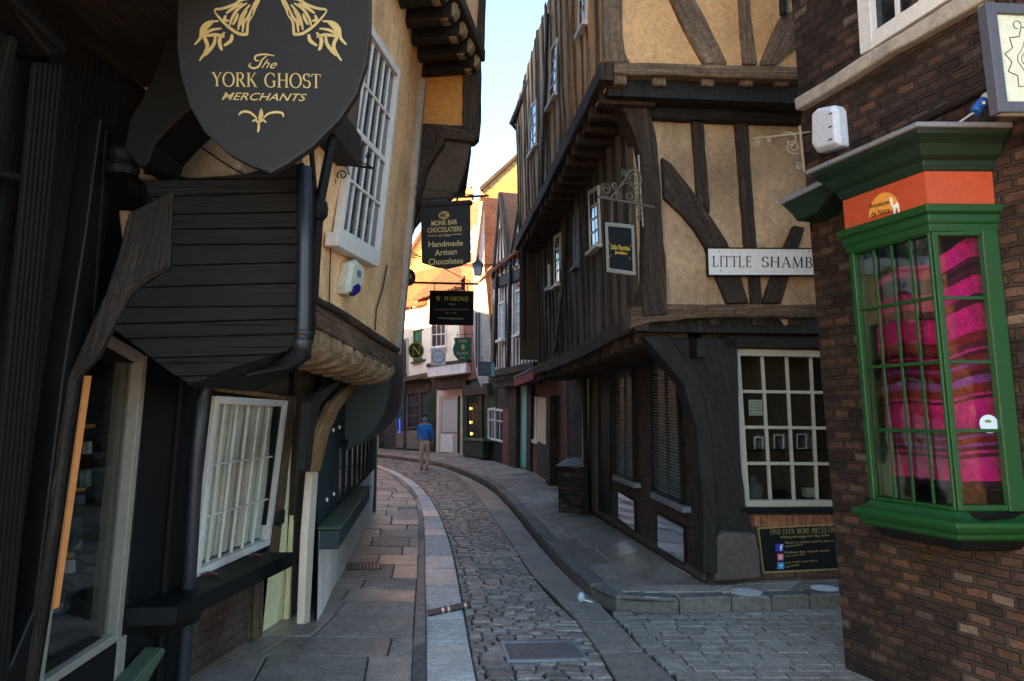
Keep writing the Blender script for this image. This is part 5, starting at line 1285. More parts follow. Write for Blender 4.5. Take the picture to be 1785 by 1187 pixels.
m = MB(); m.loft([[WL2.P(0, z, .06 - .0), WL2.P(.10, z, .06), WL2.P(.10, z, -.05), WL2.P(-.03, z, -.05)] for z in (2.3, 3.2, 4.2, 5.2)]); part('corner_trim', m, STONE, hD, bevel=.01)
# downpipes
m = MB(); m.tube([WL2.P(*WL2.px(u, v, .12), .12) for u, v in ((600, 120), (585, 212), (556, 360), (551, 440), (546, 520))], .030, 10)
m.tube([WL2.P(*WL2.px(u, v, .12), .12) for u, v in ((558, 352), (556, 362), (555, 374), (553, 384))], [.045, .055, .055, .035], 10)
m.tube([WL2.P(*WL2.px(u, v, .08), .08) for u, v in ((542, 250), (548, 326), (552, 350))], .016, 8)
part('downpipe', m, K_BLACK, hD)
m = MB(); m.tube([WL2.P(*WL2.px(u, v, .02), .02) for u, v in ((675, 462), (668, 500), (656, 540), (654, 576))], .007, 5)
part('wall_cable', m, IRON, None, **tagd('thin dark cable running down the tan plaster from the right of the sash window sill', 'cable'))
m = MB(); m.tube([WL2.P(*WL2.px(u, v, .02), .02) for u, v in ((577, 420), (575, 480), (574, 530))], .005, 5)
part('wall_cable', m, IRON, None, **tagd('thin dark cable on the tan plaster left of the burglar alarm', 'cable'))
al = thing('burglar_alarm', 'cream alarm box with a dark blue lower corner below the tall sash window', 'alarm box', WL2.P(*WL2.px(618, 515), .02))
q = pxq(WL2, [(612, 456), (622, 452), (634, 464), (630, 505), (617, 517), (604, 512), (604, 498)], .07)
m = MB(); m.prism(WL2, q, 0, .06); qc = Vector((sum(p[0] for p in q) / 7, sum(p[1] for p in q) / 7)); m.loft([[WL2.P(*p, .06) for p in q], [WL2.P(*(Vector(p).lerp(qc, .2)), .09) for p in q]]); part('cover', m, PLCR, al, bevel=.006)
m = MB(); m.prism_px(WL2, [(617, 499), (626, 494), (630, 500), (628, 509), (619, 516), (615, 511)], .05, .098); part('strobe', m, DBLUE, al, bevel=.004)
m = MB(); m.prism_px(WL2, [(624, 470), (630, 473), (629, 484), (623, 481)], .091, .094); part('label', m, M_flat('blue grey label', (.15, .17, .28), .5), al)
# wrought bracket
wb_ = thing('iron_bracket', 'empty black scrolled iron bracket on the tan wall left of the sash window', 'bracket', atY(574, 300, 4.9))
WZ = Wall(XY(atY(570, 285, 4.85)), XY(atY(645, 290, 4.85)), lean=0)
m = MB(); m.tube([WZ.P(*WZ.px(568, 282)), WZ.P(*WZ.px(650, 293))], .009, 6); m.tube([WZ.P(*WZ.px(u, v)) for u, v in ((578, 260), (600, 266), (622, 280), (646, 290))], .005, 5); m.tube([WZ.P(*WZ.px(574, 258)), WZ.P(*WZ.px(570, 330))], .008, 6); part('bar', m, K_BLACK, wb_)
m = MB()
for u, v, r0, r1, a0, t in ((582, 273, .006, .032, 0, 1.4), (641, 272, .005, .022, 0, 1.3), (597, 305, .008, .038, 2, 1.3), (579, 316, .006, .034, 1, 1.3)): add(m, spiral(WZ, WZ.px(u, v), r0, r1, a0, t, 0, .005))
m.tube([WZ.P(*WZ.px(u, v)) for u, v in ((574, 298), (590, 288), (604, 290), (609, 305))], .005, 5)
m.tube([WZ.P(*WZ.px(u, v)) for u, v in ((572, 326), (571, 340), (569, 350), (573, 353), (575, 345), (572, 336))], .003, 5)
part('scroll', m, K_BLACK, wb_)
# upper jetty
rb = atY(834, 106, 7.42); zj = rb.z; ra = CAM + ray(789, 0) * ((zj - CAMH) / ray(789, 0).z); rdir = (XY(rb) - XY(ra)).normalized()
WJ2 = Wall(XY(rb), XY(rb) - rdir, lean=.03, zref=zj)
m = panel(WJ2, 0, 4.2, zj, 9, amp=.01); part('upper_wall', m, P_TAN, hD, axis=WJ2)
m = MB(); pA = [WJ2.P(0, zj - .02), WJ2.P(4.2, zj - .02), WL2.P(4.2, zj - .02, -.5), WL2.P(-.1, zj - .02, -.5)]
m.loft([[Vector((p.x, p.y, zj - .02)) for p in pA], [Vector((p.x, p.y, zj + .15)) for p in pA]]); part('upper_jetty_floor', m, T_BLACK, hD)
for k in range(12):
    s_ = .1 + k * .33; m = MB(); m.wbox(WJ2, s_ - .07, s_ + .07, zj - .17, zj - .0, -1.2, .0); part('joist', m, T_BLACK, hD, bevel=.02)
    m = MB(); pr_ = [(-.12, .0), (.02, .0), (.05, -.05), (.03, -.12), (-.05, -.17), (-.12, -.17)]
    m.loft([[WJ2.P(s_ - .06, zj - .005 + zz, d_) for d_, zz in pr_], [WJ2.P(s_ + .06, zj - .005 + zz, d_) for d_, zz in pr_]]); part('joist_end', m, TANW if k < 6 else T_DARK, hD, bevel=.01)
m = MB(); m.beam(WJ2, [(-.02, zj + .06), (1, zj + .05), (2, zj + .06), (4.2, zj + .07)], .13, -.02, .07, .02); part('bressumer', m, T_DARK, hD)
m = MB(); m.beam(WJ2, [(.05, zj), (.04, 7), (.05, 8.8)], .13, -.02, .06, .015); part('corner_post', m, T_DARK, hD)
m = MB(); c = [WJ2.P(0, 9, .3), WJ2.P(4.2, 9, .3)]; m.loft([c + [p + Vector((0, 0, .1)) for p in reversed(c)], [p + Vector((-2.6, 0, 2.2)) for p in c + [p + Vector((0, 0, .1)) for p in reversed(c)]]]); part('roof', m, TILED, hD)
m = MB(); m.loft([[Vector((x, y, z)) for x, y in ((rb.x - .03, 7.40), (rb.x - .35, 4.0), (-5, 4.0), (-5, 7.40))] for z in (zj + .2, 8.9)]); part('attic_wall', m, P_TAN2, hD)

# next house: flank with its warm glow painted orange, brackets and sooty cove
hE = thing('coved_house', 'narrow house with an orange glow-tinted plaster flank, sooty curved cove and dark teal shopfront', 'house', (-2.2, 9, .03))
WQ = Wall((-3, 7.46), (3, 7.46), lean=0)
def qp(pts, mat, d0, d1, nm, bev=.01): m = MB(); m.prism_px(WQ, pts, d0, d1); return part(nm, m, mat, hE, bevel=bev, axis=WQ)
qp([(728, 118), (836, 108), (834, 238), (740, 230), (728, 222)], P_GLOW, -.10, 0, 'flank_wall')
tp(WQ, [(808, 118), (838, 102), (838, 200), (834, 238), (826, 246), (806, 236)], -.1, .06, T_DARK, 'corner_post', hE)
tp(WQ, [(728, 214), (770, 216), (812, 218), (830, 232), (826, 246), (796, 243), (768, 240), (728, 228)], -.1, .07, T_DARK, 'rail', hE)
tp(WQ, [(724, 222), (776, 228), (774, 250), (758, 272), (744, 296), (736, 330), (728, 366), (716, 400), (704, 420), (706, 380), (716, 330), (722, 270)], -.1, .10, T_DARK, 'bracket', hE)
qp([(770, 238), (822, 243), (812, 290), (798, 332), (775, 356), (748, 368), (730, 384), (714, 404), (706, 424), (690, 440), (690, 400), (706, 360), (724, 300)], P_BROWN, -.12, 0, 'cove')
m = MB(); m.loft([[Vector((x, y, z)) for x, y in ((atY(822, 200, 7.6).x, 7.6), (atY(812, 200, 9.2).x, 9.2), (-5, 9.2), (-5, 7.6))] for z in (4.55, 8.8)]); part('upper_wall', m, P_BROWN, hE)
# ground floor under the plaster house: white plinth, green bench ledge, teal shopfront
g0, g1 = XY(G(548, 1083, .03)), XY(G(648, 892, .03))
W3 = Wall(g0, g1, lean=0)
L3 = W3.L
m = panel(W3, 0, L3, -.02, 2.4, amp=.002, cell=.8); part('shopfront_wall', m, K_TEAL, hE, axis=W3)
zl1 = W3.px(581, 938, .18)[1]; zl0 = W3.px(581, 978, .18)[1]; sl0 = max(.02, W3.px(581, 938, .18)[0]); sl1 = W3.px(644, 886, .18)[0]
m = panel(W3, 0, L3, -.03, zl1, amp=.01, d=.02); part('plinth', m, P_WHITE, hE, axis=W3)
m = MB(); m.wbox(W3, sl0, sl1, zl0 + .02, zl1, .0, .18); sb = part('stall_ledge', m, K_TEAL, hE, bevel=.01)
m = MB(); m.wbox(W3, sl0 - .01, sl1 + .01, zl1, zl1 + .025, .0, .195); part('ledge_top', m, K_LEDGE, hE, bevel=.008)
m = MB(); m.wbox(W3, L3 - .05, L3 + .25, 0, 1.7, -.3, .06); part('end_pier', m, K_TEAL, hE, bevel=.01)
pr_ = [(-.4, 1.28), (.02, 1.30), (.18, 1.40), (.30, 1.52), (.42, 1.70), (.47, 1.90), (.50, 2.3), (.50, 3.1), (-.4, 3.1)]
sK = .9
m = MB(); m.loft([[W3.P(a, z, d_) for d_, z in pr_] for a in [L3 * .30, L3 * .4, L3 * .6, L3 * .8, L3 + .05]]); part('coved_bay', m, K_TEAL, hE)
m = MB(); m.loft([[W3.P(a, z, d_) for d_, z in ((.46, 3.1), (.46, 8.0), (-4, 8.0), (-4, 3.1))] for a in (L3 * .30, L3 + .05)]); part('front_wall', m, P_BROWN, hE)
tp(W3, [(626, 655), (632, 655), (610, 690), (592, 715), (576, 750), (566, 790), (558, 822), (548, 822), (552, 780), (562, 740), (578, 705), (600, 680)], .08, .13, T_WARM, 'arch_bracket', hE)
m = MB(); m.prism_px(W3, [(545, 822), (555, 822), (548, 935), (540, 1085), (530, 1088), (536, 935)], .03, .08); part('post_trim', m, M_paint('cream post paint', (.62, .50, .38), .6, .5), hE, bevel=.006)
tp(W3, [(540, 700), (600, 655), (606, 660), (560, 705), (548, 760), (542, 822), (530, 822)], .07, .12, T_BLACK, 'arch_bracket', hE)
m = MB()
for k in range(7):
    a = L3 * (.28 + .1 * k); m.wbox(W3, a - .02, a + .02, zl1 + .03, 1.4, .0, .03)
m.wbox(W3, L3 * .2, L3, 1.36, 1.42, .0, .035)
part('glazing_bars', m, K_BLACK, hE)
m = MB(); m.wbox(W3, L3 * .22, L3 - .1, zl1 + .05, 1.4, .0, .008); part('shop_glass', m, GLD, hE)
for k, (u, v) in enumerate(((570, 871), (582, 861), (581, 750), (592, 745))):
    m = MB(); c = W3.P(*W3.px(u, v, .02), .02); m.blob(c, .012, .012, .02, 8, 6); part('price_tag', m, SIGNW, None, smooth=True, **tagd(['lower left of four tiny white tags in the dark teal shop window', 'lower right of four tiny white tags in the dark teal shop window', 'upper left of four tiny white tags in the dark teal shop window', 'upper right of four tiny white tags in the dark teal shop window'][k], 'tag', 'white tags in the teal shop window'))

m = MB(); fx = [(-2.15, 5.95), (-2.0, 7.3), (-2.3, 9.0), (-2.65, 12.4)]
for a, b in zip(fx, fx[1:]): m.loft([[Vector((a[0], a[1], z)), Vector((b[0], b[1], z)), Vector((b[0] - 4, b[1], z)), Vector((a[0] - 4, a[1], z))] for z in (0, 7.9)])
part('light_block_core', m, INTER, hE)  # unseen fill added to stop sun passing through the ground floor
# ------------------------------------------------------------------ the big shield sign
gs = thing('shield_sign', 'large black shield shaped shop sign with gold bells and lettering at the upper left', 'hanging sign', atY(470, 298, 2.85))
WS = Wall((-3, 2.78), (3, 2.92), lean=0)
out = [(313, -90), (309, 20), (308, 80), (314, 130), (330, 185), (356, 230), (400, 270), (440, 291), (470, 300), (500, 284), (545, 253), (590, 208), (620, 163), (636, 112), (643, 60), (645, -90)]
q = pxq(WS, out, .015); m = MB(); m.prism(WS, q, -.02, .015)
SGN = M_paint('sign black', (.009, .0075, .007), .6, .25, (.05, .045, .04)); part('board', m, SGN, gs, bevel=.004)
qq = [Vector(p) for p in q]; m = MB()
for a, b in zip(qq[8:], qq[9:]): m.bar(WS, a, b, .010, -.022, .017)
part('edge_strip', m, IRON, gs)
m = MB(); c0 = WS.px(390, -90, 0); c1 = WS.px(560, -90, 0)
for c in (c0, c1): m.tube([WS.P(c[0], c[1] - .02), WS.P(c[0], c[1] + .25)], .008, 6)
m.tube([WS.P(c0[0] - .9, c0[1] + .25), WS.P(c1[0] + .1, c1[1] + .25)], .014, 8); part('hanger', m, IRON, gs)
z6 = lambda pts: [(300 + a / 3.828, b / 3.828) for a, b in pts]
mir = lambda pts: [(1313 - a, b) for a, b in pts]
dG = .0165
letter(WS, serif('YORK GHOST', .07), z6([(262, 478), (992, 490), (992, 592), (262, 578)]), dG, GOLD, gs)
letter(WS, bfont('MERCHANTS', shear=.35, bold=.004), z6([(333, 615), (900, 626), (898, 675), (330, 666)]), dG, GOLD, gs)
letter(WS, bfont('he', shear=.5), z6([(600, 395), (702, 398), (698, 458), (596, 454)]), dG, GOLD, gs)
def strokes(W, lst, w0, d, mat, par, nm, conv):
    m = MB()
    for pts in lst:
        P = [Vector(W.px(u, v, d)) for u, v in conv(pts)]
        # smooth
        S = []
        for i in range(len(P) - 1):
            p0, p1, p2, p3 = P[max(i - 1, 0)], P[i], P[i + 1], P[min(i + 2, len(P) - 1)]
            for k in range(6):
                t = k / 6; S.append(.5 * ((2 * p1) + (-p0 + p2) * t + (2 * p0 - 5 * p1 + 4 * p2 - p3) * t * t + (-p0 + 3 * p1 - 3 * p2 + p3) * t ** 3))
        S.append(P[-1]); n = len(S); E = []
        for i, p in enumerate(S):
            t = (S[min(i + 1, n - 1)] - S[max(i - 1, 0)]); t = t.normalized() if t.length > 0 else Vector((1, 0)); mm = Vector((-t.y, t.x)); w_ = w0 * (.25 + .75 * math.sin(math.pi * (i + .5) / n) ** .6)
            E.append((p - mm * w_, p + mm * w_))
        for a, b in zip(E, E[1:]): m.face([W.P(*a[0], d), W.P(*b[0], d), W.P(*b[1], d), W.P(*a[1], d)])
    return part(nm, m, mat, par, axis=W)
strokes(WS, [[(682, 372), (620, 362), (560, 372), (555, 400), (580, 405)], [(640, 365), (600, 400), (580, 440), (545, 455), (515, 440), (525, 420)]], .004, dG, GOLD, gs, 'lettering', z6)
smoke = [[(310, 140), (240, 150), (200, 190), (190, 250), (150, 298)], [(330, 190), (265, 200), (215, 235), (235, 300), (220, 350), (182, 405)], [(290, 230), (280, 290), (245, 340), (215, 372)], [(350, 215), (318, 260), (322, 310), (335, 335)], [(400, 228), (392, 270), (345, 305)], [(225, 240), (290, 232), (350, 245)], [(270, 150), (225, 190), (215, 230)]]
for f in (lambda p: p, mir):
    strokes(WS, [f(p) for p in smoke], .0075, dG, GOLD, gs, 'smoke_ornament', z6)
    body = [(283, 78), (292, 62), (340, 56), (420, 28), (470, -4), (575, -10), (552, 60), (538, 105), (508, 148), (500, 220), (486, 229), (440, 222), (375, 178), (318, 122), (283, 78)]
    strokes(WS, [f(body[:8]), f(body[7:]), f([(566, -6), (545, 40), (530, 70)])], .0065, dG, GOLD, gs, 'bell_ornament', z6)
    strokes(WS, [f(p) for p in ([(500, 20), (440, 60), (400, 120), (385, 170)], [(520, 30), (480, 80), (455, 130), (440, 200)], [(470, 20), (400, 60), (360, 90)], [(535, 50), (510, 110), (480, 150), (470, 215)], [(440, 90), (425, 130), (405, 165)], [(500, 70), (475, 110), (462, 170)], [(360, 100), (350, 130), (380, 140)])], .0062, dG, GOLD, gs, 'bell_shading', z6)
strokes(WS, [[(443, 768), (470, 745), (520, 750), (568, 792)], [(742, 780), (735, 755), (690, 748), (640, 760), (608, 790)], [(595, 725), (588, 760), (582, 800)], [(595, 725), (600, 765), (588, 800)], [(535, 812), (555, 800), (578, 815), (605, 800), (628, 818)], [(578, 810), (578, 850), (572, 882)]], .005, dG, GOLD, gs, 'flourish', z6)
# ================================================================== signs over the street
def pole(name, lab, a, b, Y, extra=(), r=.012, Yb=None):
    t = thing(name, lab, 'bracket', atY(*a, Y)); m = MB(); m.tube([atY(*a, Y), atY(*b, Yb or Y)], r, 8)
    part('bar', m, IRON, t)
    if extra:
        m = MB()
        for p, q in extra: m.tube([atY(*p, Y), atY(*q, Y)], .006, 5)
        part('stay', m, IRON, t)
    return t
WM = Wall(XY(atY(730, 400, 7.30)), XY(atY(820, 400, 7.16)), lean=0)
pole('sign_pole', 'thin iron pole carrying the chocolate shop sign out over the street', (716, 348), (852, 341), 7.22, [((716, 326), (826, 341)), ((850, 341), (838, 331))])
mb = thing('hanging_sign', 'black chocolate shop sign with pointed base and yellow lettering high over the street', 'hanging sign', atY(776, 468, 7.22))
out = [(733, 358), (775, 354), (818, 352), (819, 455), (800, 463), (778, 468), (757, 465), (735, 458)]
m = MB(); m.prism_px(WM, out, -.02, .02); part('board', m, M_paint('deep navy sign', (.012, .014, .018), .4, .2), mb, bevel=.004)
m = MB(); m.prism_px(WM, [(731, 354), (820, 348), (820, 355), (731, 361)], -.035, .035); part('top_rail', m, IRON, mb, bevel=.004)
m = MB(); m.tube([atY(797, 352, 7.22), atY(797, 341, 7.22)], .012, 6); m.tube([atY(748, 356, 7.22), atY(748, 346, 7.22)], .008, 6); part('hanger', m, IRON, mb)
dM = .0215
c = WM.px(774, 375, dM); m = MB(); m.face([WM.P(c[0] + .058 * math.cos(t * .393), c[1] + .042 * math.sin(t * .393), dM) for t in range(16)]); part('monogram_disc', m, GOLD, mb)
letter(WM, bfont('MBC', bold=.02), [(768, 371), (780, 370), (780, 379), (768, 380)], dM + .001, INK, mb)
YG = M_flat('pale gold lettering', (.66, .50, .22), .5)
letter(WM, bfont('MONK BAR', bold=.015), [(752, 385), (797, 382), (797, 391), (752, 394)], dM, YG, mb)
letter(WM, bfont('CHOCOLATIERS', bold=.015), [(745, 397), (805, 394), (805, 403), (745, 406)], dM, YG, mb)
letter(WM, bfont('OF YORK', bold=.01), [(764, 409), (786, 408), (786, 412), (764, 413)], dM, YG, mb)
m = MB(); m.bar(WM, WM.px(746, 411, dM), WM.px(762, 411, dM), .006, .0205, dM); m.bar(WM, WM.px(788, 409, dM), WM.px(805, 408, dM), .006, .0205, dM); part('rule', m, YG, mb)
letter(WM, bfont('Handmade', bold=.01), [(747, 421), (807, 418), (807, 428), (747, 431)], dM, YG, mb)
letter(WM, bfont('Artisan', bold=.01), [(758, 436), (796, 433), (796, 443), (758, 446)], dM, YG, mb)
letter(WM, bfont('Chocolates', bold=.01), [(747, 451), (807, 449), (807, 459), (747, 462)], dM, YG, mb)

WH = Wall(XY(atY(747, 500, 10.1)), XY(atY(825, 500, 9.95)), lean=0)
pole('sign_pole', 'dark iron pole with a pointed tip above the black rectangular jeweller sign', (697, 492), (833, 495), 10, [((700, 430), (820, 492))], r=.016)
wh = thing('hanging_sign', 'black rectangular sign with gold serif name below the chocolate sign', 'hanging sign', atY(786, 566, 10))
m = MB(); m.prism_px(WH, [(749, 506), (825, 507), (824, 567), (747, 566)], -.02, .02); part('board', m, K_BLACK, wh, bevel=.004)
letter(WH, serif('W. HAMOND', .1), [(760, 516), (816, 517), (816, 525), (760, 524)], dM, GOLDY, wh)
letter(WH, bfont('YORK'), [(781, 529), (794, 529), (794, 532), (781, 532)], dM, YG, wh)
letter(WH, bfont('THE ORIGINAL WHITBY JET STORE'), [(756, 538), (817, 538), (817, 542), (756, 542)], dM, GOLDD, wh)
letter(WH, bfont('EST. 1860'), [(777, 544), (796, 544), (796, 547), (777, 547)], dM, GOLDD, wh)
letter(WH, bfont('www.whamond.com'), [(764, 552), (808, 553), (808, 557), (764, 556)], dM, YG, wh)
m = MB()
for u in (758, 815): m.tube([atY(u, 507, 10), atY(u, 494, 10)], .007, 6)
part('hanger', m, IRON, wh)
def hung(name, lab, out, Y, mat, d=.02, ang=0.0, **kw):
    us = [p[0] for p in out]; u0, u1 = min(us), max(us); v = out[0][1]
    W_ = Wall(XY(atY(u0, v, Y + ang)), XY(atY(u1, v, Y - ang)), lean=0); t = thing(name, lab, 'hanging sign', atY((u0 + u1) / 2, max(p[1] for p in out), Y))
    m = MB(); m.prism_px(W_, out, -d, d); part('board', m, mat, t); 
    m = MB(); top = min(p[1] for p in out)
    for u in (u0 + (u1 - u0) * .25, u0 + (u1 - u0) * .75): m.tube([atY(u, top + 2, Y), atY(u, top - 10, Y)], .008, 5)
    part('hanger', m, IRON, t); return W_, t
ci = lambda u, v, r, n=28, ry=None: [(u + r * math.cos(2 * math.pi * k / n), v + (ry or r) * math.sin(2 * math.pi * k / n)) for k in range(n)]
W_, t = hung('round_sign', 'round dark green sign with a yellow ring and letter N', ci(725, 611, 14, ry=15), 19, M_paint('bottle green sign', (.012, .035, .01), .4, .1))
m = MB(); o = [W_.px(u, v, .022) for u, v in ci(725, 611, 13, ry=14)]
for i in range(len(o)): m.bar(W_, o[i], o[(i + 1) % len(o)], .028, .018, .023)
part('ring', m, GOLDY, t)
letter(W_, serif('N'), [(718, 603), (733, 603), (734, 619), (718, 619)], .0225, GOLDY, t)
W_, t = hung('square_sign', 'square white sign with a thin grey printed ring', [(751, 607), (777, 606), (777, 637), (751, 637)], 20, SIGNW)
m = MB(); o = [W_.px(u, v, .022) for u, v in ci(764, 622, 10.5)]
for i in range(len(o)): m.bar(W_, o[i], o[(i + 1) % len(o)], .025, .018, .022)
part('ring', m, M_flat('grey print', (.38, .34, .38), .6), t)
letter(W_, bfont('cafe'), [(758, 619), (770, 618), (770, 623), (758, 624)], .0215, M_flat('grey text', (.45, .42, .45), .6), t)
gl = [(791, 589), (822, 588), (822, 622), (818, 627), (806, 631), (797, 626), (791, 618), (789, 608), (793, 597)]
W_, t = hung('glass_shop_sign', 'green shield sign reading York Glass hanging before the white flank', gl, 21, M_paint('glass sign green', (.008, .11, .06), .4, .1))
letter(W_, bfont('YORK', bold=.02), [(799, 592), (815, 592), (815, 597), (799, 597)], .0215, YG, t)
letter(W_, bfont('GLASS', bold=.02), [(796, 613), (816, 613), (816, 618), (796, 618)], .0215, YG, t)
letter(W_, bfont('Ltd.', bold=.02), [(802, 621), (811, 621), (811, 625), (802, 625)], .0215, YG, t)
m = MB(); m.prism_px(W_, ci(807, 605, 3.6, 12, ry=5), .02, .023); part('beetle_emblem', m, GOLD, t)
W_, t = hung('grey_sign', 'grey rectangular sign with a mint green end strip', [(833, 630), (862, 631), (862, 656), (833, 655)], 18, K_GREYS)
m = MB(); m.prism_px(W_, [(856, 633), (862, 633), (862, 656), (856, 656)], .02, .024); part('mint_strip', m, K_MINT, t)
letter(W_, bfont('YORK'), [(838, 637), (853, 637), (853, 642), (838, 642)], .0215, LEAD, t); letter(W_, bfont('burr'), [(841, 645), (854, 645), (854, 650), (841, 650)], .0215, LEAD, t)
W_, t = hung('round_sign', 'small dark round sign half hidden behind the plaster house', ci(712, 483, 12, ry=15), 14, M_paint('brown black sign', (.02, .014, .012), .5, .2))
letter(W_, bfont('NS', bold=.02), [(708, 478), (718, 478), (718, 486), (708, 486)], .0215, YG, t)
m = MB(); m.tube([atY(795, 586, 21), atY(800, 583, 21), atY(822, 582, 21)], .010, 5); part('rod', m, IRON, thing('sign_pole', 'thin iron rod carrying the green glass shop sign', 'bracket', atY(810, 583, 21)))
# lantern
lt = thing('street_lantern', 'small black framed street lantern hanging behind the black signs', 'street lamp', atY(832, 480, 19))
m = MB(); c = atY(833, 470, 19); zt_ = atY(833, 458, 19).z; zb_ = atY(833, 480, 19).z
m.loft([[c.copy() + Vector((x * .08, y * .08, zb_ - c.z)) for x, y in ((-1, -1), (1, -1), (1, 1), (-1, 1))], [c + Vector((x * .125, y * .125, zt_ - c.z - .05)) for x, y in ((-1, -1), (1, -1), (1, 1), (-1, 1))]]); part('glass', m, M_flat('lantern glass', (.45, .5, .55), .2), lt)
m = MB()
for x, y in ((-1, -1), (1, -1), (1, 1), (-1, 1)): m.tube([c + Vector((x * .083, y * .083, zb_ - c.z)), c + Vector((x * .13, y * .13, zt_ - c.z - .05))], .010, 5)
m.loft([[c + Vector((x * r_, y * r_, zz)) for x, y in ((-1, -1), (1, -1), (1, 1), (-1, 1))] for r_, zz in ((.15, zt_ - c.z - .05), (.06, zt_ - c.z + .05), (.03, zt_ - c.z + .08), (.02, zt_ - c.z + .2))]); part('frame', m, IRON, lt)

# ================================================================== far houses
FLOOR = .12
def FW(u0, v0, u1, v1): return Wall(XY(G(u0, v0, FLOOR)), XY(G(u1, v1, FLOOR)), lean=0)
def pp_(W, pts, d0, d1, mat, nm, par, bev=0.0): m = MB(); m.prism_px(W, pts, d0, d1); return part(nm, m, mat, par, bevel=bev, axis=W)
WIN = dict(fw=.07, mw=.035, d0=.0, d1=.06, gd=.02)
def back(W, s0, s1, z1, d, par, mat, dep=4.0, z0=0.0):
    m = MB(); m.loft([[W.P(s0, z, d), W.P(s1, z, d), W.P(s1, z, d - dep), W.P(s0, z, d - dep)] for z in (z0, z1)]); return part('wall', m, mat, par, axis=W)
# --- far left end of the street
WG0 = Wall(XY(G(560, 781, .12)), XY(G(700, 781.5, .12)), lean=0)
h0 = thing('far_shop_row', 'far shops at the bend with white posts seen past the teal shopfront', 'shop', WG0.P(2, .1))
back(WG0, -4, WG0.L + .5, 7.5, 0, h0, P_TAN2)
for pts, mt, nm in (([(640, 705), (700, 690), (700, 735), (640, 740)], K_AMBER, 'lit_fascia'), ([(660, 735), (676, 735), (676, 781), (660, 781)], GLD, 'shop_window'), ([(677, 715), (681, 715), (681, 782), (677, 782)], K_WHITE, 'white_post'), ([(684, 700), (687, 700), (687, 782), (684, 782)], K_WHITE, 'white_post'), ([(656, 745), (659, 742), (659, 783), (656, 783)], K_WHITE, 'white_post'), ([(640, 740), (655, 740), (655, 782), (640, 782)], K_NAVY, 'shop_window'), ([(640, 690), (700, 676), (700, 690), (640, 705)], T_DARK, 'fascia_beam')):  # far fascia is plain amber paint
    pp_(WG0, pts, .0, .05 + .01 * len(nm) / 10, mt, nm, h0)
# --- cream house with the green window
WG1 = FW(676, 783, 766, 788); WU1 = WG1.off(.45)
h1 = thing('cream_house', 'cream rendered house with a green window above dark arched shopfronts', 'house', WG1.P(1, .1))
back(WG1, -.3, WG1.L, 3.2, -.01, h1, FARD)
zj1 = WU1.px(720, 660)[1]; ze1 = WU1.px(730, 540)[1]
m = panel(WU1, -1.6, WG1.L - .15, zj1, ze1 + .15, amp=.01); part('upper_wall', m, P_CREAM, h1, axis=WU1)
pp_(WU1, [(690, 668), (752, 655), (752, 648), (690, 660)], 0, .08, T_MID, 'jetty_beam', h1)
back(WU1, -1.6, WG1.L - .15, ze1, -.05, h1, P_CREAM, 3.5, zj1)
window(WU1, h1, [(720, 577), (742, 571), (742, 626), (720, 631)], 3, 3, fm=K_GREEN if False else K_DGREEN, gm=M_flat('green blind', (.02, .16, .05), .6), sill=(.05, .08, .08), **WIN)
window(WU1, h1, [(700, 590), (710, 588), (710, 650), (700, 652)], 2, 3, fm=K_OFFW, gm=GLD, **WIN)
for q, g_ in (([(690, 690), (703, 688), (703, 748), (690, 750)], GLB), ([(709, 684), (733, 682), (733, 745), (709, 748)], GLD)):
    window(WG1, h1, q, 2, 3, fm=K_NAVY, gm=g_, **WIN)
pp_(WG1, [(686, 675), (748, 665), (748, 682), (686, 690)], 0, .12, P_BROWN, 'shop_arch', h1)
pp_(WG1, [(690, 752), (703, 751), (703, 780), (690, 780)], 0, .03, P_GREYD, 'stall_riser', h1); pp_(WG1, [(709, 750), (734, 750), (734, 783), (709, 782)], 0, .03, P_GREYD, 'stall_riser', h1)
pp_(WG1, [(695.5, 730), (697, 730), (697, 755), (695.5, 755)], .03, .05, M_flat('blue shop light', (.05, .12, .9), .5, emit=.15), 'lit_strip', h1)
pp_(WG1, [(745, 668), (765, 668), (764, 788), (746, 786)], 0, .08, K_DGREEN, 'door', h1)
pp_(WG1, [(703, 600), (707, 600), (707, 690), (703, 690)], .45, .52, IRON, 'downpipe', h1)
e1 = WU1.P(-1.6, ze1 + .1, .25); ea1 = Vector((*WU1.e, 0)); ed1 = Vector((*(-WU1.n * .72), .69))
m = roof_tiles(e1, ea1, ed1, WG1.L + 1.6, 3.4); part('roof', m, TILE, h1)
m = MB(); m.tube([e1 + ea1 * (WG1.L + 1.6), e1 + ea1 * (WG1.L + 1.6) + ed1 * 3.4], .07, 6); m.tube([e1 + ea1 * (WG1.L + .6), e1 + ea1 * (WG1.L + .6) + ed1 * 3.4], .06, 6); part('verge', m, P_WHITE, h1)
# --- pale house with mullioned window and white shopfront
WG2 = FW(750, 787, 812, 793); WU2 = WG2.off(.5)
h2 = thing('pale_house', 'pale jettied house with a mullioned oriel above a white shopfront', 'house', WG2.P(1, .1))
back(WG2, .0, WG2.L + .1, 3.2, -.01, h2, P_PINK)
zj2 = WU2.px(780, 646)[1]; ze2 = WU2.px(780, 512)[1]
m = panel(WU2, -.15, WG2.L + .3, zj2, ze2, amp=.01); part('upper_wall', m, P_CREAM, h2, axis=WU2); back(WU2, -.15, WG2.L + .3, ze2, -.05, h2, P_CREAM, 4, zj2)
window(WU2, h2, [(750, 520), (777, 520), (777, 604), (751, 607)], 3, 4, fm=P_PINK, gm=GLD, sill=(.05, .1, .1), **WIN)
pp_(WU2, [(743, 638), (812, 630), (812, 650), (745, 658)], -.1, .25, P_WHITE, 'oriel_base', h2, .02)
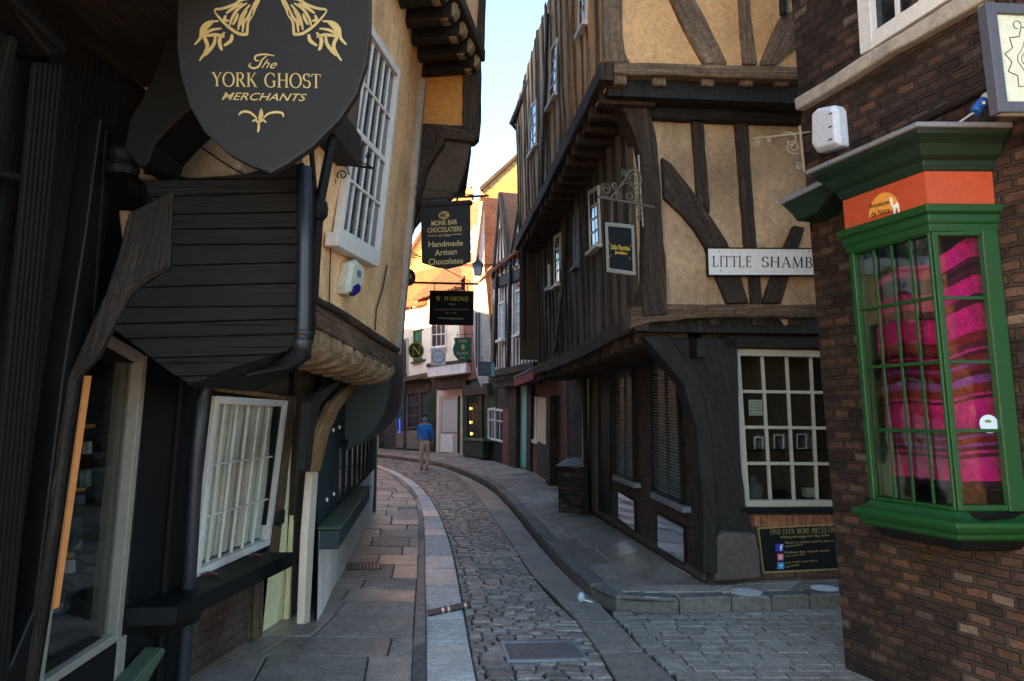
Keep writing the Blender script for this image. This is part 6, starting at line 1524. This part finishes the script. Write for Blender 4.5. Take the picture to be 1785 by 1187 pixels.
pp_(WU2, [(743, 634), (812, 626), (812, 631), (743, 640)], -.1, .30, T_DARK, 'oriel_moulding', h2, .01)
pp_(WU2, [(750, 660), (812, 652), (812, 672), (790, 676), (756, 680)], -.45, -.05, T_DARK, 'jetty_shadow_board', h2)  # dark board put in for the shadow beneath the oriel jetty
pp_(WG2, [(765, 690), (806, 690), (806, 793), (764, 788)], .0, .06, K_OFFW, 'shopfront', h2)
window(WG2, h2, [(769, 694), (797, 693), (797, 754), (768, 753)], 4, 1, fm=K_OFFW, gm=CURT, fw=.06, mw=.05, d0=.05, d1=.10, gd=.02)
pp_(WG2, [(768, 757), (789, 757), (789, 790), (767, 787)], .06, .10, K_WHITE, 'white_panel', h2, .01)
pp_(WG2, [(798, 690), (800, 690), (799, 790), (797, 790)], .06, .12, T_DARK, 'post', h2)
e2 = WU2.P(-.2, ze2, .3); ed2 = Vector((*(-WU2.n * .70), .71))
m = roof_tiles(e2, Vector((*WU2.e, 0)), ed2, WG2.L + .8, 3.0); part('roof', m, TILED, h2)
# --- narrow house: green shop, brick upper part, white coved flank
WG3 = FW(806, 793, 862, 804); WU3 = WG3.off(.3)
h3 = thing('narrow_brick_house', 'narrow brick house above a green shopfront with lit lamps', 'house', WG3.P(1, .1))
back(WG3, .0, WG3.L + .1, 3.2, -.01, h3, K_DGREEN)
back(WG3, .0, WG3.off(.1).px(837, 400)[0], WU3.px(825, 345)[1], .1, h3, B_RED, 1.2, 3.0)
for q in ([(816, 405), (822, 402), (823, 440), (817, 441)], [(824, 395), (828, 393), (829, 475), (825, 478)], [(812, 510), (817, 509), (817, 545), (812, 546)]):
    window(WG3.off(.1), h3, q, 1, 2, fm=K_WHITE, gm=GLB, **WIN)
window(WG3, h3, [(813, 690), (839, 688), (840, 768), (813, 766)], 4, 3, fm=K_DGREEN, gm=GLD, **WIN)
for k, (u, v) in enumerate(((820, 712), (820, 736), (821, 756))):
    m = MB(); m.blob(WG3.P(*WG3.px(u, v, .05), .05), .03, .03, .05, 8, 6)
    lm = thing('window_lamp', ['small lit yellow lamp, topmost in the green shop window', 'brightest small lit lamp in the middle of the green shop window', 'small lit lamp lowest in the green shop window'][k], 'lamp', WG3.P(*WG3.px(u, v, .05), .05), 'lit lamps in the green shop window')
    part('bulb', m, M_flat('lit lamp %d' % k, (1.0, .55, .08), .4, emit=.7), lm)
pp_(WG3, [(806, 768), (842, 770), (842, 800), (806, 794)], 0, .25, K_DGREEN, 'stall_riser', h3, .02)
pp_(WG3, [(806, 764), (842, 765), (842, 770), (806, 768)], 0, .32, K_LEDGE, 'ledge', h3, .01)
pp_(WG3, [(805, 672), (848, 668), (850, 686), (805, 690)], 0, .2, T_DARK, 'fascia', h3)
window(WG3, h3, [(850, 712), (862, 710), (862, 768), (850, 766)], 2, [.35], fm=K_WHITE, gm=GLD, **WIN)
# --- timber framed gabled house
WG4 = FW(860, 803, 936, 823); WU4 = WG4.off(.45)
h4 = thing('gabled_house', 'far timber framed house with tall narrow gables and clay tile roof', 'house', WG4.P(1, .1))
s40 = WU4.px(858, 600)[0]; s41 = WU4.px(936, 600)[0]
back(WG4, .0, WG4.L, 3.0, -.01, h4, T_DARK)
zj4 = WU4.px(900, 645)[1]; ze4 = WU4.px(900, 452)[1]
m = panel(WU4, s40, s41, zj4, ze4 + .1, amp=.015); part('upper_wall', m, P_PINK, h4, axis=WU4); back(WU4, s40, s41, ze4, -.05, h4, P_BROWN, 4, zj4)
nst = 15
for k in range(nst):
    s_ = s40 + (s41 - s40) * (k + .3) / nst; m = MB(); m.beam(WU4, [(s_, zj4), (s_ + RND.uniform(-.06, .06), (zj4 + ze4) / 2), (s_ + RND.uniform(-.05, .05), ze4)], RND.uniform(.07, .11), 0, .02, .02); part('stud', m, [T_GREY, T_MID, T_DARK][k % 3], h4)
m = MB(); m.beam(WU4, [(s40, zj4 + .05), (s41, zj4 + .0)], .2, -.05, .10, .02); part('bressumer', m, T_DARK, h4)
for k in range(18):
    s_ = s40 + (s41 - s40) * (k + .5) / 18; m = MB(); m.wbox(WU4, s_ - .05, s_ + .05, zj4 - .22, zj4 - .06, -.4, .06); part('joist_end', m, T_MID, h4)
tp(WU4, [(858, 486), (900, 470), (936, 440), (936, 462), (902, 488), (858, 504)], 0, .10, T_DARK, 'wall_plate', h4)
for q in ([(868, 528), (877, 524), (877, 590), (868, 593)], [(897, 506), (908, 502), (908, 580), (897, 584)]): window(WU4, h4, q, 2, 4, fm=K_WHITE, gm=M_flat('pale blind', (.5, .48, .45), .6), sill=(.05, .08, .08), fw=.06, mw=.03, d0=.05, d1=.12, gd=.02)
for q in ([(862, 640), (866, 480)], [(886, 640), (890, 455)]):
    m = MB(); m.tube([WU4.P(*WU4.px(*q[0], .15), .15), WU4.P(*WU4.px(*q[1], .15), .15)], .06, 8); part('downpipe', m, IRON, h4)
for gp in ([(861, 486), (873, 338), (891, 470)], [(888, 470), (906, 362), (925, 448)]):
    q = pxq(WU4, gp, .05); m = MB(); m.prism(WU4, q, -.05, .04)
    ap = Vector(q[1]); L_, R__ = Vector(q[0]), Vector(q[2]); gb = part('gable', m, P_PINK, h4, axis=WU4)
    m = MB()
    for e_ in (L_, R__): m.bar(WU4, e_, ap, .13, .0, .13)
    part('bargeboard', m, T_MID, gb)
    m = MB()
    for f in (.25, .5, .75):
        b = L_.lerp(R__, f); t = ap.lerp(b, .35 if f == .5 else .55); m.bar(WU4, b, ap.lerp(b, abs(f - .5) * 1.2 + .12), .09, .03, .08)
    part('studs', m, T_MID, gb)
    # little dormer roof behind the gable
    for e_ in (L_, R__):
        m = MB(); A, B = WU4.P(*ap, .12), WU4.P(*e_, .12); bk_ = Vector((*(-WU4.n * 3.2), 0)); m.loft([[A, B, B + Vector((0, 0, .06)), A + Vector((0, 0, .06))], [p + bk_ for p in (A, B, B + Vector((0, 0, .06)), A + Vector((0, 0, .06)))]]); part('dormer_slope', m, TILE, h4)
e4 = WU4.P(s40 - 1.3, ze4 - .05, .2); ed4 = Vector((*(-WU4.n * .62), .78)); 
m = roof_tiles(e4, Vector((*WU4.e, 0)), ed4, s41 - s40 + 1.9, 4.0); part('roof', m, TILE, h4)
for pts, mt, nm, d in (([(876, 712), (886, 714), (886, 816), (876, 812)], B_RED, 'brick_pier', .1), ([(886, 660), (900, 660), (899, 815), (886, 812)], T_DARK, 'post', .18), ([(900, 662), (918, 662), (917, 816), (901, 812)], K_MINT, 'door', .04), ([(918, 655), (926, 655), (924, 822), (917, 818)], T_DARK, 'post', .15), ([(858, 652), (936, 650), (936, 668), (858, 676)], T_DARK, 'jetty_board', .4)):
    pp_(WG4, pts, 0, d, mt, nm, h4)
window(WG4, h4, [(862, 712), (877, 714), (877, 772), (862, 768)], 2, [.35], fm=K_WHITE, gm=GLD, **WIN)
pp_(WG4, [(850, 772), (877, 776), (877, 812), (850, 800)], 0, .05, K_BLACK, 'stall_riser', h4)
# white coved flank standing out in front of the narrow house
WC = Wall(XY(atY(826, 600, 25.2)), XY(atY(860, 600, 25.2)), lean=0)
hc = thing('white_flank_wall', 'tall white plastered flank curving in at its foot between green shop and gabled house', 'wall', atY(850, 690, 25.2))
pp_(WC, [(836, 352), (843, 350), (844, 470), (848, 500), (853, 560), (857, 600), (857, 692), (846, 688), (834, 664), (828, 640), (824, 560), (825, 478), (830, 420)], -.5, 0, P_WHITE, 'wall', hc)
for u in (829, 834): pp_(WC, [(u, 545), (u + 2, 545), (u + 2, 640), (u, 640)], 0, .05, T_DARK, 'post', hc)
tp(WC, [(826, 478), (829, 478), (846, 345), (842, 345)], 0, .08, T_DARK, 'bargeboard', hc, 0)
pp_(WC, [(855, 480), (866, 480), (866, 700), (857, 695)], -.3, .05, T_DARK, 'post', hc)
# --- brick house with red awning
WG5 = FW(934, 823, 972, 846); WU5 = WG5.off(.15)
h5 = thing('brick_awning_house', 'red brick house with a dark red awning beside the timber corner house', 'house', WG5.P(1, .1))
z5 = WU5.px(942, 470)[1]
back(WG5, -.1, WG5.L + 1.2, z5, 0, h5, B_RED, 4)
e5 = WU5.P(-1.4, z5 - .1, .25); m = roof_tiles(e5, Vector((*WU5.e, 0)), Vector((*(-WU5.n * .7), .72)), WG5.L + 3, 2.6); part('roof', m, TILED, h5)
tp(WU5, [(933, 560), (938, 566), (955, 520), (955, 500)], 0, .12, T_DARK, 'brace', h5)
m = MB(); a_, b_ = WG5.px(926, 652, 0), WG5.px(966, 660, 0); 
m.loft([[WG5.P(s_, z, d_) for d_, z in ((0, a_[1] + .12), (.55, a_[1] - .15), (.55, a_[1] - .38), (0, a_[1] - .3))] for s_ in (-.5, WG5.L + .1)]); aw = part('awning', m, K_RED, h5)
m = MB(); m.loft([[WG5.P(s_, z, d_) for d_, z in ((0, a_[1] + .16), (.57, a_[1] - .11), (.57, a_[1] - .15), (0, a_[1] + .12))] for s_ in (-.52, WG5.L + .12)]); part('awning_cover', m, M_flat('slate blue cover', (.10, .12, .2), .6), aw)
pp_(WG5, [(936, 692), (952, 694), (951, 776), (936, 768)], 0, .04, K_BEIGE if False else P_CREAM, 'blind_panel', h5)
pp_(WG4, [(924, 690), (937, 692), (937, 770), (924, 765)], 0, .06, P_CREAM, 'blind_panel', h5)
pp_(WG4, [(922, 764), (938, 769), (938, 775), (922, 770)], 0, .12, K_WHITE, 'sill', h5)
pp_(WG4, [(922, 770), (938, 775), (936, 824), (922, 818)], 0, .08, B_RED, 'stall_riser', h5)
pp_(WG5, [(936, 770), (952, 776), (951, 840), (936, 828)], 0, .06, B_BROWN, 'stall_riser', h5)
pp_(WG5, [(952, 690), (959, 690), (958, 846), (951, 841)], 0, .2, T_DARK, 'post', h5)
pp_(WG5, [(960, 690), (966, 690), (966, 850), (960, 848)], 0, .02, K_WHITE, 'door', h5)
# --- sunlit things above the roofs
WT = Wall((-3, 28.5), (3, 28.5), lean=0)
h6 = thing('sunlit_gable_house', 'tall brick gable lit golden by the low sun above the tiled roofs', 'house', (0, 28.5, 0))
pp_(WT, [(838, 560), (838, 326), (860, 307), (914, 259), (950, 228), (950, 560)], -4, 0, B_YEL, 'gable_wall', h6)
tp(WT, [(836, 326), (914, 256), (952, 222), (952, 230), (914, 262), (838, 332)], -4.1, .1, T_DARK, 'verge', h6, 0)
WT2 = Wall((-12, 40), (3, 41), lean=0)
h7 = thing('yellow_gable_house', 'distant yellow rendered gable lit by the sun behind the black signs', 'house', (-5, 40, 0))
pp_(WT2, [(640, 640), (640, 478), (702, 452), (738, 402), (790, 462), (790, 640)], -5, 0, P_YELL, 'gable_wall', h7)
pp_(WT2, [(700, 455), (736, 398), (792, 464), (790, 470), (737, 406), (703, 460)], -5.2, .15, TILED, 'verge', h7)
ch = thing('chimney_stack', 'golden lit chimney stack with four pots on the skyline', 'chimney', atY(805, 480, 37))
WCH = Wall((-6, 37), (3, 37), lean=0)
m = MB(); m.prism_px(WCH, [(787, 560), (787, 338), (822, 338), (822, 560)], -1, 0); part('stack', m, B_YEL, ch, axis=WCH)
m = MB(); m.prism_px(WCH, [(785, 338), (824, 338), (824, 329), (785, 329)], -1.06, .06); part('cap', m, P_YELL, ch)
for k in range(4):
    c = WCH.P(WCH.px(789 + k * 10, 329)[0], WCH.px(790, 329)[1], -.5); m = MB(); m.lathe(c, [(.001, 0), (.13, 0), (.11, .22), (.13, .26), (.001, .26)], 10); part('pot', m, TILE, ch)
h8 = thing('plain_roof_house', 'brick house end with a clay tile roof behind the pale oriel house', 'house', (-2.4, 34, 0))
WT3 = Wall((-6, 35), (-1, 35), lean=0)
pp_(WT3, [(775, 640), (775, 470), (808, 356), (840, 348), (840, 640)], -3, 0, B_RED, 'wall', h8)
# wires
def sag(a, b, n=14, dz=.25): return [a.lerp(b, i / n) - Vector((0, 0, dz * 4 * (i / n) * (1 - i / n))) for i in range(n + 1)]
for k, (p, q, lab) in enumerate(((atY(697, 437, 11), atY(950, 438, 14), 'thin overhead wire crossing the street just below the chocolate sign'), (atY(697, 442, 11), atY(955, 440, 15), 'lower of two thin overhead wires crossing the street'))):
    m = MB(); m.tube(sag(p, q), .008, 5); part('overhead_wire', m, IRON, None, **tagd(lab, 'wire', 'wires across the street'))

# ================================================================== the walker
def person(base, h):
    t = thing('person', 'person in a blue jumper, pale trousers and blue face mask walking up the cobbles', 'person', base)
    def skin(name, nodes, edges, mat, lv=2):
        me = bpy.data.meshes.new(name); me.from_pydata([Vector(n[0]) * h for n in nodes], edges, []); o = bpy.data.objects.new(name, me); link(o, t)
        sk = o.modifiers.new('skin', 'SKIN'); o.data.skin_vertices[0].data[0].use_root = True
        for i, n in enumerate(nodes):
            r = n[1]; r = r if isinstance(r, tuple) else (r, r); o.data.skin_vertices[0].data[i].radius = (r[0] * h, r[1] * h)
        s = o.modifiers.new('sub', 'SUBSURF'); s.levels = lv; s.render_levels = lv
        me.materials.append(mat); sk.use_smooth_shade = True
        dg = bpy.context.evaluated_depsgraph_get(); m2 = bpy.data.meshes.new_from_object(o.evaluated_get(dg)); 
        if len(m2.polygons):
            o.modifiers.clear(); o.data = m2
            for p in m2.polygons: p.use_smooth = True
            if not m2.materials: m2.materials.append(mat)
        return o
    SK = M_flat('skin', (.50, .27, .19), .6); JM = M_plaster('blue knit', (.04, .30, .85), .15, stain=(.02, .15, .5), st=.2); TR = M_plaster('beige cloth', (.70, .50, .36), .15, stain=(.3, .2, .15), st=.2)
    # x right (viewer's right), y away, z up; heights as fractions of stature
    body = [((0, 0, .53), (.060, .042)), ((0, 0, .62), (.055, .038)), ((0, 0, .72), (.060, .040)), ((0, 0, .80), (.045, .032)), ((0, -.005, .845), .030), ((0, -.008, .875), .030),
            ((-.095, 0, .80), .032), ((-.114, 0, .70), .024), ((-.126, .0, .62), .021), ((-.138, -.02, .51), .016), ((-.136, -.03, .475), (.013, .020)),
            ((.095, 0, .80), .032), ((.112, 0, .70), .024), ((.124, .01, .62), .021), ((.134, .03, .51), .016), ((.132, .035, .475), (.013, .020)),
            ((-.047, 0, .48), .048), ((-.052, -.03, .28), .034), ((-.058, .03, .06), .020), ((.047, 0, .48), .048), ((.050, .035, .28), .034), ((.052, -.04, .06), .020)]
    ed = [(0, 1), (1, 2), (2, 3), (3, 4), (4, 5), (3, 6), (6, 7), (7, 8), (8, 9), (9, 10), (3, 11), (11, 12), (12, 13), (13, 14), (14, 15), (0, 16), (16, 17), (17, 18), (0, 19), (19, 20), (20, 21)]
    body.append(((0, -.010, .905), (.040, .046))); body.append(((0, -.010, .955), (.042, .050))); ed += [(5, 22), (22, 23)]
    nb_ = len(body)
    for s in (-1, 1):
        root = 10 if s < 0 else 15; bx_, by_, bz_ = body[root][0]
        for j in range(4):
            i = len(body); fx = by_ + (-.011 + j * .0075)
            body.append(((bx_ - s * .004, fx, bz_ - .018), .0052)); body.append(((bx_ - s * .010, fx - .003, bz_ - .040 + abs(j - 1.5) * .003), .0045)); ed += [(root, i), (i, i + 1)]
        i = len(body); body.append(((bx_ - s * .008, by_ - .020, bz_ - .004), .0058)); body.append(((bx_ - s * .012, by_ - .026, bz_ - .020), .005)); ed += [(root, i), (i, i + 1)]
    skin('body', body, ed, SK)
    # jumper
    jn = [((0, 0, .50), (.074, .056)), ((0, 0, .58), (.074, .056)), ((0, 0, .70), (.082, .058)), ((0, 0, .79), (.070, .052)), ((0, 0, .835), (.042, .042)),
          ((-.092, 0, .792), .038), ((-.116, 0, .70), .030), ((-.130, 0, .61), .027), ((-.137, -.018, .52), .021), ((.092, 0, .792), .038), ((.114, 0, .70), .030), ((.128, .01, .61), .027), ((.134, .026, .52), .021)]
    skin('jumper', jn, [(0, 1), (1, 2), (2, 3), (3, 4), (3, 5), (5, 6), (6, 7), (7, 8), (3, 9), (9, 10), (10, 11), (11, 12)], JM)
    tn = [((0, 0, .535), (.078, .058)), ((0, 0, .49), (.078, .058)), ((-.050, 0, .45), .055), ((-.055, -.03, .27), .042), ((-.060, .035, .055), .033), ((.050, 0, .45), .055), ((.052, .038, .27), .042), ((.054, -.045, .055), .033)]
    skin('trousers', tn, [(0, 1), (1, 2), (2, 3), (3, 4), (1, 5), (5, 6), (6, 7)], TR)
    for s, y in ((-1, .035), (1, -.045)):
        skin('shoe', [((s * .056, y + .02, .030), (.026, .026)), ((s * .058, y - .03, .022), (.024, .020)), ((s * .060, y - .085, .016), (.022, .015))], [(0, 1), (1, 2)], M_flat('dark shoe', (.03, .02, .02), .5), 2)
    hair = MB(); c = Vector((0, .004, .963))
    def hp(a, b):
        th = b * math.pi * .52; ph = 2 * math.pi * a; k_ = 1 + .05 * noise.noise(Vector((math.cos(ph) * 4, math.sin(ph) * 4, b * 6)))
        z = .050 * math.cos(th); fr = max(0, -math.sin(ph)); z += fr * b * .018
        return base_v + (c + Vector((.051 * k_ * math.sin(th) * math.cos(ph), .058 * k_ * math.sin(th) * math.sin(ph), z))) * h
    base_v = worldloc(t); hair.grid(hp, 22, 9); part('hair', hair, M_flat('brown hair', (.09, .035, .02), .8), t, smooth=True)
    mk = MB(); mk.grid(lambda a, b: base_v + Vector((.046 * math.sin((a - .5) * 2.6), -.012 - .052 * math.cos((a - .5) * 2.4) - .006 * math.sin(b * math.pi), .880 + .045 * b)) * h, 12, 6); part('face_mask', mk, M_flat('blue mask cloth', (.06, .34, .60), .8), t, smooth=True)
    ey = MB()
    for s in (-1, 1): ey.blob(base_v + Vector((s * .018, -.052, .940)) * h, .006 * h, .004 * h, .004 * h, 8, 6)
    part('eyes', ey, INK, t)
    ns = MB(); ns.blob(base_v + Vector((0, -.060, .925)) * h, .007 * h, .010 * h, .014 * h, 8, 6); part('nose', ns, SK, t, smooth=True)
    er = MB()
    for s in (-1, 1):
        e_ = MB(); e_.blob(base_v + Vector((s * .047, -.002, .925)) * h, .006 * h, .010 * h, .017 * h, 8, 6); part('ear', e_, SK, t, smooth=True)
    return t
gp_ = G(740, 819, 0.0); person((gp_.x, gp_.y, 0.005), (gp_.y / ray(740, 722).y * ray(740, 722).z + CAMH) / 1.0 * 1.0)
# ================================================================== unseen left side past the teal shop, added to block the sun
hR = thing('sun_block_terrace', 'unseen tall brown terrace behind the teal shopfront, added to block the sun', 'house', (-3.6, 14, 0))
m = MB(); fr = [(-2.62, 12.45), (-3.45, 16.0), (-4.6, 20.0)]
for a, b in zip(fr, fr[1:]):
    m.loft([[Vector((a[0], a[1], z)), Vector((b[0], b[1], z)), Vector((b[0] - 5, b[1], z)), Vector((a[0] - 5, a[1], z))] for z in (0, 8.6)])
part('wall', m, P_TAN2, hR)
m = MB()
for a, b in zip(fr, fr[1:]):
    m.loft([[Vector((a[0] + .2, a[1], 8.6)), Vector((a[0] - 2.5, a[1], 11.6)), Vector((a[0] - 5, a[1], 8.6))], [Vector((b[0] + .2, b[1], 8.6)), Vector((b[0] - 2.5, b[1], 11.6)), Vector((b[0] - 5, b[1], 8.6))]])
part('roof', m, TILED, hR)

hR2 = thing('low_sun_block_terrace', 'unseen lower terrace at the bend, added to block sun but admit sky light', 'house', (-7, 27, 0))
fr = [(-4.9, 20.3), (-8.0, 27.0), (-12.5, 34.0)]  # unseen row, set low for sky light while still stopping the sun
m = MB()
for a, b in zip(fr, fr[1:]):
    m.loft([[Vector((a[0], a[1], z)), Vector((b[0], b[1], z)), Vector((b[0] - 5, b[1], z)), Vector((a[0] - 5, a[1], z))] for z in (0, 5.2)])
part('wall', m, P_CREAM, hR2)
m = MB()
for a, b in zip(fr, fr[1:]):
    m.loft([[Vector((a[0] + .2, a[1], 5.2)), Vector((a[0] - 2.5, a[1], 7.4)), Vector((a[0] - 5, a[1], 5.2))], [Vector((b[0] + .2, b[1], 5.2)), Vector((b[0] - 2.5, b[1], 7.4)), Vector((b[0] - 5, b[1], 5.2))]])
part('roof', m, TILED, hR2)
